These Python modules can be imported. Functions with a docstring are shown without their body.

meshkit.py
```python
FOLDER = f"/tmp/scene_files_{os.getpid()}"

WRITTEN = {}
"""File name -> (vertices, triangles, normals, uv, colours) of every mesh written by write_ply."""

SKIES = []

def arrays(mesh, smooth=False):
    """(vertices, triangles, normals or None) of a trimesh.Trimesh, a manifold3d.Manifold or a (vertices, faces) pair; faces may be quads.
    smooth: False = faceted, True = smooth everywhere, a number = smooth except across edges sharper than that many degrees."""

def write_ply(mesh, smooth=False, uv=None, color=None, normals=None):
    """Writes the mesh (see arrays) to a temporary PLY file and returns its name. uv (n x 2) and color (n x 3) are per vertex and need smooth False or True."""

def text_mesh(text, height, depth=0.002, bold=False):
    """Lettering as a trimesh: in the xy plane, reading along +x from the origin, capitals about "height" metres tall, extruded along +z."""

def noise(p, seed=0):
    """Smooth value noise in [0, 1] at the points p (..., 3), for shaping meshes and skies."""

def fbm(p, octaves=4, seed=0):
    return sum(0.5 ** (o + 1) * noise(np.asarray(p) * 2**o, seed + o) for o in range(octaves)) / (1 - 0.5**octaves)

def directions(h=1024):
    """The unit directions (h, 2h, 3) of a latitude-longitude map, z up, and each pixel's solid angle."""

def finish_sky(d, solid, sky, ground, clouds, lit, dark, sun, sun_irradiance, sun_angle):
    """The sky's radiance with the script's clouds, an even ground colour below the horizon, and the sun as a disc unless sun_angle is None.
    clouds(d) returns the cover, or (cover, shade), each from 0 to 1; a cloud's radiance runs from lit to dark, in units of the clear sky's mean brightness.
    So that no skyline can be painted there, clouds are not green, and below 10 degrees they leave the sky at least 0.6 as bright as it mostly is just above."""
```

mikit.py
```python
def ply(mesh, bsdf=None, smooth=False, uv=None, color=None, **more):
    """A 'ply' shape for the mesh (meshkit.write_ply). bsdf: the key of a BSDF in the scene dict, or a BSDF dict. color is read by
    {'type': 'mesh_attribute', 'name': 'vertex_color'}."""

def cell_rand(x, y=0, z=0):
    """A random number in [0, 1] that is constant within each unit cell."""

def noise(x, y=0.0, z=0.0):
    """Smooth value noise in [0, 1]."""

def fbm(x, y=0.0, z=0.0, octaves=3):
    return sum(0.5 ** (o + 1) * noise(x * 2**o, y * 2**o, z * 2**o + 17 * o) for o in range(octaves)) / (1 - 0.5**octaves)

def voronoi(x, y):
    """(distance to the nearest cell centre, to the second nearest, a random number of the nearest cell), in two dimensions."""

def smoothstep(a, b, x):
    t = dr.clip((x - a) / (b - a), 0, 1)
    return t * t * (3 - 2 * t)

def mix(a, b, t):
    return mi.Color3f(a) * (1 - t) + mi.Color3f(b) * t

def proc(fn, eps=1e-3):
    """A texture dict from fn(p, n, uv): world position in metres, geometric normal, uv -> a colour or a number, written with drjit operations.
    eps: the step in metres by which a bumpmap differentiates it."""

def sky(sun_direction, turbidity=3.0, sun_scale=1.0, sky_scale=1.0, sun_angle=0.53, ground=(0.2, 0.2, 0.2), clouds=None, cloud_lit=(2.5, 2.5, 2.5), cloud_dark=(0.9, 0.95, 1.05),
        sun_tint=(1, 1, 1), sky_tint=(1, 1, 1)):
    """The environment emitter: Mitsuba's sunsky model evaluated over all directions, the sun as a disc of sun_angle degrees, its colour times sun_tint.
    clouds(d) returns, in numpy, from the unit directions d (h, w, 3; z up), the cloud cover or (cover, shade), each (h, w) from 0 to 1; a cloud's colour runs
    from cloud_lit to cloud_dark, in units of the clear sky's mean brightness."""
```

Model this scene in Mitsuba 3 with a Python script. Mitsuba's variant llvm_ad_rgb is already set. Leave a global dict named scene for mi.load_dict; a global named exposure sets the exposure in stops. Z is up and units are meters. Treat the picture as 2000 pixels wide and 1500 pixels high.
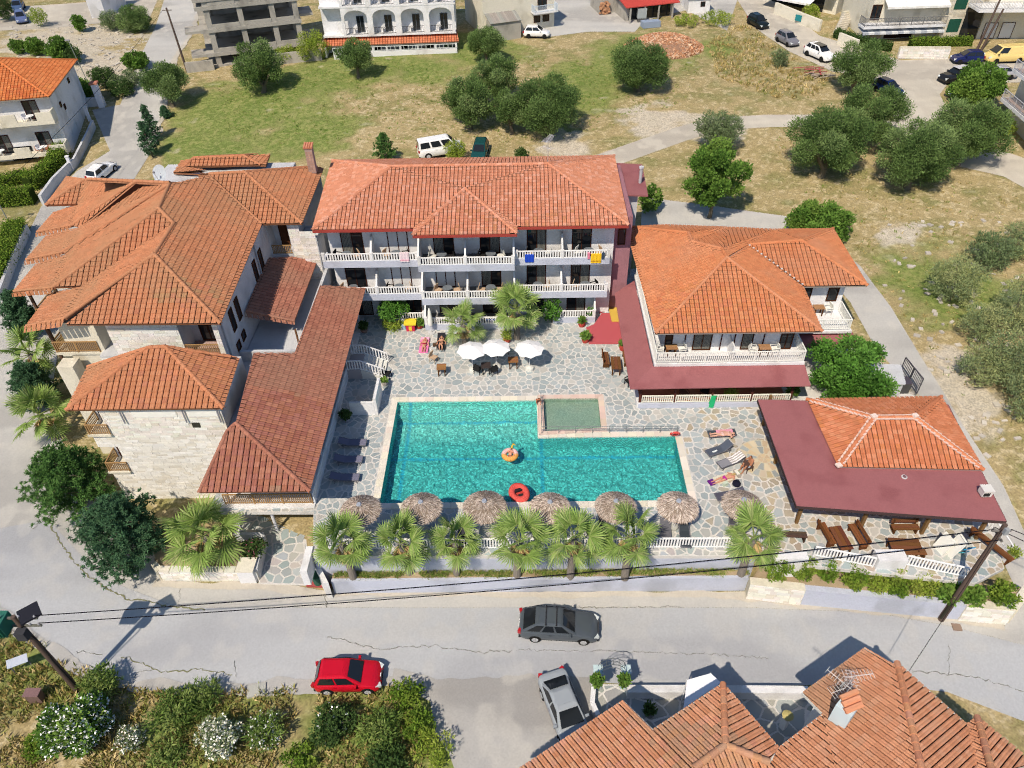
import math, random
import numpy as np, trimesh, drjit as dr, mitsuba as mi, mikit, meshkit
import shapely, shapely.geometry as sg
from scipy.interpolate import RBFInterpolator
from scipy.spatial import Voronoi
from mikit import noise, fbm, voronoi, cell_rand, smoothstep, mix

T = mi.ScalarTransform4f
rng = np.random.default_rng(7)
scene, labels = {}, {}
# ------------------------------------------------------------------ camera, sky, exposure
FOC, PITCH, YAW, ROLL, CAMH = 1454., math.radians(40.84), math.radians(-1.16), math.radians(1.46), 36.5
_f = np.array([math.sin(YAW) * math.cos(PITCH), math.cos(YAW) * math.cos(PITCH), -math.sin(PITCH)])
_r = np.array([math.cos(YAW), -math.sin(YAW), 0.]); _d = np.cross(_f, _r)
CAM = np.stack([math.cos(ROLL) * _r + math.sin(ROLL) * _d, -math.sin(ROLL) * _r + math.cos(ROLL) * _d, _f])
EYE = np.array([0, 0, CAMH])
scene['camera'] = {'type': 'perspective', 'fov': 2 * math.degrees(math.atan(1000 / FOC)), 'fov_axis': 'x', 'near_clip': 0.5, 'far_clip': 3000.,
                   'to_world': T().look_at(origin=EYE.tolist(), target=(EYE + CAM[2]).tolist(), up=(-CAM[1]).tolist())}
SUN = np.array([-0.37, -0.72, 1.0])
scene['sky'] = mikit.sky(SUN.tolist(), turbidity=3.0, sun_tint=(.94, 1.0, 1.10))
labels['sky'] = {'label': 'clear blue daylight sky', 'kind': 'structure'}
exposure = 1.75

def at(px, py, z=0.):
    """the point of the level z that the photograph's pixel (2000 x 1500) shows"""
    d = CAM.T @ np.array([(px - 1000) / FOC, (py - 750) / FOC, 1.])
    return EYE + d * ((z - CAMH) / d[2])
def on_plane(px, py, p0, n):
    d = CAM.T @ np.array([(px - 1000) / FOC, (py - 750) / FOC, 1.])
    return EYE + d * (((p0 - EYE) @ n) / (d @ n))
def at_y(px, py, y):
    return on_plane(px, py, np.array([0, y, 0.]), np.array([0, 1., 0]))
def at_x(px, py, x):
    return on_plane(px, py, np.array([x, 0., 0.]), np.array([1., 0, 0]))
def project(p):
    c = (np.asarray(p, float) - EYE) @ CAM.T
    return np.stack([1000 + FOC * c[..., 0] / c[..., 2], 750 + FOC * c[..., 1] / c[..., 2]], -1)
# ------------------------------------------------------------------ materials
def rgb(c): return {'type': 'rgb', 'value': [float(x) for x in c]}
VCOL = {'type': 'mesh_attribute', 'name': 'vertex_color'}
def two(b): return {'type': 'twosided', 'bsdf': b}
scene['matte'] = two({'type': 'diffuse', 'reflectance': VCOL})
scene['dark_glass'] = two({'type': 'plastic', 'diffuse_reflectance': rgb((.013, .016, .02)), 'int_ior': 1.5})
scene['leaf'] = {'type': 'principledthin', 'base_color': VCOL, 'roughness': 0.6, 'diff_trans': 0.5, 'eta': 1.3}
def proc_mat(name, fn):
    b = {'type': 'diffuse', 'reflectance': mikit.proc(fn)}
    scene[name] = two(b)
# one plaster and one paving function; a mesh's uv.x picks the row of the palette
PALETTE = {}
def pick(rows, k):
    c = mi.Color3f(rows[0])
    for i in range(1, len(rows)): c = dr.select(k > i - 0.5, mi.Color3f(rows[i]), c)
    return c
_PL = [('plaster_white', (.74, .74, .75), (.55, .54, .52)), ('plaster_blue', (.50, .53, .63), (.38, .40, .46)), ('plaster_cream', (.70, .66, .55), (.52, .48, .38)), ('plaster_rose', (.34, .17, .20), (.25, .13, .15)),
       ('raw_concrete', (.40, .38, .34), (.22, .21, .19)), ('mortar', (.62, .60, .57), (.48, .465, .44)), ('soil_mix', (.42, .33, .22), (.26, .19, .12)), ('sheet_red', (.32, .125, .13), (.255, .09, .095)), ('terracotta', (.40, .155, .085), (.46, .24, .16)), ('plaster_grey', (.55, .56, .58), (.42, .42, .43))]
def plaster(p, n, uv):
    a = fbm(p.x * 0.9, p.y * 0.9, p.z * 0.45, octaves=3); g = noise(p.x * 17, p.y * 17, p.z * 17)
    return mix(pick([r[1] for r in _PL], uv.x), pick([r[2] for r in _PL], uv.x), smoothstep(0.45, 0.8, a) * 0.85) * (0.9 + 0.17 * g)
proc_mat('plaster', plaster)
for _i, _r3 in enumerate(_PL): PALETTE[_r3[0]] = ('plaster', _i)
_GR = [('asphalt', (.425, .435, .45), (.365, .372, .39), (.46, .455, .445)), ('concrete', (.47, .46, .435), (.385, .375, .355), (.52, .50, .46)), ('gravel', (.40, .39, .375), (.31, .30, .29), (.50, .48, .44)), ('dust', (.50, .46, .39), (.42, .385, .33), (.57, .53, .455))]
def paving(p, n, uv):
    big = fbm(p.x * 0.09, p.y * 0.2, 1.0, octaves=3); med = fbm(p.x * 0.9 + 5, p.y * 0.9, 2.0, octaves=2)
    g = noise(p.x * 15, p.y * 15, 0.5); tr = noise(p.x * 0.06, p.y * 1.1, 9.)
    c = mix(pick([r[1] for r in _GR], uv.x), pick([r[2] for r in _GR], uv.x), smoothstep(0.42, 0.62, big))
    c = mix(c, pick([r[3] for r in _GR], uv.x), smoothstep(0.5, 0.75, med) * 0.5)
    return c * (0.84 + 0.2 * g + 0.1 * tr)
proc_mat('paving', paving)
for _i, _r3 in enumerate(_GR): PALETTE[_r3[0]] = ('paving', _i)
def shape(v, f, mat, smooth=False, c=None):
    """the ply dict of arrays under a material or a palette row"""
    if mat in PALETTE:
        m, k = PALETTE[mat]
        return mikit.ply((v, f), m, smooth=bool(smooth), uv=np.column_stack([np.full(len(v), float(k)), np.zeros(len(v))]))
    if mat not in VC_MATS: return mikit.ply((v, f), mat, smooth=smooth)
    c = np.asarray(c)
    if mat in ('matte', 'satin') and np.ptp(c, axis=0).max() < 1e-3: return mikit.ply((v, f), solid(c[0], mat), smooth=smooth)
    if mat == 'satin': mat = 'matte'
    if smooth and smooth is not True: return split_smooth(v, f, c, smooth, mat)
    return mikit.ply((v, f), mat, smooth=smooth, color=c)
def solid(c, mat='matte'):
    """the key of a one-colour material; alike tones share one"""
    q = np.round(np.clip(np.asarray(c, float), 0, .95) ** (1 / 2.2) * 40).astype(int)
    k = f'{mat}_' + '_'.join(map(str, q))
    if k not in scene:
        v = rgb((q / 40.) ** 2.2)
        scene[k] = two({'type': 'diffuse', 'reflectance': v} if mat == 'matte' else {'type': 'plastic', 'diffuse_reflectance': v, 'int_ior': 1.45})
    return k
# ------------------------------------------------------------------ keys, meshes
_count = {}
def numbered(name, parent=None):
    k = f'{parent}__{name}' if parent else name
    n = _count.get(k, 0); _count[k] = n + 1
    return k if n == 0 else f'{k}_{n:03d}'
def tag(key, label=None, category=None, group=None, kind=None):
    d = labels.setdefault(key, {})
    for a, b in (('label', label), ('category', category), ('group', group), ('kind', kind)):
        if b: d[a] = b
    return key
def thing(name, label, category, group=None):
    return tag(numbered(name), label, category, group)
class MB:
    """collects boxes, tubes, prisms and polygons, each with its own colour, into one mesh"""
    def __init__(s): s.v, s.f, s.c, s.n = [], [], [], 0
    def add(s, v, f, col=(.5, .5, .5)):
        v = np.asarray(v, float); f = np.asarray(f, int)
        if f.ndim == 2 and f.shape[1] == 4: f = np.vstack([f[:, [0, 1, 2]], f[:, [0, 2, 3]]])
        c = np.asarray(col, float)
        s.v.append(v); s.f.append(f + s.n); s.c.append(np.broadcast_to(c, v.shape).copy()); s.n += len(v)
        return s
    def tm(s, m, col=(.5, .5, .5)):
        return s.add(m.vertices, m.faces, col)
    def box(s, c, size, col=(.5, .5, .5), rz=0., m=None):
        v = np.array([[x, y, z] for x in (-.5, .5) for y in (-.5, .5) for z in (-.5, .5)]) * np.asarray(size, float)
        if m is not None: v = v @ np.asarray(m).T
        if rz: v = v @ rotz(rz).T
        return s.add(v + np.asarray(c, float), _BOXF, col)
    def span(s, lo, hi, col=(.5, .5, .5)):
        lo, hi = np.asarray(lo, float), np.asarray(hi, float)
        return s.box((lo + hi) / 2, np.abs(hi - lo), col)
    def bar(s, a, b, w, h, col=(.5, .5, .5), up=(0, 0, 1.)):
        """a beam of section w x h from a to b"""
        a, b = np.asarray(a, float), np.asarray(b, float); t = b - a; L = np.linalg.norm(t)
        if L < 1e-6: return s
        t /= L; u = np.asarray(up, float)
        if abs(t @ u) > .98: u = np.array([0, 1., 0])
        x = np.cross(t, u); x /= np.linalg.norm(x); z = np.cross(x, t)
        return s.box((a + b) / 2, (w, L, h), col, m=np.stack([x, t, z], 1))
    def tube(s, pts, rad, n=6, col=(.5, .5, .5), caps=True):
        p = np.asarray(pts, float); r = np.broadcast_to(np.asarray(rad, float), (len(p),))
        t = np.gradient(p, axis=0); t /= np.linalg.norm(t, axis=1, keepdims=True) + 1e-12
        ref = np.where(np.abs(t[:, 2:]) < .9, [0, 0, 1.], [1., 0, 0])
        a = np.cross(t, ref); a /= np.linalg.norm(a, axis=1, keepdims=True) + 1e-12; b = np.cross(t, a)
        an = np.arange(n) * 2 * np.pi / n
        v = (p[:, None] + r[:, None, None] * (np.cos(an)[None, :, None] * a[:, None] + np.sin(an)[None, :, None] * b[:, None])).reshape(-1, 3)
        f = [[i * n + j, i * n + (j + 1) % n, (i + 1) * n + (j + 1) % n, (i + 1) * n + j] for i in range(len(p) - 1) for j in range(n)]
        f = np.array(f); f = np.vstack([f[:, [0, 1, 2]], f[:, [0, 2, 3]]])
        if caps:
            k = len(v); v = np.vstack([v, p[0], p[-1]]); j = np.arange(n); q = (len(p) - 1) * n
            f = np.vstack([f, np.stack([j, np.full(n, k), (j + 1) % n], 1), np.stack([q + j, q + (j + 1) % n, np.full(n, k + 1)], 1)])
        return s.add(v, f, col)
    def prism(s, poly, z0, z1, col=(.5, .5, .5)):
        """a level polygon (list of xy, or shapely) from z0 up to z1"""
        g = poly if hasattr(poly, 'geom_type') else sg.Polygon([p[:2] for p in poly])
        for q in getattr(g, 'geoms', [g]):
            if q.area < 1e-5: continue
            m = trimesh.creation.extrude_polygon(q, z1 - z0, engine='earcut'); v = np.array(m.vertices); v[:, 2] += z0
            s.add(v, m.faces, col)
        return s
    def fan(s, pts, col=(.5, .5, .5)):
        p = np.asarray(pts, float); i = np.arange(1, len(p) - 1)
        return s.add(p, np.stack([i * 0, i, i + 1], 1), col)
    def slab(s, pts, t, col=(.5, .5, .5)):
        """a planar convex polygon thickened downwards (along -z) by t"""
        p = np.asarray(pts, float); n = len(p); i = np.arange(1, n - 1); j = np.arange(n); k = (j + 1) % n
        v = np.vstack([p, p - [0, 0, t]])
        f = np.vstack([np.stack([i * 0, i, i + 1], 1), np.stack([i * 0 + n, n + i + 1, n + i], 1), np.stack([j, j + n, k + n], 1), np.stack([j, k + n, k], 1)])
        return s.add(v, f, col)
    def arrays(s): return np.vstack(s.v), np.vstack(s.f), np.vstack(s.c)
    def build(s, name, mat='matte', parent=None, smooth=False, vary=0., **kw):
        if not s.v: return None
        v, f, c = s.arrays()
        if vary: c = c * (1 - vary + 2 * vary * meshkit.noise(v * 2.3))[:, None]
        key = numbered(name, parent)
        scene[key] = shape(v, f, mat, smooth, c)
        if kw: tag(key, **kw)
        return key
VC_MATS = {'matte', 'satin', 'leaf'}
_BOXF = np.array([[0, 1, 3], [0, 3, 2], [4, 6, 7], [4, 7, 5], [0, 4, 5], [0, 5, 1], [2, 3, 7], [2, 7, 6], [0, 2, 6], [0, 6, 4], [1, 5, 7], [1, 7, 3]])
def split_smooth(v, f, c, ang, mat):
    m = trimesh.Trimesh(v, f, vertex_colors=None, process=False)
    u = trimesh.graph.smooth_shade(m, angle=math.radians(ang), facet_minarea=None)
    from scipy.spatial import cKDTree
    cc = c[cKDTree(v).query(np.array(u.vertices))[1]]
    return mikit.ply((np.array(u.vertices), np.array(u.faces)), mat, smooth=True, color=cc)
def rotz(a): return np.array([[math.cos(a), -math.sin(a), 0], [math.sin(a), math.cos(a), 0], [0, 0, 1.]])
def xf(loc=(0, 0, 0), rz=0., s=1., m=None):
    M = np.eye(4); M[:3, :3] = (rotz(rz) if m is None else np.asarray(m)) * s; M[:3, 3] = loc
    return T(M.tolist())
def place(key, proto, to_world, **kw):
    scene[key] = {**proto, 'to_world': to_world}
    if kw: tag(key, **kw)
    return key
def proto(mb, mat='matte', smooth=False):
    v, f, c = mb.arrays()
    return shape(v, f, mat, smooth, c)
# ------------------------------------------------------------------ terrain
_ctl = [(100, 1150, -2.8), (500, 1200, -2.8), (1000, 1250, -2.8), (1500, 1230, -2.85), (1950, 1260, -3.0), (1000, 1450, -2.95), (1900, 1450, -3.1), (100, 1450, -3.1), (400, 1420, -3.05),
        (60, 800, -2.55), (20, 640, -2.1), (60, 460, -1.0), (180, 340, .3), (250, 250, 1.3), (330, 50, 3.4), (0, 0, 4.6), (150, 150, 3.4), (40, 380, -.4), (0, 330, 0.),
        (855, 300, 2.0), (1000, 250, 2.5), (600, 200, 3.0), (1000, 130, 3.9), (1250, 200, 3.3), (1450, 330, 1.5), (1350, 420, .45), (1550, 440, .5), (1700, 520, .35), (1760, 700, .0),
        (1850, 850, -.7), (1950, 1000, -1.5), (1998, 1150, -2.6), (1960, 600, .3), (1850, 350, 2.1), (1750, 200, 3.6), (1500, 60, 4.6), (1250, 60, 4.7), (1050, 70, 4.7), (1900, 130, 4.4),
        (600, 110, 4.1), (2000, 0, 5.6), (750, 130, 4.1), (700, 0, 5.6), (1300, 0, 5.6), (800, 330, 1.4), (1150, 330, 1.3), (1700, 640, -.06), (1640, 800, -.06), (1800, 760, -.2)]
_cp = np.array([at(*c) for c in _ctl])
_fix = np.array([(x, y, {24.6: -2.85, 28: -2.85, 34: -2.4}.get(y, -1.7)) for x in (-14, -4, 6, 14, 22) for y in (24.6, 28, 34, 42, 50)] + [(-17, 31, -2.95), (-20, 29, -2.95), (-15, 27, -2.9), (-23, 30, -2.9)] + [(-24, 40, -2.6), (-25, 50, -1.6), (-60, 10, -3.1), (60, 10, -3.3), (0, 8, -3), (100, 140, 6), (-100, 140, 6), (0, 150, 6.5),
                 (-70, 60, 1.), (70, 60, 1.2), (-90, 100, 4), (95, 100, 4.5)], float)
_fix = _fix[[not (p[2] == -1.7 and p[0] > 20 and p[1] > 44) for p in _fix]]
_cp = np.vstack([_cp, _fix])
_rbf = RBFInterpolator(_cp[:, :2], _cp[:, 2], kernel='linear', smoothing=2.0)
LX0, LY0, CELL, NX, NY = -110., -10., 2., 110, 80
_gx, _gy = np.meshgrid(LX0 + CELL * np.arange(NX + 1), LY0 + CELL * np.arange(NY + 1), indexing='ij')
_gz = _rbf(np.stack([_gx.ravel(), _gy.ravel()], 1)).reshape(_gx.shape)
_k = np.array([.25, .5, .25])
for _ in range(3):
    _gz[1:-1] = .25 * _gz[:-2] + .5 * _gz[1:-1] + .25 * _gz[2:]; _gz[:, 1:-1] = .25 * _gz[:, :-2] + .5 * _gz[:, 1:-1] + .25 * _gz[:, 2:]
def gh(x, y):
    """height of the ground at x, y (the sheet's own triangles)"""
    x, y = np.asarray(x, float), np.asarray(y, float)
    a = np.clip((x - LX0) / CELL, 0, NX - 1e-6); b = np.clip((y - LY0) / CELL, 0, NY - 1e-6)
    i, j = a.astype(int), b.astype(int); u, v = a - i, b - j
    z00, z10, z01, z11 = _gz[i, j], _gz[i + 1, j], _gz[i, j + 1], _gz[i + 1, j + 1]
    return np.where(u >= v, z00 + (z10 - z00) * u + (z11 - z10) * v, z00 + (z01 - z00) * v + (z11 - z01) * u)
def atg(px, py):
    z = 0.
    for _ in range(40):
        p = at(px, py, z); z = .5 * z + .5 * float(gh(p[0], p[1]))
    p = at(px, py, z); p[2] = float(gh(p[0], p[1]))
    return p
_ii, _jj = np.meshgrid(np.arange(NX), np.arange(NY), indexing='ij'); _ii, _jj = _ii.ravel(), _jj.ravel()
def _lp(i, j): return np.stack([LX0 + CELL * i, LY0 + CELL * j], 1)
_tri = np.concatenate([np.stack([_lp(_ii, _jj), _lp(_ii + 1, _jj), _lp(_ii + 1, _jj + 1)], 1), np.stack([_lp(_ii, _jj), _lp(_ii + 1, _jj + 1), _lp(_ii, _jj + 1)], 1)])
_tpoly = shapely.polygons(np.concatenate([_tri, _tri[:, :1]], 1))
_ttree = shapely.STRtree(_tpoly)
def drape(region, off):
    """triangles of the region laid on the ground, a constant height off above it"""
    shapely.prepare(region)
    idx = _ttree.query(region, predicate='intersects')
    inside = shapely.contains_properly(region, _tpoly[idx])
    V, F, n = [], [], 0
    t = _tri[idx[inside]]
    if len(t):
        V.append(t.reshape(-1, 2)); F.append(np.arange(len(t) * 3).reshape(-1, 3)); n = len(t) * 3
    for k in idx[~inside]:
        g = shapely.intersection(region, _tpoly[k])
        c = _tri[k].mean(0)
        for q in getattr(g, 'geoms', [g]):
            if q.geom_type != 'Polygon' or q.area < 1e-4: continue
            v, f = trimesh.creation.triangulate_polygon(q, engine='earcut')
            v = np.asarray(v)[:, :2]; w = c + (v - c) * (1 - 1e-7)
            V.append(w); F.append(np.asarray(f) + n); n += len(v)
    v, f = np.vstack(V), np.vstack(F)
    a, b, c = v[f[:, 0]], v[f[:, 1]], v[f[:, 2]]
    flip = (b - a)[:, 0] * (c - a)[:, 1] - (b - a)[:, 1] * (c - a)[:, 0] < 0
    f[flip] = f[flip][:, ::-1]
    return np.column_stack([v, gh(v[:, 0], v[:, 1]) + off]), f
def region(pix, z=None):
    return sg.Polygon([(atg(*p) if z is None else at(*p, z))[:2] for p in pix]).buffer(0)
def ground_sheet(name, reg, off, mat, label):
    v, f = drape(reg, off)
    key = numbered(name); scene[key] = shape(v, f, mat)
    return tag(key, label, kind='structure')
GREEN = [(*atg(px, py)[:2], r) for px, py, r in ((480, 210, 11), (640, 150, 8), (820, 135, 6), (420, 300, 7), (930, 95, 8), (1150, 150, 7), (1130, 190, 5), (1400, 95, 4), (600, 260, 7), (1850, 560, 7), (1250, 100, 8), (1080, 250, 3), (60, 1300, 4), (400, 1420, 4), (750, 1450, 6), (350, 280, 4), (700, 130, 8), (560, 170, 8))]
BARE = [(*atg(px, py)[:2], r) for px, py, r in ((1290, 235, 5), (1870, 780, 4), (1750, 455, 2.5), (1840, 700, 3), (1100, 290, 4), (200, 130, 9), (90, 80, 9), (180, 75, 9), (1400, 250, 4), (120, 40, 8))]
def field(p, n, uv):
    med = fbm(p.x * 0.45, p.y * 0.6, 4.0, octaves=3); fine = fbm(p.x * 2.6, p.y * 3.2, 7.0, octaves=3); g = noise(p.x * 11, p.y * 11, 2.0)
    green = smoothstep(0.15, 0.75, uv.x + 0.8 * (med - 0.5) + 0.3 * (fine - 0.5)); bare = smoothstep(0.3, 0.7, uv.y + 1.2 * (med - 0.5))
    dry = mix((0.37, 0.295, 0.155), (0.30, 0.25, 0.12), smoothstep(0.35, 0.65, med))
    dry = mix(dry, (0.52, 0.44, 0.28), smoothstep(0.52, 0.75, fine) * 0.7)
    dry = mix(dry, (0.17, 0.19, 0.065), smoothstep(0.5, 0.75, med * 0.75 + (1 - fine) * 0.25) * 0.5)
    c = mix(dry, mix((0.12, 0.185, 0.04), (0.25, 0.27, 0.09), smoothstep(0.3, 0.75, fine * 0.6 + med * 0.4)), green * 0.9)
    c = mix(c, mix((0.46, 0.40, 0.31), (0.58, 0.53, 0.45), fine), bare * 0.85)
    return c * (0.72 + 0.5 * g)
proc_mat('field_mix', field)
def masks(v):
    gr, ba = np.zeros(len(v)), np.zeros(len(v))
    for x, y, r in GREEN: gr = np.maximum(gr, np.clip(1.25 - np.hypot(v[:, 0] - x, v[:, 1] - y) / r, 0, 1))
    for x, y, r in BARE: ba = np.maximum(ba, np.clip(1.25 - np.hypot(v[:, 0] - x, v[:, 1] - y) / r, 0, 1))
    return np.stack([gr, ba], 1)
_v = np.stack([_gx.ravel(), _gy.ravel(), _gz.ravel()], 1)
_id = np.arange((NX + 1) * (NY + 1)).reshape(NX + 1, NY + 1)
_f = np.concatenate([np.stack([_id[:-1, :-1].ravel(), _id[1:, :-1].ravel(), _id[1:, 1:].ravel()], 1), np.stack([_id[:-1, :-1].ravel(), _id[1:, 1:].ravel(), _id[:-1, 1:].ravel()], 1)])
_o = 1400.; x0, x1, y0, y1 = LX0, LX0 + CELL * NX, LY0, LY0 + CELL * NY
_edge = np.concatenate([_id[:, 0], _id[-1, 1:], _id[::-1, -1][1:], _id[0, ::-1][1:-1]])
_ctr = np.array([(x0 + x1) / 2, (y0 + y1) / 2])
_out = _v[_edge].copy(); _dir = _out[:, :2] - _ctr; _out[:, :2] = _ctr + _dir * 14; _out[:, 2] = np.where(_out[:, 1] > 100, 30., -6.)
_m = len(_edge); _i = np.arange(_m); _j = (_i + 1) % _m; _b = len(_v)
_f = np.vstack([_f, np.stack([_edge[_i], _b + _i, _b + _j], 1), np.stack([_edge[_i], _b + _j, _edge[_j]], 1)])
scene[numbered('field')] = mikit.ply((np.vstack([_v, _out]), _f), 'field_mix', uv=masks(np.vstack([_v, _out])))
tag('field', 'dry grassy field with green patches round the buildings', kind='structure')
# ------------------------------------------------------------------ roads, yards, paths
side_road = region([(322, -5), (392, -5), (378, 60), (345, 110), (322, 200), (300, 290), (262, 350), (200, 420), (170, 560), (120, 640), (96, 800), (150, 930), (225, 1030), (180, 1075), (95, 1015), (-70, 1045), (-90, 640), (0, 575), (52, 462), (80, 405), (150, 335), (215, 295), (180, 215), (235, 205), (262, 140), (300, 60)])
road = region([(-70, 1045), (95, 1015), (200, 1130), (330, 1180), (400, 1187), (640, 1187), (1100, 1187), (1450, 1187), (1700, 1196), (1850, 1222), (2060, 1275), (2080, 1440), (1850, 1352), (1700, 1335), (1350, 1345), (1150, 1332), (1050, 1337), (770, 1332), (620, 1342), (380, 1345), (262, 1345), (150, 1300), (60, 1240), (-60, 1165)])
pavement = region([(150, 930), (230, 1010), (300, 1080), (320, 1135), (500, 1145), (660, 1156), (1450, 1160), (1560, 1178), (1870, 1210), (1960, 1225), (1998, 1180), (2060, 1215), (2060, 1277), (1850, 1224), (1700, 1198), (1450, 1189), (1100, 1189), (640, 1189), (400, 1189), (330, 1182), (200, 1132), (94, 1016)]).difference(road)
ground_sheet('road', road, .03, 'asphalt', 'pale cracked asphalt road curving past the pool terrace')
ground_sheet('side_road', side_road.difference(road), .03, 'concrete', 'side road climbing left of the stone hotel')
ground_sheet('pavement', pavement, .045, 'concrete', 'stained concrete strip between road and walls')
gravel = region([(770, 1333), (1050, 1338), (1155, 1340), (1200, 1400), (1080, 1520), (900, 1540), (880, 1480), (850, 1430), (840, 1370)])
ground_sheet('gravel_yard', gravel.difference(road), .02, 'gravel', 'pale gravel yard beside the bottom house')
parking = region([(1440, 0), (1475, 55), (1540, 100), (1625, 140), (1700, 150), (1745, 215), (1745, 250), (1800, 310), (1960, 345), (2060, 400), (2060, 330), (1930, 285), (1860, 230), (1835, 185), (1850, 165), (2060, 160), (2060, 110), (1760, 118), (1740, 112), (1700, 100), (1600, 70), (1540, 20), (1500, -10)])
ground_sheet('parking_lot', parking, .03, 'dust', 'dusty parking lot behind the olive trees')
track = sg.LineString([atg(*p)[:2] for p in ((1150, 325), (1230, 297), (1330, 262), (1400, 242), (1500, 236), (1640, 236), (1760, 250))]).buffer(1.45)
ground_sheet('dirt_track', track.difference(parking), .02, 'dust', 'pale dirt track crossing the dry field')
path = region([(1255, 385), (1390, 402), (1480, 415), (1555, 425), (1620, 470), (1680, 520), (1740, 600), (1800, 700), (1880, 830), (1960, 950), (2010, 1060), (2060, 1150), (2060, 1215), (1998, 1180), (1960, 1100), (1900, 1000), (1830, 800), (1780, 760), (1710, 680), (1660, 590), (1620, 545), (1640, 520), (1560, 450), (1250, 470)])
ground_sheet('path', path, .03, 'concrete', 'long concrete path curving behind the orange roof building')
back_yard = region([(930, 45), (1010, 60), (1050, 75), (1150, 62), (1240, 62), (1260, 40), (1340, 20), (1420, 60), (1440, 0), (1300, -20), (940, -20)])
ground_sheet('back_yard', back_yard.difference(parking), .02, 'concrete', 'cracked concrete yard behind the field')
lot = region([(0, 15), (160, 5), (310, -5), (290, 40), (200, 45), (100, 55), (0, 60)])
ground_sheet('dirt_yard', lot, .02, 'dust', 'bare dusty yard in the top left corner')
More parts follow.
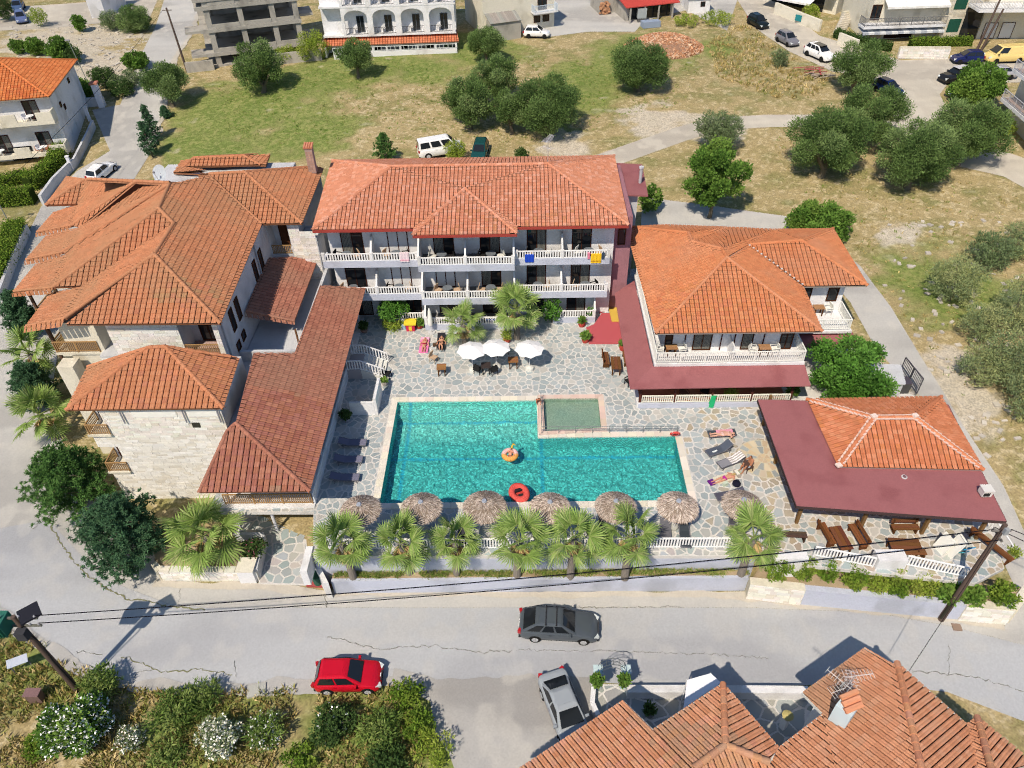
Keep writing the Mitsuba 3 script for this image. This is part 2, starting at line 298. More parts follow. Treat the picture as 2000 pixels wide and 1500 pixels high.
def ragged(name, pix, w, mat, off, label, seed):
    """a dirt fringe of uneven width along a line on the ground"""
    r = np.random.default_rng(seed); P = np.array([atg(*p)[:2] for p in pix]); u = np.concatenate([[0], np.cumsum(np.linalg.norm(np.diff(P, axis=0), axis=1))]); n = int(u[-1] / .35) + 2; s = np.linspace(0, u[-1], n)
    Q = np.stack([np.interp(s, u, P[:, k]) for k in (0, 1)], 1); t = np.gradient(Q, axis=0); nn = np.stack([-t[:, 1], t[:, 0]], 1); nn /= np.linalg.norm(nn, axis=1, keepdims=True)
    k3 = np.column_stack([s * .6, s * 0 + seed, s * 0]); a = w * (.15 + 1.5 * meshkit.fbm(k3, 3, seed) ** 1.6 + .12 * r.random(n)); b = w * (.15 + 1.5 * meshkit.fbm(k3 + 50, 3, seed) ** 1.6 + .12 * r.random(n))
    ground_sheet(name, sg.Polygon(np.vstack([Q + nn * a[:, None], (Q - nn * b[:, None])[::-1]])).buffer(0), off, mat, label)
ragged('road_edge_dirt', [(-60, 1168), (60, 1241), (150, 1300), (262, 1345), (380, 1345), (620, 1342), (770, 1333)], .5, 'gravel', .06, 'dry dirt spilling over the lower road edge', 3)
ragged('gravel_fringe', [(765, 1333), (900, 1336), (1050, 1338), (1160, 1336)], .6, 'gravel', .062, 'gravel spilling onto the road at the yard', 5)
ragged('wall_foot_dirt', [(300, 1142), (500, 1146), (650, 1160), (1450, 1163), (1560, 1180), (1870, 1212), (1960, 1224)], .32, 'dust', .075, 'dusty strip along the foot of the road walls', 7)
ragged('field_edge_dirt', [(392, 0), (378, 60), (345, 110), (322, 200), (300, 290)], .5, 'dust', .06, 'dusty right edge of the side road', 9)
# ------------------------------------------------------------------ pool terrace
POOL = sg.Polygon([(-9.23, 30.77), (10.37, 30.77), (10.4, 36.5), (.95, 36.5), (.95, 40.37), (-9.23, 40.37)])
KID = sg.Polygon([at(*p)[:2] for p in ((1064, 842), (1174, 836), (1168, 778), (1061, 779))])
DECK = sg.Polygon([at(612, 1086)[:2], at(1482, 1086)[:2], at(1500, 1096)[:2], at(1905, 1140)[:2], at(1962, 1110)[:2], at(1858, 805)[:2], at(1775, 768)[:2], at(1705, 690)[:2], (17.5, 58), (-16, 58), (-20, 52), (-20, 30.2), at(612, 1000)[:2]])
COP = 0.45
_outer = POOL.buffer(COP, join_style='mitre').union(KID.buffer(COP * .9, join_style='mitre'))
_slab = MB().prism(DECK.difference(_outer.buffer(-.05)), -.25, 0.)
_slab.build('pool_deck', 'mortar', label='pool terrace of grey crazy paving with pale joints', kind='structure')
def flagstones(holder, reg, size, z, seed, tones, gap=.045, limit=300, thick=.012, jitter=.8):
    r = np.random.default_rng(seed)
    x0, y0, x1, y1 = reg.bounds; nx, ny = int((x1 - x0) / size) + 4, int((y1 - y0) / size) + 4
    gx, gy = np.meshgrid(np.arange(nx), np.arange(ny), indexing='ij')
    pts = np.stack([x0 + (gx - 1.5 + .5 * (gy % 2)) * size, y0 + (gy - 1.5) * size], -1).reshape(-1, 2) + r.uniform(-.5, .5, (nx * ny, 2)) * size * jitter
    keep = r.random(len(pts)) > .13
    pts = pts[keep]; vor = Voronoi(pts); polys = []
    for k in range(len(pts)):
        rg = vor.regions[vor.point_region[k]]
        if not rg or -1 in rg: continue
        q = sg.Polygon(vor.vertices[rg])
        if not reg.intersects(q): continue
        q = q.intersection(reg).buffer(-gap - .012 * r.random())
        for g in getattr(q, 'geoms', [q]):
            if g.geom_type == 'Polygon' and g.area > .02: polys.append(g.simplify(.02))
    polys.sort(key=lambda g: g.centroid.y)
    rest = MB()
    for k, g in enumerate(polys):
        tn = tones(g.centroid.x, g.centroid.y, r) if callable(tones) else tones[r.integers(len(tones))]
        c = np.array(tn) * r.uniform(.86, 1.1)
        zz = z(g.centroid.x, g.centroid.y) if callable(z) else z
        m = MB() if k < limit else rest
        p = np.array(g.exterior.coords)[:-1]
        if sg.LinearRing(p).is_ccw is False: p = p[::-1]
        top = np.column_stack([p, np.full(len(p), zz + thick * r.uniform(.6, 1.2))])
        if g.convex_hull.area > g.area * 1.02:
            g.interiors and None
            m.prism(sg.Polygon(p), zz, zz + thick, c)
        else:
            cs = c
            n = len(top); j = np.arange(n); q = (j + 1) % n; i = np.arange(1, n - 1)
            v = np.vstack([top, np.column_stack([p, np.full(n, zz - .002)])])
            m.add(v, np.vstack([np.stack([i * 0, i, i + 1], 1), np.stack([j, j + n, q + n], 1), np.stack([j, q + n, q], 1)]), cs)
        if k < limit: m.build('flagstone', 'matte', holder)
    k = rest.build('flagstone', 'matte', holder)
    if k: tag(k, kind='stuff')
STONE = [(.35, .40, .41), (.385, .425, .43), (.42, .445, .44), (.44, .45, .43), (.37, .415, .43), (.47, .46, .43), (.32, .37, .38)]
TAN = STONE + [(.44, .38, .28), (.46, .41, .32), (.42, .36, .27), (.40, .36, .30), (.38, .34, .27)]
def deck_tone(x, y, r):
    w = np.clip((x - 10.5) / 3.5, 0, 1) * (.25 + .75 * (y < 40))
    return TAN[r.integers(len(TAN))] if r.random() < w else STONE[r.integers(len(STONE))]
flagstones('pool_deck', DECK.difference(_outer.buffer(.03)).difference(sg.box(13, 40, 60, 80)), .49, 0., 3, deck_tone)
# coping and basins
pool = thing('swimming_pool', 'large L-shaped turquoise swimming pool with cream coping', 'swimming pool')
kid = thing('paddling_pool', 'small square shallow pool with pink coping beside the large pool', 'paddling pool')
def coping(parent, inner, width, col, seed, skip=None):
    r = np.random.default_rng(seed); ring = list(inner.exterior.coords)
    if not inner.exterior.is_ccw: ring = ring[::-1]
    big = inner.buffer(width, join_style='mitre'); band = big.difference(inner)
    for a, b in zip(ring[:-1], ring[1:]):
        a, b = np.array(a), np.array(b); L = np.linalg.norm(b - a); t = (b - a) / L; nn = np.array([t[1], -t[0]])
        n = max(1, round((L + 2 * width) / .62))
        for k in range(n):
            s0, s1 = -width + (L + 2 * width) * k / n + .006, -width + (L + 2 * width) * (k + 1) / n - .006
            q = sg.Polygon([a + t * s0, a + t * s1, a + t * s1 + nn * width, a + t * s0 + nn * width]).intersection(band)
            if k in (0, n - 1) and True:   # mitred corners: cut along the diagonal
                e = a if k == 0 else b; s = 1 if k == 0 else -1
                q = q.difference(sg.Polygon([e, e + nn * 3 - t * s * 3, e - t * s * 3]))
            if skip is not None: q = q.difference(skip)
            if q.is_empty or q.area < .01: continue
            MB().prism(q, -.1, .035 + .004 * r.random(), np.array(col) * r.uniform(.88, 1.08)).build('coping_stone', 'matte', parent)
coping(pool, POOL, COP, (.72, .67, .57), 1, KID.buffer(COP * .9 + .01, join_style='mitre'))
coping(kid, KID, COP * .9, (.66, .52, .44), 2, POOL)
def caustic_tile(deep, pale, edge_y):
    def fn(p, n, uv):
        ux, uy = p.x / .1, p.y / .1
        rnd = cell_rand(dr.floor(ux), dr.floor(uy), dr.floor(p.z / .1)); rnd = rnd * rnd * 1.25  # mosaic tones vary at random; pale tiles also paint in caustic sparkle
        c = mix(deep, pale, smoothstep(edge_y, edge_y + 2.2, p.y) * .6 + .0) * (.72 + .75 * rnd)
        line = dr.minimum(dr.minimum(dr.abs(p.x - 1.2), dr.abs(p.y - 35.6)), dr.minimum(dr.abs(p.x + 8.3), dr.abs(p.y - 39.2)))
        return mix(c, (0.0, .26, .46), (1 - smoothstep(.05, .2, line)) * (.25 + .5 * rnd))
    return fn
proc_mat('caustic_mosaic', caustic_tile((.05, .365, .345), (.16, .54, .47), 36.4))
proc_mat('paddling_mosaic', lambda p, n, uv: mix((.17, .29, .22), (.24, .34, .26), fbm(p.x * 1.1, p.y * 1.1, 1.)) * (.85 + .3 * cell_rand(dr.floor(p.x / .08), dr.floor(p.y / .08), 1.)))
def basin(parent, poly, depth, mat, caustic_relief, ledge=False):
    m = MB(); ring = list(poly.exterior.coords)
    for a, b in zip(ring[:-1], ring[1:]):
        m.add([(*a, .0), (*b, .0), (*b, -depth - .1), (*a, -depth - .1)], [[0, 1, 2, 3]])
    m.build('wall', mat, parent)
    x0, y0, x1, y1 = poly.bounds; h = .055; nx, ny = int((x1 - x0) / h) + 1, int((y1 - y0) / h) + 1
    X, Y = np.meshgrid(np.linspace(x0, x1, nx), np.linspace(y0, y1, ny), indexing='ij')
    P = np.stack([X, Y, X * 0], -1)
    q = P * 2.2 + 1.4 * np.stack([meshkit.noise(P * 1.7, 3), meshkit.noise(P * 1.7, 9), X * 0], -1)
    rid = np.abs(meshkit.noise(q, 1) - .5) * 2; rid2 = np.abs(meshkit.noise(q * 1.9 + 7, 2) - .5) * 2
    Z = -depth + caustic_relief * ((1 - np.clip(rid * 2.6, 0, 1)) ** 1.5 + .5 * (1 - np.clip(rid2 * 2.4, 0, 1)) ** 1.5)  # net of ridges shaped into the floor to imitate caustic light
    if ledge: Z = np.where(Y > y1 - .95, np.maximum(Z, -.5 + .2 * (Z + depth)), Z)
    v = np.stack([X, Y, Z], -1).reshape(-1, 3); i = np.arange(nx * ny).reshape(nx, ny)
    f = np.stack([i[:-1, :-1].ravel(), i[1:, :-1].ravel(), i[1:, 1:].ravel(), i[:-1, 1:].ravel()], 1)
    c = v[f].mean(1); ok = shapely.contains_xy(poly.buffer(.05), c[:, 0], c[:, 1])
    key = numbered('floor', parent); scene[key] = mikit.ply((v, f[ok]), mat, smooth=True)
basin(pool, POOL, 1.15, 'caustic_mosaic', .12, True)
basin(kid, KID, .35, 'paddling_mosaic', .012)
scene['water_surface'] = {'type': 'thindielectric', 'int_ior': 1.33}
def water(name, poly, z, amp, label):
    x0, y0, x1, y1 = poly.bounds; h = .09; nx, ny = int((x1 - x0) / h) + 1, int((y1 - y0) / h) + 1
    X, Y = np.meshgrid(np.linspace(x0, x1, nx), np.linspace(y0, y1, ny), indexing='ij'); P = np.stack([X, Y, X * 0], -1)
    Z = z + amp * (meshkit.fbm(P * 2.3, 3, 5) - .5) + amp * .5 * np.sin(X * 5 + 3 * meshkit.noise(P * .8)) * meshkit.noise(P * .5)
    v = np.stack([X, Y, Z], -1).reshape(-1, 3); i = np.arange(nx * ny).reshape(nx, ny)
    f = np.stack([i[:-1, :-1].ravel(), i[1:, :-1].ravel(), i[1:, 1:].ravel(), i[:-1, 1:].ravel()], 1)
    c = v[f].mean(1); ok = shapely.contains_xy(poly, c[:, 0], c[:, 1])
    scene[name] = mikit.ply((v, f[ok]), 'water_surface', smooth=True); tag(name, label, kind='structure')
water('water', POOL, -.14, .06, 'rippled clear water of the large pool')
water('water_shallow', KID, -.10, .02, 'calm shallow water of the small pool')
# ------------------------------------------------------------------ tiled roofs
def plane(a, b, slope, side=None):
    """the roof plane through the level eave a-b, rising at the given slope to the left of a->b"""
    a, b = np.asarray(a, float), np.asarray(b, float); t = (b - a)[:2] / np.linalg.norm((b - a)[:2]); up = np.array([-t[1], t[0]])
    n = np.array([-up[0] * slope, -up[1] * slope, 1.]); return a, n / np.linalg.norm(n)
def plane3(a, b, c):
    n = np.cross(np.subtract(b, a), np.subtract(c, a)); n /= np.linalg.norm(n)
    return np.asarray(a, float), n if n[2] > 0 else -n
def face(pl, pix): return [on_plane(x, y, *pl) for x, y in pix]
PROF = np.array([(.024, -.03), (.03, .028), (.085, .058), (.14, .05), (.18, .03), (.22, .05), (.275, .058), (.33, .028), (.336, -.03)])
TW, TL = .36, .37
class Roof:
    def __init__(s, parent, tones, seed, limit=300, weather=0., wcol=(.30, .22, .13), scale=1., name='roof'):
        s.parent, s.tones, s.limit, s.weather, s.wcol = parent, np.array(tones), limit, weather, np.array(wcol)
        s.r = np.random.default_rng(seed); s.deck = MB(); s.bits = MB(); s.inner = []; s.caps = []; s.sc = scale; s.key = numbered(name, parent)
    def tone(s, p):
        c = s.tones[s.r.integers(len(s.tones))] * s.r.uniform(.93, 1.06)
        if s.weather:
            w = np.clip((meshkit.fbm(p * .35, 3, 5) - .42) * 4, 0, 1) * s.weather * s.r.uniform(.75, 1.)
            c = c * (1 - w) + s.wcol * w
        return c
    def add(s, pts, deck=True):
        p = np.array(pts, float); c = p.mean(0)
        n = np.zeros(3)
        for i in range(len(p)): n += np.cross(p[i] - c, p[(i + 1) % len(p)] - c)
        if n[2] < 0: p, n = p[::-1], -n
        n /= np.linalg.norm(n)
        dn = np.array([0, 0, -1.]) + n * n[2]; dn /= np.linalg.norm(dn); eu = np.cross(dn, n)
        M = np.stack([eu, dn, n], 1); q = (p - p[0]) @ M[:, :2]
        v1 = q[:, 1].max(); u0 = q[:, 0].min(); w, L = TW * s.sc, TL * s.sc
        poly = sg.Polygon(q).buffer(0)
        if deck:
            v, f = trimesh.creation.triangulate_polygon(poly, engine='earcut'); v = np.asarray(v)[:, :2]
            top = p[0] + v @ M[:, :2].T - n * .03
            m = len(v); ring = []
            s.deck.add(np.vstack([top, top - n * .14]), np.vstack([f, np.asarray(f)[:, ::-1] + m]), (.075, .042, .03))
            for a, b in zip(p, np.roll(p, -1, 0)):
                s.deck.add([a - n * .03, b - n * .03, b - n * .17, a - n * .17], [[0, 1, 2, 3]], (.34, .16, .09) if s.parent == 'stone_hotel' else (.45, .40, .36))
        nu, nv = int((q[:, 0].max() - u0) / w) + 2, int((v1 - q[:, 1].min()) / L) + 2
        I, J = np.meshgrid(np.arange(nu), np.arange(nv), indexing='ij'); I, J = I.ravel(), J.ravel()
        U, V = u0 + (I - .3) * w, v1 - (J + 1) * L
        bx = shapely.box(U, V, U + w, V + L); pb = poly.buffer(2e-3)
        ins = shapely.contains(pb, bx); cut = shapely.intersects(poly, bx) & ~ins
        for k in np.nonzero(ins)[0]:
            o = p[0] + M[:, :2] @ [U[k], V[k]]
            s.inner.append((o, M, o + M[:, :2] @ [w / 2, L / 2]))
        pr = PROF * s.sc; tilt = .045 * s.sc
        for k in np.nonzero(cut)[0]:
            col = s.tone(p[0] + M[:, :2] @ [U[k], V[k]])
            strips = shapely.intersection(poly, shapely.box(U[k] + pr[:-1, 0], V[k], U[k] + pr[1:, 0], V[k] + L))
            for i, g in enumerate(strips):
                if i in (0, len(pr) - 2): continue
                if g.geom_type != 'Polygon' or g.area < 1e-4: continue
                e = np.array(g.exterior.coords)[:-1]
                h = np.interp(e[:, 0] - U[k], pr[:, 0], pr[:, 1]) + tilt * (e[:, 1] - V[k]) / L
                s.bits.fan(p[0] + e @ M[:, :2].T + h[:, None] * n, col)
        return s
    def cap(s, a, b, r=.13, own=False):
        """a run of half-round ridge tiles from a to b"""
        a, b = np.asarray(a, float), np.asarray(b, float); t = b - a; L = np.linalg.norm(t); t /= L
        x = np.cross(t, [0, 0, 1.]); x /= np.linalg.norm(x); z = np.cross(x, t); n = max(1, round(L / .42))
        an = np.linspace(-.35, np.pi + .35, 8); mb = MB()
        for k in range(n):
            c = s.tone(a) * 1.02; rows = []
            for f_, rr in ((k, r * .9), (k + 1.06, r * 1.08)):
                rows.append(a + t * L * f_ / n + rr * (np.cos(an)[:, None] * x + np.sin(an)[:, None] * z) + z * .02)
            v = np.vstack([*rows, rows[1] * .75 + .25 * (a + t * L * (k + 1.06) / n)]); i = np.arange(7)
            mb.add(v, np.vstack([np.stack([i, i + 1, i + 9, i + 8], 1), np.stack([i + 8, i + 9, i + 17, i + 16], 1)]), c)
            if own: mb.build('ridge_tile', 'matte', s.key, smooth=40); mb = MB()
        if not own: mb.build('ridge_cap', 'matte', s.key)
        return s
    def build(s):
        v, f, c = s.deck.arrays(); scene[s.key] = shape(v, f, 'matte', False, c)
        s.inner.sort(key=lambda e: np.linalg.norm(e[2] - EYE))
        pr = PROF * s.sc; w, L = TW * s.sc, TL * s.sc; tilt = .045 * s.sc; m = len(pr)
        tv = np.vstack([np.column_stack([pr[:, 0], np.zeros(m), pr[:, 1]]), np.column_stack([pr[:, 0], np.full(m, L), pr[:, 1] + tilt]), np.column_stack([pr[:, 0], np.full(m, L), np.full(m, -.012)])])
        i = np.arange(m - 1); tf = np.vstack([np.stack([i, i + m, i + m + 1, i + 1], 1), np.stack([i + m, i + 2 * m, i + 2 * m + 1, i + m + 1], 1)])
        tf = np.vstack([tf[:, [0, 1, 2]], tf[:, [0, 2, 3]]])
        var = [shape(tv, tf, 'matte', False, np.clip(np.broadcast_to(t * b, tv.shape), 0, 1)) for t in s.tones for b in (.94, 1., 1.05)]
        if s.weather: var += [shape(tv, tf, 'matte', False, np.broadcast_to(t * (1 - q) + s.wcol * q, tv.shape).copy()) for t in s.tones for q in (.35, .7)]
        nb = 3 * len(s.tones)
        for k, (o, M, c) in enumerate(s.inner[:s.limit]):
            W = np.eye(4); W[:3, :3] = M; W[:3, 3] = o + M[:, 2] * s.r.uniform(0, .006)
            wea = s.weather and np.clip((meshkit.fbm(c * .35, 3, 5) - .42) * 4, 0, 1) * s.weather * s.r.uniform(.6, 1.) > .3
            scene[numbered('tile', s.key)] = {**var[nb + s.r.integers(len(var) - nb) if wea else s.r.integers(nb)], 'to_world': T(W.tolist())}
        for o, M, c in s.inner[s.limit:]:
            s.bits.add(o + tv @ M.T + M[:, 2] * s.r.uniform(0, .006), tf, s.tone(c))
        k = s.bits.build('tile', 'matte', s.key)
        if k: tag(k, kind='stuff')
        return s
# ------------------------------------------------------------------ walls with openings
class Wall:
    """a local frame: u along the wall to the right as seen from outside, w outwards, z up"""
    def __init__(s, o, ang=0.):
        s.o = np.array([o[0], o[1], 0.]); s.ang = ang
        s.R = np.array([math.cos(ang), math.sin(ang), 0]); s.N = np.array([math.sin(ang), -math.cos(ang), 0])
        s.M = np.stack([s.R, s.N, [0, 0, 1.]], 1)
    def p(s, u, w, z): return s.o + s.R * u + s.N * w + np.array([0, 0, z])
    def uz(s, px, py, w=0.):
        p = on_plane(px, py, s.o + s.N * w, s.N); d = p - s.o
        return d @ s.R, p[2]
    def box(s, mb, u, w, z, col=(.5, .5, .5)):
        return mb.box(s.p((u[0] + u[1]) / 2, (w[0] + w[1]) / 2, (z[0] + z[1]) / 2), (u[1] - u[0], w[1] - w[0], z[1] - z[0]), col, m=s.M)
WOOD = (.075, .028, .018)
def window(parent, W, u0, u1, z0, z1, frame=WOOD, curtain=None, name='window', leaves=2, w=0., mat='satin', shutter=False):
    """frame, glass leaves standing back in it, and the curtain behind a leaf"""
    t = .07; m = MB()
    W.box(m, (u0, u0 + t), (w - .02, w + .06), (z0, z1), frame); W.box(m, (u1 - t, u1), (w - .02, w + .06), (z0, z1), frame)
    W.box(m, (u0 + t, u1 - t), (w - .02, w + .06), (z1 - t, z1), frame); W.box(m, (u0 + t, u1 - t), (w - .02, w + .06), (z0, z0 + t), frame)
    for k in range(1, leaves):
        u = u0 + (u1 - u0) * k / leaves; W.box(m, (u - .035, u + .035), (w - .02, w + .05), (z0 + t, z1 - t), frame)
    key = m.build(name, 'matte', parent)
    for k in range(leaves):
        a, b = u0 + t + (u1 - u0 - 2 * t) * k / leaves, u0 + t + (u1 - u0 - 2 * t) * (k + 1) / leaves
        g = MB(); W.box(g, (a + .0, b - .0), (w - .02, w + .012), (z0 + t, z1 - t), (.02, .024, .03))
        if shutter: g = MB(); W.box(g, (a, b), (w - .02, w + .03), (z0 + t, z1 - t), shutter)
        g.build('pane', 'matte' if shutter else 'dark_glass', key)
        if curtain is not None and k in curtain and not shutter:
            c = MB(); n = 7
            for j in range(n):
                aa = a + (b - a) * (j / n); W.box(c, (aa + .01, aa + (b - a) / n * .8), (w + .012, w + .02 + .006 * (j % 2)), (z0 + t + .02, z1 - t - .05), (.20, .19, .175))
            c.build('curtain', 'matte', key)
    return key
def railing(parent, pts, h=.95, col=(.80, .80, .80), gap=.13, bar=.035, rail=.06, post=1.6, name='railing', each=False, mat='matte', low=.08):
    """top and bottom rails with posts; the balusters are a part of the railing"""
    m, bl = MB(), MB(); pts = [np.asarray(p, float) for p in pts]; key = numbered(name, parent) if parent else name
    ups = np.array([0, 0, 1.])
    for a, b in zip(pts[:-1], pts[1:]):
        L = np.linalg.norm((b - a)[:2])
        m.bar(a + ups * (h - rail / 2), b + ups * (h - rail / 2), rail * 1.3, rail, col); m.bar(a + ups * (low + rail / 2), b + ups * (low + rail / 2), rail * .8, rail * .8, col)
        n = max(1, round(L / post))
        for k in range(n + 1):
            p = a + (b - a) * k / n; m.box(p + ups * h / 2, (rail, rail, h), col)
        nb = max(2, round(L / gap))
        for k in range(1, nb):
            p = a + (b - a) * k / nb; d = math.atan2(*(b - a)[[1, 0]])
            t = MB() if each else bl
            t.box(p + ups * (low + h) / 2, (bar * 1.6, bar * .7, h - low - rail), col, d)
            if each: t.build('baluster', mat, key)
    v, f, c = m.arrays(); scene[key] = shape(v, f, mat, False, c)
    if not each and bl.v:
        k = bl.build('baluster', mat, key); tag(k, kind='stuff')
    return key
def cladding(parent, W, u0, u1, z0, z1, seed, holes=(), size=(.55, .2), tones=((.78, .76, .71), (.81, .79, .75), (.75, .72, .66), (.79, .76, .69), (.71, .67, .59)), w=0., limit=300, name='stone'):
    """split-face blocks in courses, joints recessed; each block a piece of the wall"""
    r = np.random.default_rng(seed); items = []
    z = z0
    while z < z1 - .04:
        h = min(size[1] * r.uniform(.7, 1.35), z1 - z); u = u0 - r.uniform(0, size[0])
        while u < u1:
            L = size[0] * r.uniform(.55, 1.6); a, b = max(u, u0), min(u + L, u1)
            cells = [(a, b)]
            for (h0, h1, y0, y1) in holes:
                if z + h > y0 + .02 and z < y1 - .02:
                    nx = []
                    for (c, d) in cells:
                        if d <= h0 or c >= h1: nx.append((c, d))
                        else:
                            if c < h0: nx.append((c, h0))
                            if d > h1: nx.append((h1, d))
                    cells = nx
            items += [(c, d, z, z + h) for c, d in cells if d - c > .05]
            u += L
        z += h
    items.sort(key=lambda i: -i[2]); rest = MB()
    for k, (a, b, c, d) in enumerate(items):
        m = MB() if k < limit else rest
        W.box(m, (a + .008, b - .008), (w - .02, w + .012 + .02 * r.random()), (c + .008, d - .008), np.array(tones[r.integers(len(tones))]) * r.uniform(.9, 1.05))
        if k < limit: m.build(name, 'matte', parent)
    k = rest.build(name, 'matte', parent)
    if k: tag(k, kind='stuff')
def walls(parent, poly, z0, z1, mat='plaster_white', name='wall'):
    return MB().prism(poly, z0, z1).build(name, mat, parent)
OCHRE = [(.47, .20, .105), (.50, .21, .11), (.45, .19, .10), (.48, .215, .118)]
SALMON = [(.55, .235, .145), (.58, .255, .16), (.53, .22, .13), (.56, .24, .145), (.61, .30, .205)]
ORANGE = [(.54, .205, .095), (.515, .19, .088), (.56, .22, .105), (.53, .21, .098)]
DUSKY = [(.55, .255, .145), (.58, .275, .155), (.52, .235, .13), (.57, .29, .175)]
# ================================================================== the stone hotel on the left
A = thing('stone_hotel', 'large stone clad hotel with stepped terracotta roofs left of the pool', 'hotel')
ZE = 9.0
rA = Roof(A, OCHRE, 11, weather=.5, wcol=(.36, .22, .125))
e0, e1 = at(431, 632, ZE), at(512, 435, ZE)
PR = plane(e0, e1, .50)                                       # the long slope towards the pool
ridge = [(302, 497), (340, 437), (310, 407), (331, 360), (408, 343)]
rA.add(face(PR, ridge + [(512, 437), (431, 632)]))
R3 = [on_plane(x, y, *PR) for x, y in ridge]
def zline(p, q, z0, z1, k): return None
# block A: hip end towards the road, then the slope and the balcony tail on the left; blocks B to E step back and up
corner = at(129, 634, ZE + .05)
rA.add([R3[0], e0, corner])
def tail(hip, val, o0, o1, s0, s1, zo=8.45):
    a, b = np.asarray(hip), np.asarray(val); c, d = at(*o0, zo), at(*o1, zo)
    pl = plane3(a, c, d); b2 = on_plane(*project(b), *pl)
    rA.add([a, c, d, b2]); e, f2 = at(*s0, zo - .28), at(*s1, zo + .25)
    rA.add([a, c, e, f2], deck=False); rA.cap(a, c, .09)
    return b2
hips = {'A': ((302, 497), (127, 621)), 'B': ((310, 407), (105, 561)), 'C': ((329, 357), (123, 492)), 'D': ((266, 354), (140, 440)), 'E': ((167, 350), (89, 401))}
hb = {k: at(*v[1], ZE + .25) for k, v in hips.items()}
zt = R3[3][2]
ht = {'A': R3[0], 'B': R3[2], 'C': R3[3], 'D': at(266, 354, zt), 'E': at(167, 350, zt - .05)}
vt = {'B': R3[1], 'C': R3[3] + np.array([-.02, -.1, -.15]), 'D': at(289, 355, zt - .3), 'E': at(238, 353, zt - .8)}
vb = {}
vpix = {'B': (162, 559), 'C': (130, 498), 'D': (156, 445), 'E': (154, 398)}
PE = plane(at(89, 401, ZE + .15), at(154, 399, ZE + .15), .5)
for k in 'BCDE':
    pl = plane3(ht[k], hb[k], vt[k] if k in 'B' else at(*vpix[k], ZE + .22)); vb[k] = on_plane(*vpix[k], *pl)
    if k == 'E': pl = PE; vb[k] = at(154, 399, ZE + .15); ht[k] = on_plane(167, 350, *PE); hb[k] = at(89, 401, ZE + .15)
    if k == 'B': rA.add([ht[k], hb[k], vb[k], on_plane(*project(vt[k]), *pl)])
    else: rA.add([ht[k], hb[k], vb[k]]); rA.add([ht[k], vb[k], vt[k]])
for k, n in zip('ABCD', 'BCDE'):
    q = [ht[k], hb[k], vb[n]] + ([R3[1]] if k == 'A' else [vt[n]])
    rA.add(q[:3]); rA.add([q[0], q[2], q[3]])
pE = [ht['E'], hb['E'], at(86, 403, ZE), at(131, 345, ZE)]
rA.add([pE[0], pE[1], pE[3]])
tail(hb['A'], vb['B'], (52, 637), (99, 574), (48, 650), (125, 638))
tail(hb['B'], vb['C'], (28, 569), (71, 517), (26, 579), (104, 571))
tail(hb['C'], vb['D'], (52, 507), (92, 461), (50, 517), (122, 503))
tail(hb['D'], vb['E'], (73, 453), (106, 415), (71, 462), (139, 451))
for k in 'CD': rA.cap(vt[k], vb[k], .08)
for k in 'ABCDE': rA.cap(ht[k], hb[k])
for a, b in zip(R3[:3], R3[1:4]): rA.cap(a, b)
rA.cap(R3[0], e0)
# the back slope behind the top ridge and the low wings at the back
bk = [at(131, 345, zt - .9), at(167, 350, zt), at(345, 353, zt), at(408, 343, zt - .1), at(300, 334, zt - 2.2)]
rA.add([at(167, 350, zt), at(331, 358, zt), at(331, 358, zt) + [0, 4., -2.], at(167, 350, zt) + [0, 4., -2.]])
rA.cap(at(170, 350, zt), at(331, 357, zt))
# right wing
w0, w1 = at(512, 437, ZE), at(590, 437, ZE)
w1[1] = w0[1] = (w0[1] + w1[1]) / 2
PF = plane(w0, w1, .46)
hipR = on_plane(478, 336, *PF); junc = on_plane(408, 340, *PF)
rA.add([w0, w1, hipR, junc])
PS = plane3(w1, at(632, 328, ZE), hipR)
rA.add([w1, on_plane(632, 330, *PS), on_plane(612, 326, *PS), hipR])
rA.add([hipR, on_plane(612, 325, *PS), on_plane(612, 325, *PS) + [0, 2.4, -1.1], hipR + [0, 2.4, -1.1]])
rA.add([junc, hipR, hipR + [0, 4.5, -2.1], junc + [-3, 4.5, -2.1]])
rA.cap(junc, hipR); rA.cap(hipR, w1); rA.cap(hipR, on_plane(612, 326, *PS)); rA.cap(R3[4], w0 + [0, 0, .05], .08)
q0, q1 = at(360, 326, 9.4), at(509, 322, 9.4); PB = plane(q0, q1, .42); k0, k1 = on_plane(378, 308, *PB), on_plane(477, 304, *PB)
rA.add([q0, q1, k1, k0]); rA.add([q1, at(519, 322, 9.4), at(528, 301, 9.4), k1]); rA.add([q0, k0, k0 + [-1.2, .2, -.5], at(338, 337, 9.2), at(408, 340, 9.3)])
rA.add([k0, k1, k1 + [0, 3.5, -1.4], k0 + [0, 3.5, -1.4]])
for a, b in ((k0, k1), (k1, q1), (k0, q0)): rA.cap(a, b, .1)
# front annex roof
z6 = 6.0
a0, a1, a2 = at(128, 803, z6), at(437, 796, z6), at(467, 700, z6)
a0[1] = a1[1] = (a0[1] + a1[1]) / 2
PA = plane(a0, a1, .5); r0, r1 = on_plane(287, 679, *PA), on_plane(323, 677, *PA)
rA.add([a0, a1, r1, r0]); PA2 = plane(a1, a1 + [0, 5, 0], .42)
rA.add([a1, at(467, 703, z6), on_plane(443, 693, *PA2), r1])
rA.add([a0, r0, at(172, 716, z6 + .2)])
rA.cap(r0, r1); rA.cap(r1, a1); rA.cap(r0, a0); rA.cap(r0, at(172, 716, z6 + .2), .09); rA.cap(r1, at(450, 697, z6 + .6), .09)
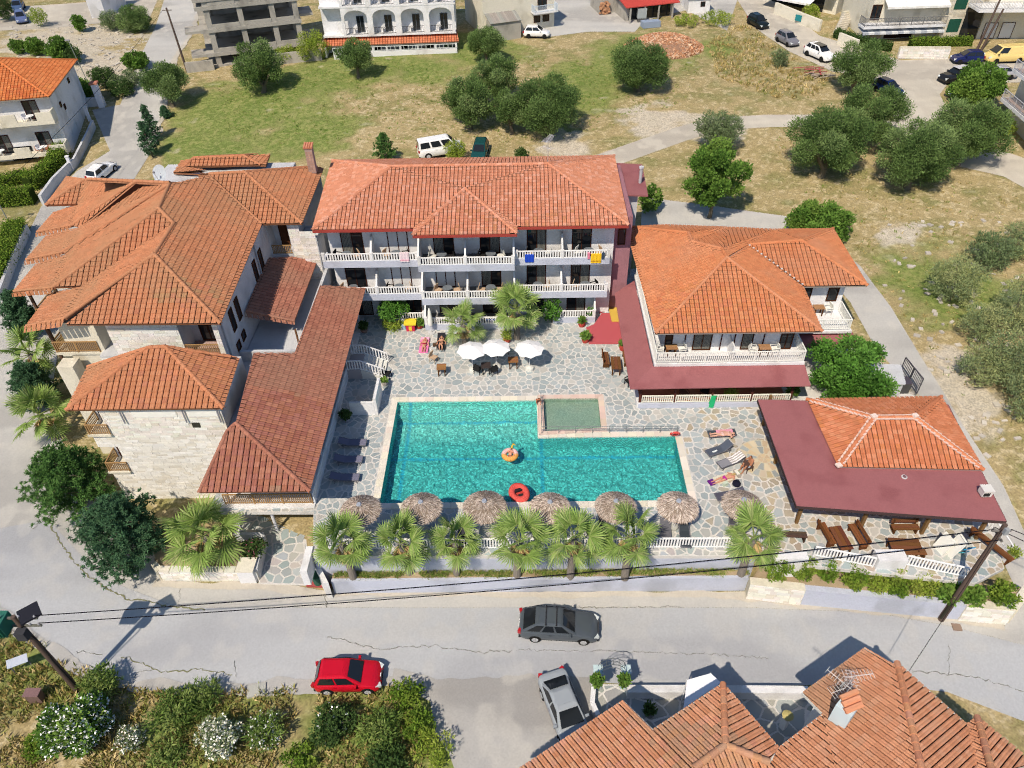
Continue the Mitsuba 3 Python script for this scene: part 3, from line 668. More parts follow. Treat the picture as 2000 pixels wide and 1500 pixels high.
# the long lean-to over the veranda
z3 = 3.6
l0, l1, l2 = at(390, 960, z3), at(605, 962, z3), at(712, 563, z3)
l0[1] = l1[1] = (l0[1] + l1[1]) / 2; l2[0] = l1[0]
ap = at(460, 826, 5.5)
PL1 = plane3(l1, l2, ap); PL2 = plane3(l0, l1, ap)
rA.build()
rA = Roof(A, [(.345, .145, .10), (.37, .16, .11), (.32, .13, .09)], 12, weather=.4, wcol=(.30, .20, .14), name='lean_to_roof')
rA.add([l0, l1, ap, on_plane(444, 842, *PL2)])
rA.add([l1, l2, on_plane(625, 558, *PL1), on_plane(575, 690, *PL1), on_plane(495, 690, *PL1), ap])
rA.cap(ap, l1); rA.cap(on_plane(444, 842, *PL2), l0, .12); rA.cap(ap, on_plane(444, 842, *PL2), .1)
# the small lean-to above the terrace
s0, s1 = at(575, 627, 5.3), at(615, 500, 5.3); s1[0] = s0[0]
PT = plane(s0, s1, .3)
rA.add([s0, s1, on_plane(520, 505, *PT), on_plane(480, 607, *PT)]); rA.add([on_plane(480, 607, *PT), s0 + [0, .25, .0], s0 + [0, -.1, -.3], on_plane(480, 607, *PT) + [0, -.35, -.3]], deck=False)
rA.cap(on_plane(480, 607, *PT), s0, .09)
rA.build()
# walls
XR, YF = -19.75, 38.75
up = sg.Polygon([(-28.3, YF), (XR, YF), (XR, 52), (XR, 62), (-31, 62), (-31.5, 46), (-29.5, 44), (-29.5, 41), (-28.3, 41)])
bal = sg.box(-22.35, YF - .1, XR - .35, YF + 1.6)
lb = sg.box(-28.4, YF - .1, -27.0, YF + 1.7)
walls(A, up, -2.9, 5.9, 'plaster_grey')
walls(A, up.difference(bal).difference(lb), 5.9, ZE - .12, 'plaster_grey')
wing = sg.Polygon([(XR, 51.3), (-17.2, 51.3), (-17.2, 60), (XR, 60)]); wb = sg.box(-19.7, 51.2, -18.1, 52.6)
walls(A, wing, -2, 6.0, 'plaster_grey'); walls(A, wing.difference(wb), 6.0, ZE - .12, 'plaster_grey')
WF = Wall((-28.3, YF)); WFu = XR + 28.3
cladding(A, WF, 0., WFu, 4.2, ZE - .2, 21, holes=[(5.95, 8.2, 5.8, 8.85), (0, 1.3, 5.8, 8.85)], w=.0, limit=130)
# recessed balcony at the right of the front and its wooden rail
MB().span((-22.35, YF - .05, 5.78), (XR - .35, YF + 1.6, 5.9)).build('balcony_floor', 'terracotta', A)
window(A, Wall((-22.3, YF + 1.6)), .5, 1.7, 5.95, 8.0)
TAN_W = (.36, .21, .10)
railing(A, [(-22.35, YF + .05, 5.9), (XR - .35, YF + .05, 5.9)], .85, TAN_W)
# annex
an = sg.Polygon([(-27.6, 33.75), (-18.75, 33.75), (-18.75, 38.6), (-27.6, 38.6)])
nich = sg.box(-27.65, 33.6, -26.3, 35.0)
walls(A, an, -2.95, -.9, 'plaster_grey'); walls(A, an.difference(nich), -.9, 5.85, 'plaster_grey')
WN = Wall((-27.6, 33.75)); WNu = 8.85
hol = [(0., 1.25, .15, 2.2), (0., 1.2, 3.6, 5.4)]
cladding(A, WN, 0., WNu, -2.9, 5.6, 22, holes=hol, limit=170)
# the lower walls of the annex lean out to the corner that the photograph shows at the pines
for z in (.15, 3.6):
    MB().span((-27.75, 33.55, z - .14), (-26.25, 35.0, z)).build('balcony_floor', 'plaster_cream', A)
    railing(A, [(-27.65, 35.0, z), (-27.65, 33.65, z), (-26.3, 33.65, z)], .85, TAN_W)
window(A, Wall((-27.6, 35.0)), .2, 1.2, .2, 2.1, leaves=1); window(A, Wall((-27.6, 35.0)), .2, 1.2, 3.65, 5.4, leaves=1)
MB().span((-20.9, 33.70, 4.05), (-20.4, 33.77, 4.45), (.05, .045, .04)).build('vent', 'matte', A)
for x0, x1 in ((-24.4, -21.6), (-20.9, -19.0)):
    MB().span((x0, 33.70, 5.0), (x1, 33.76, 5.62), (.78, .77, .74)).build('wall_panel', 'matte', A)
for p in ((-25.0, 33.6), (-21.1, 33.6), (-18.95, 33.6)):
    MB().tube([(p[0], p[1], 5.8), (p[0] + .02, p[1] - .02, 4.6)], .05, 6, (.30, .31, .33)).build('downpipe', 'matte', A)
# windows down the shaded side
WS = Wall((XR, 38.75), math.pi / 2)
for u, z0, z1 in ((2.0, 6.2, 7.9), (3.3, 6.2, 7.9), (8.0, 6.3, 8.0), (1.7, 4.7, 5.4), (2.9, 4.7, 5.4), (9.6, 6.2, 8.0)):
    window(A, WS, u, u + .7, z0, z1, leaves=1)
for u in (.5, 9.2): MB().tube([WS.p(u, .08, 8.8), WS.p(u, .08, 3.9)], .05, 6, (.33, .35, .38)).build('downpipe', 'matte', A)
# recess over the small lean-to, with its wooden shutter and rail
window(A, Wall((-19.7, 52.6)), .45, 1.6, 6.1, 8.4, leaves=2, shutter=(.085, .034, .02))
railing(A, [(-19.7, 51.4, 6.0), (-18.1, 51.4, 6.0)], .8, TAN_W)
WV = Wall((-18.05, 51.3)); cladding(A, WV, 0, .85, 3.5, 8.6, 25, limit=40)
W2 = Wall((-17.15, 51.0)); MB().span((-17.15, 51.0, -1), (-15.9, 53, 7.6)).build('wall', 'plaster_grey', A); cladding(A, W2, 0, 1.2, 3.2, 8.2, 26, limit=60)
# upper terrace behind the lean-to: floor, parapet, post
tx0, tx1 = XR, at(590, 655, 4.6)[0]; ty0, ty1 = at(540, 688, 4.6)[1], 51.3
MB().span((tx0, ty0, 3.2), (tx1, ty1, 3.75)).build('terrace_floor', 'terracotta', A)
par = MB(); par.span((tx0, ty0 - .1, 3.4), (tx1, ty0 + .12, 4.75)); par.span((tx1 - .02, ty0 - .1, 3.4), (tx1 + .22, ty1, 4.75)); par.build('parapet', 'plaster_grey', A)
MB().tube([(tx1 - .3, ty0 + 1.7, 3.75), (tx1 - .3, ty0 + 1.7, 5.3)], .07, 6, (.20, .10, .05)).build('post', 'matte', A)
window(A, Wall((XR + .02, 46.5), math.pi / 2), 0, 1.2, 3.8, 5.8, leaves=1)
# lower storeys under the lean-to, veranda slab, rail and columns
walls(A, sg.box(-19.7, 33.8, -16.2, 51), -2.9, 3.9, 'plaster_grey')
MB().span((-19.3, 30.45, -.28), (-13.3, 52, 1.0 - .9)).build('veranda', 'plaster_white', A)
v0 = at(450, 985, .1)[1]
railing(A, [(-19.0, 30.75, .1), (-13.45, 30.75, .1)], .95, TAN_W, each=False)
railing(A, [(-13.3, 30.75, .1), (-13.3, 43.0, .1)], 1.0, (.72, .74, .78))
for x in (-18.8, -16.4, -13.6):
    MB().tube([(x, 30.9, -2.75), (x, 30.9, 3.5)], .11, 8, (.72, .72, .73)).build('column', 'matte', A, smooth=40)
for y in (34.5, 38.5, 42.5, 46.5, 49.8): MB().tube([(-13.5, y, .1), (-13.5, y, 3.5)], .09, 8, (.55, .56, .6)).build('column', 'matte', A, smooth=40)
window(A, Wall((-16.18, 35.0), math.pi / 2), .5, 2.5, .15, 2.4, leaves=2); window(A, Wall((-16.18, 35.0), math.pi / 2), 5, 7, .15, 2.4, leaves=2)
window(A, Wall((-19.5, 33.72)), 1.2, 2.6, -2.6, -.5, leaves=2, frame=(.24, .10, .04)); window(A, Wall((-19.5, 33.72)), .8, 2.8, .15, 2.3, leaves=2)
# left side: the balconies under the tails
for k, (hx, vy) in {'A': ((60, 640), (100, 585)), 'B': ((32, 575), (72, 522)), 'C': ((56, 512), (95, 465))}.items():
    c0 = at(*hx, 8.3); c1 = at(*vy, 8.3); x0 = min(c0[0], c1[0]) + .55; y0, y1 = c0[1] + .5, c1[1] - .3
    for z in (5.8, 2.6):
        MB().span((x0, y0, z - .18), (-28.2, y1, z)).build('balcony_floor', 'plaster_cream', A)
        railing(A, [(x0 + 3.0, y0 + .06, z), (x0 + .06, y0 + .06, z), (x0 + .06, y1, z)], .9, TAN_W)
    MB().box((x0 + .12, y0 + .15, 3.2), (.16, .16, 10.4), (.12, .07, .05)).build('post', 'matte', A)
    window(A, Wall((x0 + 2.0, y0 + 2.6)), .1, 1.2, 5.85, 7.9, leaves=1)
walls(A, sg.box(-30.6, 39.4, -28.2, 41.0), -2.9, 8.2, 'plaster_cream')
MB().span((-31.0, 38.0, -2.9), (-29.9, 39.0, 5.6)).build('wall', 'plaster_cream', A)
# chimney and dish
c = at(610, 325, 9.8)
m = MB(); m.box(c + [0, 0, .6], (.62, .5, 2.2), (.36, .27, .23)); ck = m.build('chimney', 'matte', A)
brick = MB()
for i in range(9):
    for j in range(3): brick.box(c + [-.2 + .2 * j, -.255, -.3 + i * .2], (.17, .03, .15), np.array((.42, .27, .21)) * rng.uniform(.8, 1.15))
brick.build('brick', 'matte', ck, kind='stuff')
cp = MB()
for i in range(4): cp.tube([c + [-.3 + .2 * i, -.35, 1.72], c + [-.3 + .2 * i, .35, 1.9]], .1, 6, np.array(SALMON[i % 4]))
cp.build('chimney_cap', 'matte', ck)
def dish(p, az, r, label, tilt=.5):
    t = thing('satellite_dish', label, 'satellite dish'); a = np.linspace(0, 2 * np.pi, 20, endpoint=False); m = MB()
    D = np.array([math.cos(az) * math.cos(tilt), math.sin(az) * math.cos(tilt), math.sin(tilt)]); X = np.cross(D, [0, 0, 1.]); X /= np.linalg.norm(X); Y = np.cross(X, D)
    V = [p - D * .12]; V += [p - D * .08 + (r * .6) * (math.cos(t_) * X + math.sin(t_) * Y) for t_ in a]; V += [p + r * (math.cos(t_) * X + math.sin(t_) * Y) for t_ in a]
    i = np.arange(20); j = (i + 1) % 20
    m.add(V, np.vstack([np.stack([i * 0, 1 + i, 1 + j], 1), np.stack([1 + i, 21 + i, 21 + j], 1), np.stack([1 + i, 21 + j, 1 + j], 1)]), (.42, .44, .5)); m.build('reflector', 'satin', t, smooth=True)
    m = MB(); m.tube([p - D * .1, p - D * .1 - [0, 0, r * 1.6]], .035, 6, (.4, .4, .42)); m.tube([p + r * -.9 * Y, p + D * r * .9], .02, 5, (.4, .4, .42)); m.box(p + D * r * .9, (.12, .12, .12), (.2, .2, .22)); m.build('mount', 'satin', t)
dish(at(311, 338, zt + .6), -1.9, .62, 'grey satellite dish on the ridge of the stone hotel')
# ================================================================== the white hotel behind the terrace
B = thing('white_hotel', 'long three storey hotel with pale blue balconies behind the pool terrace', 'hotel')
rB = Roof(B, SALMON, 31, scale=.87)
zB = 9.0
b0, b1, b2, b3 = np.array([-15.7, 49.75, zB]), np.array([8.0, 49.75, zB]), np.array([8.15, 62., zB]), np.array([-16.5, 62., zB])
k0, k1 = at(765, 325, 11.1), at(1071, 320, 11.1); k0[1] = k1[1] = (k0[1] + k1[1]) / 2
PB1 = plane(b0, b1, (11.1 - zB) / (k0[1] - b0[1]))
bl, br, ba = at(806, 458, zB), at(1010, 458, zB), on_plane(908, 368, *PB1)
bl[1] = br[1] = (bl[1] + br[1]) / 2
fl, fr = np.array([bl[0], b0[1], zB]), np.array([br[0], b0[1], zB])
rB.add([b0, fl, ba, k0]); rB.add([fr, b1, k1, ba]); rB.add([k0, ba, k1])
rB.add([bl, br, ba + [0, 0, .02]]); rB.add([bl, ba, fl]); rB.add([br, fr, ba])
rB.add([b1, b2, k1]); rB.add([b3, b0, k0]); rB.add([b2, b3, k0, k1])
for p, q in ((k0, k1), (k0, b0), (k1, b1), (k0, b3), (k1, b2), (ba, bl), (ba, br)): rB.cap(p, q, .12)
rB.build()
m = MB()
for p, q in ((b0, bl - [0, 0, 0]), (bl, br), (br, b1)):
    if p is b0: q = fl
    if q is b1: p = fr
    m.bar(np.array(p) - [0, .03, .12], np.array(q) - [0, .03, .12], .06, .2, (.33, .06, .05))
m.build('gutter', 'matte', B)
YW, XL, XRt = 51.3, -15.1, 7.2
walls(B, sg.box(XL, YW, XRt, 61.3), -1.5, zB - .14, 'plaster_blue' if False else 'plaster_white')
F1, F2 = 2.75, 5.85
def xs(px, py, y=YW): return at_y(px, py, y)[0]
cols = [(666, 709, 757, 797, 846, 886, 937, 976, 1029, 1067, 1117, 1155), (677, 716, 766, 804, 852, 890, 941, 979, 1029, 1066, 1114, 1151), None]
SHUT = (.60, .61, .63)
for fl_, z, py, row, shut in ((2, F2, 470, cols[0], (1,)), (1, F1, 545, cols[1], (1, 2)), (0, .05, 610, (690, 730, 795, 811 + 14, 860, 895, 944, 980, 1029, 1062, 1106, 1142), ())):
    for k in range(6):
        u0, u1 = xs(row[2 * k], py), xs(row[2 * k + 1], py)
        window(B, Wall((0, YW)), u0, u1, z + .04, z + 2.25, frame=(.06, .022, .018), curtain=[(1,), (), (0,), (1,), (0,), (1,)][(k + fl_) % 6], shutter=SHUT if k in shut else False, name='balcony_door')
# balcony decks: solid front below a white railing, piers at the room divisions, sloping side walls
def balcony(z, x0, x1, yf, splits, ramp_l=False, ramp_r=False, ground=False):
    m = MB()
    if not ground:
        m.span((x0, yf, z - .26), (x1, YW, z))
        m.span((x0, yf, z), (x1, yf + .14, z + .32)); m.span((x0, yf + .14, z), (x0 + .12, YW, z + .32)); m.span((x1 - .12, yf + .14, z), (x1, YW, z + .32))
    else:
        m.span((x0, yf, 0), (x1, yf + .14, z + .42)); m.span((x0, yf + .14, 0), (x1, YW, z))
    key = m.build('balcony' if not ground else 'terrace', 'plaster_blue', B)
    MB().span((x0 + .13, yf + .15, z + .002), (x1 - .13, YW, z + .012), (.20, .19, .185)).build('floor', 'matte', key)
    base = z + (.32 if not ground else .42)
    e = [x0 + .1] + splits + [x1 - .1]
    pr = MB()
    for x in e:
        pr.span((x - .1, yf - .01, base), (x + .1, yf + .16, base + .66)); pr.span((x - .14, yf - .03, base + .66), (x + .14, yf + .18, base + .71))
    pr.build('pier', 'plaster_white', key)
    for a, b in zip(e[:-1], e[1:]):
        railing(key, [(a + .12, yf + .07, base), (b - .12, yf + .07, base)], .66, (.80, .80, .81), gap=.2, bar=.06, rail=.07, post=9, low=.0)
    for x in splits + [x0 + .06] * ramp_l + [x1 - .06] * ramp_r:
        h0, h1 = (1.9, .75) if x in splits else (2.2, .72)
        t = .07; v = []
        for sx in (-t, t): v += [(x + sx, YW, base), (x + sx, yf + .1, base), (x + sx, yf + .1, base + h1), (x + sx, YW - .5, base + h0 - .3), (x + sx, YW, base + h0 - .3)]
        f = [[0, 1, 2], [0, 2, 3], [0, 3, 4], [5, 7, 6], [5, 8, 7], [5, 9, 8]]
        q = np.array([[i, (i + 1) % 5, (i + 1) % 5 + 5, i + 5] for i in range(5)])
        MB().add(v, np.vstack([f, q[:, [0, 2, 1]], q[:, [0, 3, 2]]])).build('divider', 'plaster_white', key)
    return key
xa, xb, xc, xd = at_y(640, 560, 49.75)[0], at_y(821, 560, 49.2)[0], at_y(1006, 560, 49.2)[0], at_y(1187, 560, 49.75)[0]
for z, du in ((F2, 0.), (F1, 0.)):
    balcony(z, xa, xb, 49.85, [(xa + xb) / 2 + .1]); balcony(z, xb + .02, xc, 49.1, [(xb + xc) / 2 - .05], True, True); balcony(z, xc + .02, xd, 49.85, [(xc + xd) / 2])
balcony(.12, at_y(755, 630, 49.7)[0], xb, 49.85, [], ground=True); balcony(.12, xb + .02, xc, 49.1, [(xb + xc) / 2 - .05], True, True, ground=True); balcony(.12, at_y(1080, 630, 49.7)[0], at_y(1163, 620, 49.7)[0], 49.85, [], False, True, ground=True)
# red sheet roof and rose wall at the right end
m = MB(); e = [at(1203, 318, 8.2), at(1254, 321, 7.9), at(1266, 382, 7.9), at(1222, 380, 8.2)]; m.slab(e[::-1], .12); m.build('side_roof', 'sheet_red', B)
walls(B, sg.box(8.2, 57, 9.7, 60.5), -1, 7.7, 'plaster_grey')
walls(B, sg.box(7.2, 51.8, 8.6, 61), -1, 8.6, 'plaster_rose')
fl0 = at(1250, 357, 8.0); m = MB(); m.tube([fl0, fl0 + [0, 0, 1.3]], .13, 8, (.45, .45, .47)); m.tube([fl0 + [0, 0, 1.3], fl0 + [0, 0, 1.45]], .2, 8, (.55, .55, .57)); m.build('flue', 'satin', B)
window(B, Wall((7.25, 51.75)), .3, .9, 6.2, 7.6, leaves=1)
# television aerials on the ridge
def aerial(p, label, h=1.6, az=0.3, col=(.55, .55, .58)):
    t = thing('television_aerial', label, 'aerial'); p = np.asarray(p, float)
    MB().tube([p, p + [0, 0, h]], .025, 5, (.35, .35, .36)).build('mast', 'satin', t)
    for q, (zz, L, n) in enumerate(((h * .95, 1.3, 9), (h * .6, .8, 6))):
        m = MB(); d = np.array([math.cos(az + q * 1.2), math.sin(az + q * 1.2), .06]); s = np.array([-d[1], d[0], 0]); c = p + [0, 0, zz]
        m.tube([c - d * L * .35, c + d * L * .65], .018, 5, col)
        for k in range(n):
            e = c + d * L * (-.35 + k / (n - 1)); w = .38 - .02 * k; m.tube([e - s * w, e + s * w], .012, 4, col)
        m.build('boom', 'satin', t)
    return t
aerial(at(1070, 318, 11.0), 'tall aerial at the right end of the white hotel ridge', 2.0, 1.2)
# ================================================================== the orange roofed building on the right
C = thing('corner_hotel', 'two storey building with bright orange hip roof and wraparound balcony right of the pool', 'hotel')
rC = Roof(C, ORANGE, 41, weather=.25, wcol=(.45, .30, .22), scale=.9)
zC = 6.1
c0, c1 = np.array([8.9, 40.15, zC]), np.array([20.13, 40.15, zC]); cb = np.array([8.9, 54.7, zC])
cap_ = at(1412, 503, 8.5); cap_[0] = (c0[0] + c1[0]) / 2
PCf = plane3(c0, c1, cap_); PCl = plane3(c0, cb, cap_); PCr = plane3(c1, c1 + [0, 5, 0], cap_)
w2, w3, w4 = np.array([25.05, 45.6, zC]), np.array([25.2, 53.9, zC]), on_plane(1570, 563, *PCr)
w4[2] = zC
wr1 = np.array([21.15, 49.7, 7.5]); wr0 = on_plane(1460, 476, *PCr)
PWf = plane3(w4 * [0, 0, 1] + [w4[0], 45.6, 0], w2, wr1)
wv = on_plane(1460, 478, *PWf)
t1, t2, t3 = on_plane(1345, 455, *PCl), on_plane(1352, 472, *PCl), on_plane(1410, 486, *PCl)
rC.add([c0, c1, cap_]); rC.add([c0, cap_, t3, t2, t1, on_plane(1237, 442, *PCl), on_plane(1229, 471, *PCl)])
rC.add([c1, w4, wv, cap_]); rC.add([w4, w2, wr1, wv]); rC.add([w2, w3, wr1])
bb = [np.array([20.5, 54.0, 6.05]), np.array([16.9, 54.2, 6.2]), np.array([12, 54.9, 6.1])]
for q in ((cap_, wv, bb[0]), (cap_, bb[0], t3), (t3, bb[0], bb[1]), (t3, bb[1], t2), (t2, bb[1], t1), (t1, bb[1], bb[2]), (t1, bb[2], cb), (wv, wr1, bb[0]), (wr1, w3, bb[0])): rC.add(list(q))
for p, q in ((c0, cap_), (c1, cap_), (cap_, t3), (t3, t2), (t2, t1), (t1, cb), (wv, wr1), (wr1, w2), (wr1, w3)): rC.cap(p, q, .12)
rC.build()
fb = MB(); a_, b_ = wv, np.array(w4)
for k in range(14): fb.box(a_ + (b_ - a_) * (k + .5) / 14 + [0, 0, .09], (.12, .12, .07), (.62, .58, .54), rng.random())
fb.build('mortar_fillet', 'matte', C, vary=.2)
zb = 3.2
walls(C, sg.Polygon([(10.4, 42.0), (18.6, 42.0), (18.6, 46.6), (24.0, 46.6), (24.0, 53), (10.4, 53)]), -.2, zC - .13, 'plaster_white')
slab = sg.Polygon([(9.2, 40.45), (19.7, 40.45), (19.7, 46), (17, 46), (17, 52), (9.2, 52)]); MB().prism(slab, zb - .22, zb).build('balcony', 'plaster_white', C)
WH = (.80, .79, .76)
railing(C, [(9.3, 51.8, zb), (9.3, 40.55, zb), (19.6, 40.55, zb), (19.6, 45.2, zb)], .95, WH, gap=.14, bar=.035)
MB().prism(sg.box(19.7, 44.0, 24.2, 46.6), zb - .2, zb).build('balcony', 'plaster_white', C)
bw = at_x(1660, 640, 24.0)
railing(C, [(20.0, 44.15, zb), (24.0, 44.15, zb), (24.0, 46.5, zb)], .95, WH, gap=.14, bar=.035)
WC = Wall((0, 42.0))
for x0, x1, cu in ((xs(1297, 675, 42.0), xs(1312, 675, 42.), ()), (xs(1352, 675, 42.0), xs(1388, 675, 42.), (0, 1)), (xs(1446, 675, 42.0), xs(1468, 675, 42.), (0,)), (xs(1520, 675, 42.), xs(1545, 675, 42.), ())):
    window(C, WC, x0, x1, zb + .02, zb + 2.2, curtain=cu, leaves=2 if x1 - x0 > .9 else 1, name='balcony_door')
for px in (1336, 1406, 1432, 1488): MB().tube([(xs(px, 675, 42.0), 41.95, zb), (xs(px, 675, 42.0), 41.95, 5.9)], .04, 6, (.08, .03, .025)).build('downpipe', 'matte', C)
MB().span((xs(1421, 680, 42.) - .05, 40.6, zb), (xs(1421, 680, 42.) + .05, 42, zb + 1.3)).build('divider', 'plaster_white', C)
window(C, Wall((0, 46.6)), 20.1, 21.6, zb + .02, zb + 2.3, curtain=(0,), name='balcony_door'); window(C, Wall((0, 46.6)), 22.8, 23.6, zb + .9, zb + 2.1, leaves=1)
# wine red skirt roof round the balcony
sk = [np.array([9.15, 40.5, 2.98]), np.array([19.75, 40.5, 2.98]), np.array([19.75, 38.7, 2.55]), np.array([7.35, 38.6, 2.55]), np.array([7.45, 50.3, 2.55]), np.array([9.15, 51.5, 2.98])]
for q in ([sk[3], sk[2], sk[1], sk[0]], [sk[4], sk[3], sk[0], sk[5]]): MB().slab(q, .07).build('skirt_roof', 'sheet_red', C)
MB().slab([np.array(p) for p in ((19.8, 43.0, 2.6), (24.6, 42.9, 2.5), (24.4, 45.9, 2.95), (19.8, 45.9, 2.95))], .07).build('skirt_roof', 'sheet_red', C)
for x in (8.3, 10.75, 13.4, 16.2, 19.0): MB().span((x - .07, 39.5, 0), (x + .07, 39.64, 2.62), (.10, .04, .03)).build('post', 'matte', C)
for y in (42.5, 45.5, 48.5): MB().span((8.2, y, 0), (8.34, y + .14, 2.6), (.10, .04, .03)).build('post', 'matte', C)
MB().span((8.2, 39.36, 0), (19.1, 39.58, .42)).build('terrace_wall', 'plaster_blue', C)
MB().span((8.1, 39.4, 0), (8.35, 48, .45)).build('terrace_wall', 'plaster_white', C)
for a, b in ((8.45, 10.65), (10.85, 13.3), (13.5, 16.1), (16.3, 18.9)): railing(C, [(a, 39.46, .42), (b, 39.46, .42)], .72, (.80, .78, .72), gap=.15, bar=.05, post=3)
MB().span((8.3, 39.6, .0), (19., 42, .06)).build('terrace_floor', 'terracotta', C)
for x0, x1 in ((11.0, 13.0), (14.2, 16.0), (16.8, 18.2)): window(C, WC, x0, x1, .1, 2.2, leaves=2, name='terrace_door')
# ================================================================== the bar pavilion
D = thing('bar_pavilion', 'open bar pavilion with flat wine red roof round a tiled hip roof', 'pavilion')
zf = 2.9
fp = [at(1480, 780, zf), at(1556, 988, zf), at(1966, 1018, zf), at(1852, 790, zf)]
MB().slab(fp, .14).build('roof', 'sheet_red', D)
fa = MB()
for a, b in zip(fp, fp[1:] + fp[:1]): fa.bar(a - [0, 0, .11], b - [0, 0, .11], .06, .2, (.07, .05, .05))
fa.build('fascia', 'matte', D)
rD = Roof(D, [(.52, .19, .095), (.55, .205, .105), (.49, .175, .085), (.57, .23, .125)], 51, scale=.86, name='hip_roof')
zd = 3.05
d = [at(1637, 912, zd), at(1921, 918, zd), at(1838, 775, zd), at(1576, 780, zd)]
h0, h1 = at(1706, 816, 4.35), at(1786, 815, 4.35)
rD.add([d[0], d[1], h1, h0]); rD.add([d[1], d[2], h1]); rD.add([d[2], d[3], h0, h1]); rD.add([d[3], d[0], h0])
for p, q in ((h0, h1), (h0, d[0]), (h1, d[1]), (h1, d[2]), (h0, d[3])): rD.cap(p, q, .12)
rD.build()
fm = MB()
for p, q in ((h0, d[0]), (h1, d[1]), (h0, d[3]), (h0, h1)):
    t = (q - p) / np.linalg.norm(q - p); s = np.cross(t, [0, 0, 1.]); s /= np.linalg.norm(s); L = np.linalg.norm(q - p)
    for k in range(int(L / .3)):
        for sg_ in (-1, 1): fm.box(p + t * (k + .5) * .3 + s * sg_ * .15 + [0, 0, .05], (.1 + .05 * rng.random(), .3, .05), (.68, .50, .42), math.atan2(t[1], t[0]) + math.pi / 2)
for p in (h0, h1, d[0]): fm.box(p + [0, 0, .16], (.34, .3, .12), (.74, .60, .52), .3)
fm.build('mortar_fillet', 'matte', D, vary=.1)
for px, py in ((1555, 1021), (1679, 1033), (1799, 1042), (1905, 1052), (1513, 905), (1490, 830)):
    g = at(px, py, 0.); s = .09
    MB().span((g[0] - s, g[1] - s, .004), (g[0] + s, g[1] + s, zf - .13), (.20, .12, .055)).build('post', 'matte', D, vary=.2)
walls(D, sg.Polygon([(19.6, 30.8), (26.6, 30.4), (26.9, 36.3), (19.6, 36.3)]), .004, zf - .14, 'plaster_cream')
MB().span((18.6, 30.2, 1.0), (25.5, 30.75, 1.1), (.16, .08, .045)).build('bar_counter', 'matte', D); MB().span((18.8, 30.4, 0), (25.3, 30.7, 1.0)).build('counter_front', 'plaster_cream', D)
v = at(1922, 965, 3.0); m = MB(); m.box(v + [0, 0, .25], (.55, .5, .45), (.62, .60, .57)); m.box(v + [-.05, -.24, .22], (.36, .06, .26), (.03, .03, .03)); m.box(v + [0, 0, .5], (.62, .56, .06), (.66, .64, .61)); m.build('roof_vent', 'matte', D)
v = at(1766, 932, 2.91); m = MB(); m.tube([v, v + [0, 0, .05]], .17, 12, (.6, .58, .58)); m.tube([v + [0, 0, .03], v + [0, 0, .08]], .11, 12, (.20, .12, .13)); m.build('roof_cap', 'matte', D)
# small grey shed with grille by the path behind the pavilion
S = thing('grey_shed', 'small grey flat topped outbuilding beside the right path', 'shed')
q = [at(1705, 748, 1.6), at(1765, 750, 1.6), at(1756, 716, 1.6), at(1716, 714, 1.6)]
MB().prism([p[:2] for p in q], -.3, 1.6).build('wall', 'plaster_grey', S); MB().prism(sg.Polygon([p[:2] for p in q]).buffer(.12), 1.6, 1.7).build('roof', 'plaster_grey', S)
g = thing('metal_gate', 'dark metal grille gate beside the grey shed', 'gate'); ga, gb = at(1757, 728, .0), at(1790, 770, .0)
railing(g, [ga, gb], 1.5, (.07, .07, .08), gap=.16, bar=.03, name='frame')
b = thing('dark_box', 'dark storage chest in front of the grey shed', 'chest'); p = at(1752, 762, 0); MB().box(p + [0, 0, .45], (1.3, .8, .9), (.05, .045, .05)).build('body', 'satin', b); MB().box(p + [0, 0, .93], (1.36, .86, .06), (.07, .06, .065)).build('lid', 'satin', b)
# ================================================================== the tiled house in the bottom right corner
E_ = thing('near_house', 'house with weathered terracotta hip roofs in the bottom right corner', 'house')
rE = Roof(E_, DUSKY, 61, weather=.6, wcol=(.36, .24, .15), scale=.86)
zE = 1.8
P1, P2 = at(1017, 1500, zE), at(1217, 1369, zE)
PL = plane(P2, P1, .36) if True else None
def flipp(p): return p
PL = plane(P1, P2, .36)
if PL[1] @ np.array([.7, -.7, 0]) > 0: PL = plane(P2, P1, .36)
pk = on_plane(1412, 1335, *PL); apx = on_plane(1417, 1455, *PL); p3 = on_plane(1275, 1426, *PL)
bot = [on_plane(1355, 1500, *PL), on_plane(1330, 1540, *PL), on_plane(960, 1540, *PL)]
rE.add([P1, P2, p3, bot[0], bot[1], bot[2]]); rE.add([p3, pk, apx, bot[0]])
pr_ = at(1521, 1461, pk[2])
PRt = plane3(pk, pr_, apx)
rE.add([pk, pr_, on_plane(1500, 1488, *PRt), apx])
rE.add([apx, bot[0], at(1330, 1545, zE + 1.2), at(1560, 1545, zE + .6), on_plane(1500, 1488, *PRt)])
for a, b in ((pk, apx), (apx, bot[0]), (apx, on_plane(1500, 1488, *PRt))): rE.cap(a, b, .16, own=True)
Q1, Q2 = at(1567, 1354, zE), at(1689, 1266, zE)
PQ = plane(Q1, Q2, .36)
if PQ[1] @ np.array([.7, -.7, 0]) > 0: PQ = plane(Q2, Q1, .36)
q = lambda x, y: on_plane(x, y, *PQ)
hp0, hp1 = q(1752, 1294), q(1808, 1540)
rE.add([q(1607, 1395), Q1, Q2, q(1744, 1297), hp0, hp1, q(1640, 1540)]); rE.add([q(1521, 1461), q(1607, 1395), q(1640, 1540), q(1480, 1540)])
hs = at(1887, 1414, hp0[2]); PH = plane3(hp0, hs, hp1)
rE.add([hp0, hs, on_plane(2040, 1545, *PH), hp1])
rE.cap(hp0, hp1, .16, own=True)
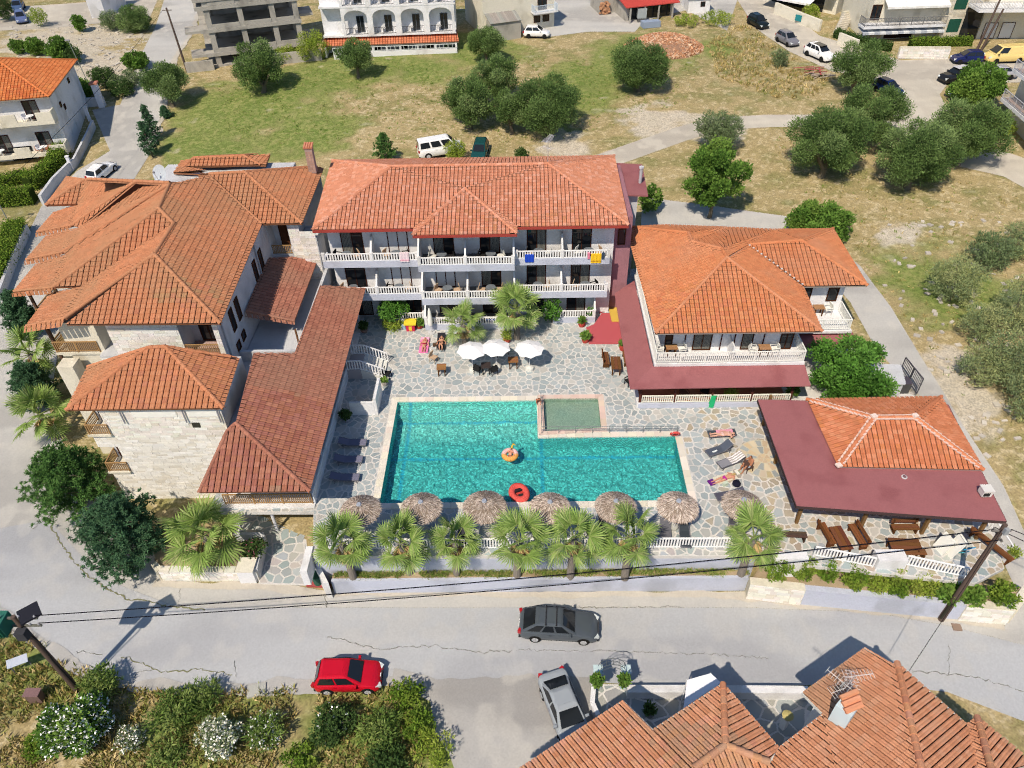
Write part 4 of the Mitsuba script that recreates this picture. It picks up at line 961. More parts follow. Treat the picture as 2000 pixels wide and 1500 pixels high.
dq = [at(1888, 1413, hp0[2] + .05), at(1908, 1400, hp0[2] + .05), at(1938, 1510, hp0[2] + .9), at(1905, 1510, hp0[2] + .6), at(2020, 1492, hp0[2] + .05)]
rE.add([dq[0], dq[1], dq[2], dq[3]]); rE.add([dq[1], dq[4], dq[2]]); rE.cap(dq[1], dq[2], .16, own=True)
rE.build()
m = MB()
for a, b in ((P1, P2), (P2, p3), (p3, pk), (pk, pr_), (q(1521, 1461), q(1607, 1395)), (q(1607, 1395), Q1), (Q1, Q2), (Q2, q(1744, 1297)), (hp0, hs)): m.bar(np.array(a) - [0, 0, .05], np.array(b) - [0, 0, .05], .07, .12, (.62, .60, .58))
m.build('gutter', 'matte', E_)
body1 = sg.Polygon([p[:2] for p in (P1, P2, p3, pk, pr_, at(1480, 1560, zE), at(960, 1560, zE))]).buffer(-.55); walls(E_, body1, -3.2, zE - .15, 'plaster_white')
body2 = sg.Polygon([p[:2] for p in (q(1607, 1395), Q1, Q2, hp0, hs, at(2040, 1560, zE), at(1480, 1560, zE), q(1521, 1461))]).buffer(-.55); walls(E_, body2, -3.2, zE - .15, 'plaster_white')
cq = q(1640, 1405); m = MB(); m.box(cq + [0, 0, .5], (.75, .75, 1.7), (.52, .62, .66), .75); ck = m.build('chimney', 'matte', E_, vary=.12)
for k in range(3): MB().tube([cq + [-.35 + .1, -.15 + .3 * k - .15, 1.42], cq + [.55, .1 + .3 * k - .15, 1.58]], .14, 6, np.array(DUSKY[k]) * 1.1).build('chimney_cap', 'matte', ck, smooth=40)
aerial(q(1628, 1372) + [0, 0, .2], 'pale aerial on the chimney of the bottom right house', 1.7, 2.3, (.62, .56, .55)); aerial(q(1652, 1352) + [0, 0, .1], 'second pale aerial beside the chimney, pointing right', 1.5, .1, (.62, .58, .56))
# its paved yard with a low white wall, arch, statue pier, awning
yard = region([(1155, 1335), (1325, 1335), (1420, 1345), (1580, 1345), (1700, 1500), (1200, 1500), (1165, 1420)], -2.8)
flv, flf = drape(yard, .05); scene[numbered('house_yard')] = shape(flv, flf, 'mortar'); tag('house_yard', 'large grey slabs paving the yard of the bottom house', kind='structure')
flagstones('house_yard', yard.buffer(-.05), .85, lambda x, y: float(gh(x, y)) + .05, 71, [(.33, .34, .32), (.29, .31, .31), (.37, .37, .34), (.31, .34, .35)], limit=120)
yw = thing('yard_wall', 'low white boundary wall of the bottom house yard', 'wall')
def wline(parent, pts, z0, z1, t, mat, name='wall'):
    m = MB()
    for a, b in zip(pts[:-1], pts[1:]):
        a, b = np.array(a, float), np.array(b, float); d = (b - a)[:2]; L = np.linalg.norm(d); n = np.array([-d[1], d[0]]) / L * t / 2
        m.prism([a[:2] + n, a[:2] - n, b[:2] - n, b[:2] + n], z0, z1)
    return m.build(name, mat, parent)
wline(yw, [at(1345, 1345, -2.2), at(1225, 1345, -2.2)], -3.1, -2.2, .42, 'plaster_white'); wline(yw, [at(1385, 1345, -2.2), at(1580, 1347, -2.2)], -3.1, -2.2, .42, 'plaster_white'); wline(yw, [at(1160, 1333, -2.2), at(1157, 1372, -2.2), at(1168, 1395, -2.2)], -3.1, -2.2, .25, 'plaster_white')
aw = thing('white_awning', 'white fabric awning against the bottom right house', 'awning')
w_ = [at(1342, 1328, -.4), at(1388, 1315, .1), at(1408, 1333, .1), at(1335, 1383, -.5)]
m = MB(); m.slab([w_[3], w_[0] , w_[1], w_[2]][::-1], .03, (.80, .81, .82)); m.build('fabric', 'matte', aw)
m = MB(); m.bar(w_[0], [w_[0][0], w_[0][1], -2.9], .05, .05, (.7, .7, .7)); m.bar(w_[1], [w_[1][0], w_[1][1], -2.9], .05, .05, (.7, .7, .7)); m.build('pole', 'matte', aw)
ar = thing('garden_arch', 'thin metal garden arch between two pale blue piers', 'arch')
pa, pb = at(1165, 1338, -2.8), at(1218, 1338, -2.8)
for p, lab in ((pa, 0), (pb, 0)):
    m = MB(); m.box(p + [0, 0, .8], (.42, .42, 1.7), (.42, .55, .58)); m.box(p + [0, 0, 1.68], (.52, .52, .08), (.48, .6, .62)); m.build('pier', 'matte', ar)
m = MB(); L = np.linalg.norm(pb - pa) / 2; mid = (pa + pb) / 2
for off in (-.18, .18):
    m.tube([mid + [L * math.cos(a), off, 1.6 + L * 1.25 * math.sin(a)] for a in np.linspace(0, math.pi, 17)], .018, 5, (.10, .11, .12)); m.tube([mid + [L * .75 * math.cos(a), off, 1.6 + L * .85 * math.sin(a)] for a in np.linspace(0, math.pi, 15)], .014, 5, (.10, .11, .12))
for a in np.linspace(.1, math.pi - .1, 7): m.tube([mid + [L * math.cos(a), -.18, 1.6 + L * 1.25 * math.sin(a)], mid + [L * math.cos(a), .18, 1.6 + L * 1.25 * math.sin(a)]], .012, 4, (.10, .11, .12)); m.tube([mid + [L * math.cos(a), .0, 1.6 + L * 1.25 * math.sin(a)], mid + [L * .75 * math.cos(a), 0, 1.6 + L * .85 * math.sin(a)]], .012, 4, (.10, .11, .12))
m.build('hoop', 'satin', ar)
st = thing('garden_pillar', 'white garden pillar with a yellowish bowl in the shaded yard', 'pillar'); p = at(1528, 1420, -2.75)
m = MB(); m.box(p + [0, 0, .5], (.3, .3, 1.0), (.7, .7, .68), .6); m.build('pillar', 'matte', st); m = MB(); m.tube([p + [0, 0, 1.0], p + [0, 0, 1.2], p + [0, 0, 1.3]], [.12, .26, .3], 10, (.5, .42, .18)); m.build('bowl', 'matte', st, smooth=True)
# ================================================================== vehicles
KINDS = {  # length, width, height, belt, stations of the side line (x from the rear as a part of the length, height), greenhouse: rear base, rear top, front top, front base
    'hatch': (3.70, 1.66, 1.46, .90, [(0, .52), (.015, .80), (.04, .90), (.30, .92), (.62, .92), (.74, .90), (.90, .78), (.97, .62), (1, .48)], (.03, .12, .52, .74), 2),
    'wagon': (4.62, 1.76, 1.46, .92, [(0, .50), (.012, .82), (.04, .93), (.35, .93), (.62, .92), (.70, .90), (.90, .78), (.975, .60), (1, .45)], (.045, .22, .53, .71), 3),
    'sedan': (4.35, 1.70, 1.40, .90, [(0, .50), (.012, .82), (.03, .93), (.10, .95), (.35, .92), (.62, .90), (.72, .88), (.92, .74), (.98, .58), (1, .45)], (.11, .31, .56, .76), 2),
    'suv': (4.35, 1.80, 1.60, 1.02, [(0, .55), (.012, .92), (.04, 1.02), (.35, 1.03), (.64, 1.02), (.73, 1.0), (.92, .88), (.98, .66), (1, .5)], (.03, .14, .53, .74), 3),
    'van': (5.0, 1.92, 1.95, 1.12, [(0, .5), (.008, 1.0), (.02, 1.12), (.5, 1.12), (.78, 1.12), (.84, 1.08), (.95, .88), (.985, .64), (1, .48)], (.012, .03, .70, .86), 3)}
_car_cache = {}
def car_parts(kind, col, windows=True, panel=False):
    k = (kind, tuple(col), panel)
    if k in _car_cache: return _car_cache[k]
    L, W, H, belt, line, gh_, nwin = KINDS[kind]; out = []
    xs_ = np.unique(np.concatenate([np.linspace(0, 1, 27), [.01, .02, .98, .99]])); zt = np.interp(xs_, *np.array(line).T)
    e = np.minimum(xs_, 1 - xs_); hw = W / 2 * (1 - .30 * np.clip(1 - e / .09, 0, 1) ** 2.2); zb = .20 + .12 * np.clip(1 - e / .05, 0, 1)
    prof = [(0, 0., 0), (.86, 0., 0), (.97, .12, 0), (1., .42, 0), (1., .62, 0), (.955, .90, 0), (.86, .985, 0), (.5, 1., .012), (0, 1., .02)]
    ring = [(s * a, b, c) for s in (1,) for a, b, c in prof] + [(-a, b, c) for a, b, c in prof[-2:0:-1]]
    n = len(ring); V = []
    for x, z1, h, z0 in zip(xs_, zt, hw, zb):
        for a, b, c in ring: V.append(((x - .5) * L, a * h, z0 + b * (z1 - z0) + c))
    V = np.array(V); F = []
    for i in range(len(xs_) - 1):
        for j in range(n): F.append([i * n + j, (i + 1) * n + j, (i + 1) * n + (j + 1) % n, i * n + (j + 1) % n])
    m = MB().add(V, F, col)
    for i in (0, len(xs_) - 1):
        q = [i * n + j for j in range(n)]; m.fan(V[q][::(1 if i == 0 else -1)], col)
    # greenhouse: four rings from belt to roof, rounded corners
    r0, r1, f1, f0 = [(t - .5) * L for t in gh_]; G = []
    lev = [(belt - .03, 0.), (belt + (H - belt) * .5, .52), (H - .07, .93), (H - .015, 1.), (H + .01, 1.0)]
    def quad_ring(t, z, shrink):
        xr, xf = r0 + (r1 - r0) * t + shrink, f0 + (f1 - f0) * t - shrink * 1.3; w = W / 2 * (.90 - .19 * t) - shrink
        c = min(.16, w * .3); P = []
        for sx, sy in ((1, 1), (-1, 1), (-1, -1), (1, -1)):
            ex = xf if sx > 0 else xr
            a, b = (ex - sx * c * .55, sy * w, z), (ex, sy * (w - c), z)
            mid = (ex - sx * c * .16, sy * (w - c * .22), z)
            P += [b, mid, a] if sx * sy > 0 else [a, mid, b]
        return P
    for i, (z, t) in enumerate(lev): G += quad_ring(t, z, 0. if i < 3 else (.05 if i == 3 else .16))
    G = np.array(G); k = 12
    GF = [[i * k + j, i * k + (j + 1) % k, (i + 1) * k + (j + 1) % k, (i + 1) * k + j] for i in range(len(lev) - 1) for j in range(k)]
    m.add(G, GF, col); m.fan(G[-k:] + [0, 0, .008], col)
    out.append(('body', proto(m, 'satin', 42)))
    # glass: panels standing just proud of the greenhouse
    def sheet(corners, mat='dark_glass', off=.012, nu=5):
        c = np.array(corners, float); nn = np.cross(c[1] - c[0], c[3] - c[0]); nn /= np.linalg.norm(nn); cen = c.mean(0)
        if nn @ (cen - np.array([0, 0, cen[2] - .2])) < 0: nn = -nn
        g = MB(); c = c + nn * off; g.add(np.vstack([c, c - nn * .02]), [[0, 1, 2, 3], [7, 6, 5, 4], [0, 4, 5, 1], [1, 5, 6, 2], [2, 6, 7, 3], [3, 7, 4, 0]], (.02, .025, .03))
        return proto(g, mat)
    def P(t, x, side): # point on the greenhouse side at height share t
        return np.array([x, side * W / 2 * (.90 - .19 * t), belt + (H - belt) * t])
    w0, w1 = W / 2 * .90, W / 2 * .71
    lo, hi = .10, .90
    def fr(t): return r0 + (r1 - r0) * t, f0 + (f1 - f0) * t
    for (nm, idx) in (('windscreen', 1), ('rear_window', 0)):
        if panel and nm == 'rear_window': continue
        xa, xb = fr(lo)[idx], fr(hi)[idx]; za, zb_ = belt + (H - belt) * lo, belt + (H - belt) * hi
        wa, wb = (w0 + (w1 - w0) * lo) - .12, (w0 + (w1 - w0) * hi) - .11
        out.append((nm, sheet([(xa, -wa, za), (xa, wa, za), (xb, wb, zb_), (xb, -wb, zb_)], off=.028)))
    ra, fa = fr(.14); rb, fb_ = fr(.86)
    cuts = np.linspace(0, 1, nwin + 1)
    for s in (-1, 1):
        for i in range(nwin):
            if panel and i < nwin - 1: continue
            u0, u1 = cuts[i] + .035, cuts[i + 1] - .02
            la, lb = ra + .10 + (fa - ra - .32) * u0, ra + .10 + (fa - ra - .32) * u1
            ta, tb = rb + .08 + (fb_ - rb - .14) * u0, rb + .08 + (fb_ - rb - .14) * u1
            out.append(('side_window', sheet([P(.14, la, s), P(.14, lb, s), P(.86, tb, s), P(.86, ta, s)], off=.026)))
    for s in (-1, 1):
        for x in (-.29 * L if kind != 'van' else -.30 * L, .31 * L if kind != 'van' else .30 * L):
            R = .30 if kind in ('hatch', 'sedan', 'wagon') else .34
            y = s * (W / 2 - .075); t = MB(); a = np.array([x, y - s * .1, R]); b = np.array([x, y + s * .095, R])
            t.tube([a, b], R, 16, (.022, .022, .023)); out.append(('wheel', proto(t, 'matte', 40)))
            r = MB(); r.tube([b - [0, s * .02, 0], b + [0, s * .008, 0]], R * .64, 14, (.50, .51, .53))
            for q in range(5):
                an = q * 2 * math.pi / 5; d = np.array([math.cos(an), 0, math.sin(an)]); r.bar(b + [0, s * .012, 0] + d * R * .12, b + [0, s * .012, 0] + d * R * .6, .05, .012, (.30, .31, .33), up=(0, 1., 0))
            out.append(('wheel__rim', proto(r, 'matte')))
            ar = MB(); q = np.linspace(.0, math.pi, 12); rr = R + .07
            v = [b + [0, s * .0, 0] + [rr * math.cos(t_), -s * .018, rr * math.sin(t_)] for t_ in q] + [b + [(R * .9) * math.cos(t_), -s * .018, (R * .9) * math.sin(t_)] for t_ in q]
            i = np.arange(11); ar.add(v, np.stack([i, i + 1, i + 13, i + 12], 1), (.02, .02, .02)); out.append(('wheel_arch', proto(ar)))
    hx = L / 2 * .93; hz = np.interp(.955, *np.array(line).T) - .09
    for s in (-1, 1):
        h = MB(); h.box((hx - .03, s * W / 2 * .70, hz), (.34, .26, .15), (.62, .64, .66), rz=-s * .42, m=np.array([[.94, 0, .3], [0, 1, 0], [-.3, 0, .94]])); out.append(('headlight', proto(h, 'satin')))
        h = MB(); h.box((-L / 2 * .965, s * W / 2 * .74, belt * .84), (.18, .22, .24), (.40, .015, .02), rz=s * .35); out.append(('tail_light', proto(h, 'satin')))
        h = MB(); h.box((f0 - .32, s * (W / 2 + .04), belt + .03), (.13, .2, .14), np.array(col) * .9 if kind != 'van' else (.05, .05, .05)); out.append(('mirror', proto(h, 'satin')))
        h = MB(); h.box(((r1 + f1) / 2 + .1, s * (W / 2 + .004), belt * .86), (.17, .03, .03), np.array(col) * .7); out.append(('door_handle', proto(h, 'satin')))
    g = MB(); g.box((L / 2 - .015, 0, .40), (.06, W * .42, .13), (.02, .02, .022)); g.box((L / 2 - .02, 0, .58), (.06, W * .34, .07), (.05, .05, .055)); out.append(('grille', proto(g)))
    g = MB(); g.box((-L / 2 + .005, 0, .55), (.03, .5, .11), (.75, .75, .73)); out.append(('number_plate', proto(g)))
    b = MB(); b.box((L / 2 - .1, 0, .26), (.16, W * .8, .1), (.03, .03, .032)); b.box((-L / 2 + .08, 0, .28), (.14, W * .84, .12), (.03, .03, .032)); b.box((0, 0, .2), (L * .8, W * .9, .08), (.02, .02, .02)); out.append(('bumper', proto(b)))
    _car_cache[k] = out
    return out
def car(kind, px, py, deg, col, label, name='parked_car', cat='car', group=None, panel=False, extra=None, dz=0.03, z=None, full=True):
    t = thing(name, label, cat, group); p = atg(px, py); p[2] += dz
    rz = math.radians(deg); e = .6
    W = xf(p, rz)
    gx = (gh(p[0] + e * math.cos(rz) * 2, p[1] + e * math.sin(rz) * 2) - gh(p[0] - e * math.cos(rz) * 2, p[1] - e * math.sin(rz) * 2)) / (4 * e)
    fx = np.array([math.cos(rz), math.sin(rz), gx]); fx /= np.linalg.norm(fx); up = np.cross(fx, [-math.sin(rz), math.cos(rz), 0]); up /= np.linalg.norm(up); ly = np.cross(up, fx)
    W = xf(p, m=np.stack([fx, ly, up], 1))
    last = None
    for nm, d in car_parts(kind, col, panel=panel):
        if '__' in nm:
            k = numbered(nm.split('__')[1], last)
        else:
            if not full and nm in ('door_handle', 'wheel_arch', 'number_plate', 'grille'): continue
            k = numbered(nm, t); last = k
        if not full and '__' in nm: continue
        scene[k] = {**d, 'to_world': W}
    if extra: 
        for nm, mb, mat in extra: scene[numbered(nm, t)] = {**proto(mb, mat), 'to_world': W}
    return t
bars = MB()
for x in (-.75, -.15): bars.bar((x, -.62, 1.52), (x, .62, 1.52), .06, .03, (.03, .03, .035)); bars.box((x, -.62, 1.49), (.08, .04, .07), (.03, .03, .03)); bars.box((x, .62, 1.49), (.08, .04, .07), (.03, .03, .03))
car('wagon', 1091, 1231, -4, (.072, .088, .105), 'dark grey estate car driving along the front road', 'estate_car', extra=[('roof_rack', bars, 'matte')])
lg = MB(); lg.box((1.79, 0, .62), (.05, .2, .06), (.7, .7, .7))
car('hatch', 684, 1330, 0.5, (.50, .006, .02), 'bright red small hatchback parked at the road edge', 'red_car', extra=[('badge', lg, 'satin')])
car('sedan', 1103, 1396, -71, (.31, .32, .365), 'silver saloon parked on the gravel yard by the bottom house', 'silver_car')
car('van', 861, 301, 15, (.80, .80, .81), 'white passenger van parked behind the white hotel', 'white_van', 'van')
car('hatch', 938, 304, -97, (.012, .055, .06), 'dark teal car parked beside the white van', 'teal_car')
car('hatch', 1048, 72, -6, (.78, .78, .78), 'small white car by the grey yard behind the field', full=False)
_h = atg(1610, 122) - atg(1480, 52); _hd = math.degrees(math.atan2(_h[1], _h[0]))
car('hatch', 1479, 51, _hd, (.012, .013, .015), 'black car, farthest of the row along the lane', 'lane_car', 'car', full=False)
car('hatch', 1536, 85, _hd, (.17, .18, .20), 'grey hatchback between a black car and a white one', 'lane_car', 'car', full=False)
rf = MB(); rf.box((-.25, 0, 1.615), (1.5, 1.05, .02), (.02, .02, .022))
car('suv', 1598, 113, _hd + 6, (.78, .79, .80), 'white crossover with a black roof nearest the olive trees', 'lane_car', 'car', extra=[('roof_panel', rf, 'satin')], full=False)
car('hatch', 1886, 122, 178, (.012, .018, .085), 'dark blue car parked along the stone wall at top right', 'lot_car', full=False)
car('van', 1958, 120, 184, (.74, .58, .22), 'cream yellow delivery van at the right edge', 'delivery_van', 'van', panel=True, full=False)
car('suv', 1866, 158, 196, (.015, .016, .018), 'black car with a silver roof by the garden fence', 'lot_car', full=False, extra=[('roof_panel', MB().box((-.25, 0, 1.615), (1.6, 1.1, .02), (.5, .5, .53)), 'satin')])
car('sedan', 1945, 152, 180, (.35, .36, .38), 'grey car half hidden behind the right garden shrub', 'lot_car', full=False)
car('hatch', 1732, 182, -62, (.012, .02, .10), 'navy car tucked behind the olive trees', 'lot_car', full=False)
car('hatch', 203, 343, 74, (.78, .78, .79), 'white car on the side road behind the stone hotel', 'side_road_car')
car('hatch', 44, 42, -60, (.10, .14, .26), 'faded blue car in the top left yard', 'yard_car', full=False)
car('hatch', 38, 20, -70, (.06, .10, .20), 'darker blue car behind the faded one, top left', 'yard_car', full=False)
# ================================================================== vegetation
def unit(v): return v / (np.linalg.norm(v, axis=-1, keepdims=True) + 1e-9)
def leaves(mb, P, D, L, Wd, col, r, bend=0.):
    """diamond leaves at P along D; L, Wd lengths and widths"""
    n = len(P); D = unit(D); S = unit(np.cross(D, unit(r.normal(size=(n, 3)))))
    L = np.broadcast_to(L, (n,))[:, None]; Wd = np.broadcast_to(Wd, (n,))[:, None]
    nn = np.cross(D, S)
    v = np.stack([P, P + D * L * .45 + S * Wd / 2 + nn * bend * L, P + D * L, P + D * L * .45 - S * Wd / 2 + nn * bend * L], 1).reshape(-1, 3)
    i = np.arange(n) * 4
    f = np.concatenate([np.stack([i, i + 1, i + 2], 1), np.stack([i, i + 2, i + 3], 1)])
    mb.add(v, f, np.repeat(np.clip(np.asarray(col) * 1.3, .004, .9), 4, 0))
def clump_points(r, c, rad, n, shell=.55, flat=1.):
    d = unit(r.normal(size=(n, 3))); q = rad * (shell + (1 - shell) * r.random((n, 1))) * r.uniform(.75, 1.05, (n, 1))
    p = d * q; p[:, 2] *= flat
    return c + p, d
SPECIES = {  # leaf length, width, density per square metre of clump, tones, clump radius share, randomness of direction
    'olive': (.26, .085, 62, [(.065, .115, .034), (.115, .18, .055), (.19, .26, .10), (.088, .145, .042)], .34, .9),
    'olive_pale': (.26, .085, 36, [(.14, .19, .09), (.18, .22, .115), (.115, .16, .07)], .34, .9),
    'broad': (.24, .17, 52, [(.085, .17, .03), (.115, .21, .04), (.17, .26, .055), (.065, .13, .025)], .32, .8),
    'round': (.20, .13, 64, [(.075, .185, .028), (.10, .23, .04), (.13, .27, .055), (.055, .14, .024)], .26, .7),
    'scrub': (.22, .07, 34, [(.19, .24, .11), (.26, .29, .13), (.34, .35, .16), (.15, .20, .10)], .36, 1.),
    'hedge': (.15, .10, 70, [(.10, .18, .024), (.15, .23, .032), (.20, .26, .045), (.08, .14, .02)], .3, .9),
    'dark': (.18, .10, 60, [(.055, .10, .03), (.08, .13, .04), (.042, .08, .025)], .33, .9),
    'yellow': (.22, .07, 46, [(.22, .29, .04), (.29, .33, .07), (.17, .24, .035)], .3, .9)}
SPECIES['weed'] = (.30, .075, 34, [(.10, .165, .04), (.15, .22, .05), (.22, .27, .085), (.075, .125, .03)], .40, 1.1)
_tree_proto = {}
def tree_mesh(kind, w, h, seed, low=.18, dense=1., flower=None):
    """crown and trunk meshes of a tree w wide and h tall at the origin"""
    r = np.random.default_rng(seed); Ll, Lw, den, tones, cs, rnd = SPECIES[kind]; tones = np.array(tones)
    nc = int(r.integers(15, 20)); C = []
    a0 = r.random() * 6.28
    zc, hz = h * (low + (1 - low) / 2), h * (1 - low) / 2
    for k in range(nc):
        t = (k + .5) / nc; ph = math.acos(1 - 2 * t); az = a0 + k * 2.4 + r.normal() * .25
        q = r.uniform(.58, .80)
        C.append((np.array([math.sin(ph) * math.cos(az) * w / 2 * q, math.sin(ph) * math.sin(az) * w / 2 * q, zc + math.cos(ph) * hz * q]), w / 2 * cs * r.uniform(.85, 1.35)))
    C.append((np.array([0, 0, zc]), w / 2 * cs * 1.5))
    m = MB(); Pf = []
    for c, rad in C:
        rad = min(rad, max(.3, h * .3)); n = int(4 * math.pi * rad * rad * den * dense * (1.0 if w < 9 else .8))
        P, d = clump_points(r, c, rad, n, .45, .85)
        P += .25 * rad * (meshkit.noise(P * 1.9 + seed)[:, None] - .5) * d
        ok = P[:, 2] > .05; P, d = P[ok], d[ok]; n = len(P)
        tone = tones[r.integers(len(tones))] * .6 + tones[r.integers(len(tones), size=n)] * .4
        D = d * .8 + r.normal(size=(n, 3)) * rnd * .6 + [0, 0, .55]
        leaves(m, P, D, Ll * r.uniform(.6, 1.3, n), Lw * r.uniform(.7, 1.3, n), tone * r.uniform(.75, 1.3, (n, 1)), r)
        if flower is not None: Pf.append(P[r.random(n) < flower[1]] + d[r.random(n) < 2][:0].sum() * 0 if False else (P + d * .06)[r.random(n) < flower[1]])
    t = MB(); b = (.16, .13, .10); nl = 5
    base = np.array([0, 0, -.15]); top = np.array([r.normal() * .1, r.normal() * .1, h * max(.14, low * .8)])
    tr = .045 * w * (.7 if kind != 'olive' else 1.)
    t.tube([base, base * .5 + top * .5 + [.05, 0, 0], top], [tr * 1.35, tr, tr * .85], 8, b)
    for k in range(nl):
        c = C[int(r.integers(nc))][0]; mid = top * .5 + c * .5 + [0, 0, .1 * h]
        t.tube([top - [0, 0, .1], mid, c], [tr * .6, tr * .38, tr * .15], 6, b)
    fl = None
    if flower is not None:
        P = np.concatenate(Pf); n = len(P); fl = MB()
        for q in range(2): leaves(fl, P + r.normal(size=(n, 3)) * .05, r.normal(size=(n, 3)), flower[2], flower[2] * .9, np.array(flower[0]) * r.uniform(.8, 1.1, (n, 1)), r)
    return m, t, fl
def tree(name, cat, kind, px, py, w, h, label, seed, group=None, low=.18, dense=1., flower=None, z=None, trunk=True):
    k = thing(name, label, cat, group); p = atg(px, py) if z is None else at(px, py, z)
    m, t, fl = tree_mesh(kind, w, h, seed, low, dense, flower)
    W = xf(p - [0, 0, .02])
    scene[f'{k}__crown' if trunk else f'{k}__foliage'] = {**proto(m, 'leaf'), 'to_world': W}
    if trunk: scene[f'{k}__trunk'] = {**proto(t), 'to_world': W}
    if fl: scene[f'{k}__blossom'] = {**proto(fl), 'to_world': W}
    return k
for a in [
    (515, 180, 7.2, 6.3, 'olive tree with a forked trunk at the left of the green field'), (338, 208, 6.2, 5.4, 'olive tree at the junction of the side road and the field'),
    (700, 152, 5.0, 4.9, 'thin young olive tree in front of the arcaded building'), (950, 124, 5.2, 4.6, 'small olive tree right of the arcaded building'),
    (918, 252, 6.2, 6.6, 'left tree of the olive clump behind the white van'), (968, 205, 6.0, 6.4, 'rear tree of the olive clump above the white van'), (1068, 262, 8.0, 6.6, 'broad right tree of the olive clump behind the white hotel'),
    (1000, 262, 5.0, 5.0, 'middle tree of the olive clump behind the white hotel'),
    (1246, 178, 7.9, 6.0, 'round solitary olive tree below the tile heap'), (1664, 182, 7.2, 6.2, 'topmost olive tree beside the dusty lot'), (1684, 285, 8.2, 7.0, 'olive tree second from the top beside the lot'),
    (1604, 345, 8.6, 7.4, 'leftmost olive tree of the right grove'), (1770, 368, 8.2, 7.4, 'lowest olive tree of the right grove'), (1868, 322, 8.4, 7.2, 'rightmost olive tree of the grove, by the dusty lot')]:
    tree('olive_tree', 'olive tree', 'olive', a[0], a[1], a[2] * .93, a[3] * .95, a[4], int(a[0]), 'olive trees in the field', low=.10 if a[3] > 5.8 else .25)
tree('olive_tree', 'olive tree', 'olive_pale', 1398, 300, 5.0, 4.6, 'sparse pale olive tree beside the dirt track', 5, 'olive trees in the field', low=.25)
tree('broadleaf_tree', 'tree', 'broad', 1385, 425, 6.3, 8.0, 'bright green leafy tree behind the orange roofed building', 6, low=.16, dense=1.1)
tree('clipped_tree', 'tree', 'round', 1638, 782, 6.7, 5.6, 'dense rounded green tree right of the corner hotel', 7, low=.05, dense=1.15)
tree('shrub', 'shrub', 'broad', 1592, 462, 6.3, 3.2, 'wide dark green shrub at the back corner of the orange roof', 8, low=0., trunk=False)
tree('shrub', 'shrub', 'broad', 1268, 418, 2.2, 3.2, 'leafy shrub between the white hotel and the orange roof', 9, low=0., trunk=False)
tree('shrub', 'shrub', 'yellow', 890, 312, 2.6, 2.2, 'yellowish shrub between the van and the hotel roof', 10, low=0., trunk=False)
tree('shrub', 'shrub', 'dark', 1018, 312, 1.6, 1.4, 'tiny dark shrub peeking over the white hotel roof', 12, low=0., trunk=False)
for i, (px, py, w, h, l) in enumerate([(1852, 585, 4.6, 4.0, 'bushy scrub standing alone at the middle right'), (1925, 520, 4.2, 3.2, 'dark scrub at the upper right edge'), (1985, 500, 4.0, 3.4, 'scrub cut by the right edge, upper one'), (1912, 665, 4.0, 3.6, 'pale scrub left of the big right thicket'), (1972, 640, 5.0, 4.6, 'tall scrub of the right thicket, upper'), (1905, 745, 3.6, 3.0, 'low scrub with dry twigs at the thicket bottom left'), (1968, 745, 5.0, 4.2, 'big scrub of the right thicket, lower'), (2000, 815, 4.2, 3.4, 'scrub at the lower right end of the thicket')]):
    tree('scrub_bush', 'bush', 'scrub' if i != 1 else 'olive_pale', px, py, w, h, l, 20 + i, 'scrub along the right edge', low=0., dense=.9)
for i, (px, py, w, h, k, l) in enumerate([(82, 52, 3.0, 3.0, 'yellow', 'yellow green shrub beside the blue car'), (12, 40, 3.5, 4.0, 'dark', 'dark shrub in the top left corner'), (160, 62, 2.2, 2.6, 'broad', 'upright shrub in the middle of the stony lot'), (222, 58, 4.0, 2.6, 'olive_pale', 'grey green shrub below the white wall'), (270, 62, 5.0, 3.6, 'olive', 'big shrub overhanging the side road'), (75, 108, 2.8, 2.4, 'broad', 'round shrub left of the stony slope'), (125, 122, 3.6, 3.4, 'broad', 'large green shrub behind the left house'), (150, 125, 2.6, 2.4, 'dark', 'darker shrub at the wall of the left house'), (40, 105, 2.4, 2.0, 'broad', 'leftmost shrub behind the left house'), (205, 165, 4.0, 2.2, 'dark', 'dark rubble shrub beside the white gate post'), (250, 170, 5.0, 2.0, 'olive_pale', 'rusty green shrub at the roadside'), (270, 135, 3.6, 2.2, 'broad', 'green shrub on the bend of the side road'), (155, 192, 5.6, 2.2, 'broad', 'hedge like shrub along the parking wall'), (240, 185, 4.0, 1.8, 'dark', 'low dark shrub right of the gate post')]):
    tree('lot_shrub', 'shrub', k, px, py, w, h, l, 40 + i, low=0., trunk=False)
for i, (px, py, w, h, k, l) in enumerate([(615, 118, 4.6, 3.6, 'yellow', 'yellow green shrub between the concrete frame and the arcades'), (560, 120, 3., 2., 'yellow', 'low shrub at the foot of the concrete frame'), (878, 92, 1.6, 2.0, 'round', 'small round shrub at the right end of the arcades'), (1400, 48, 5.2, 1.8, 'yellow', 'wide bean patch like shrub by the tool shed'), (1340, 50, 4.2, 1.5, 'yellow', 'low green shrub left of the bean patch'), (1520, 130, 2.4, 2.2, 'olive_pale', 'small grey shrub in the dry grass below the cars'), (1580, 44, 2.6, 2.6, 'yellow', 'yellow flowering shrub in front of the striped awning'), (1900, 205, 6.2, 4.6, 'broad', 'bushy garden tree beside the right balcony house'), (1870, 195, 3.2, 2.2, 'broad', 'garden shrub with white flowers by the fence'), (1955, 262, 2.6, 1.6, 'yellow', 'garden shrub at the foot of the right house')]):
    tree('garden_shrub', 'shrub', k, px, py, w, h, l, 60 + i, low=0., trunk=False, flower=((.8, .8, .78), .02, .16) if i == 8 else None)
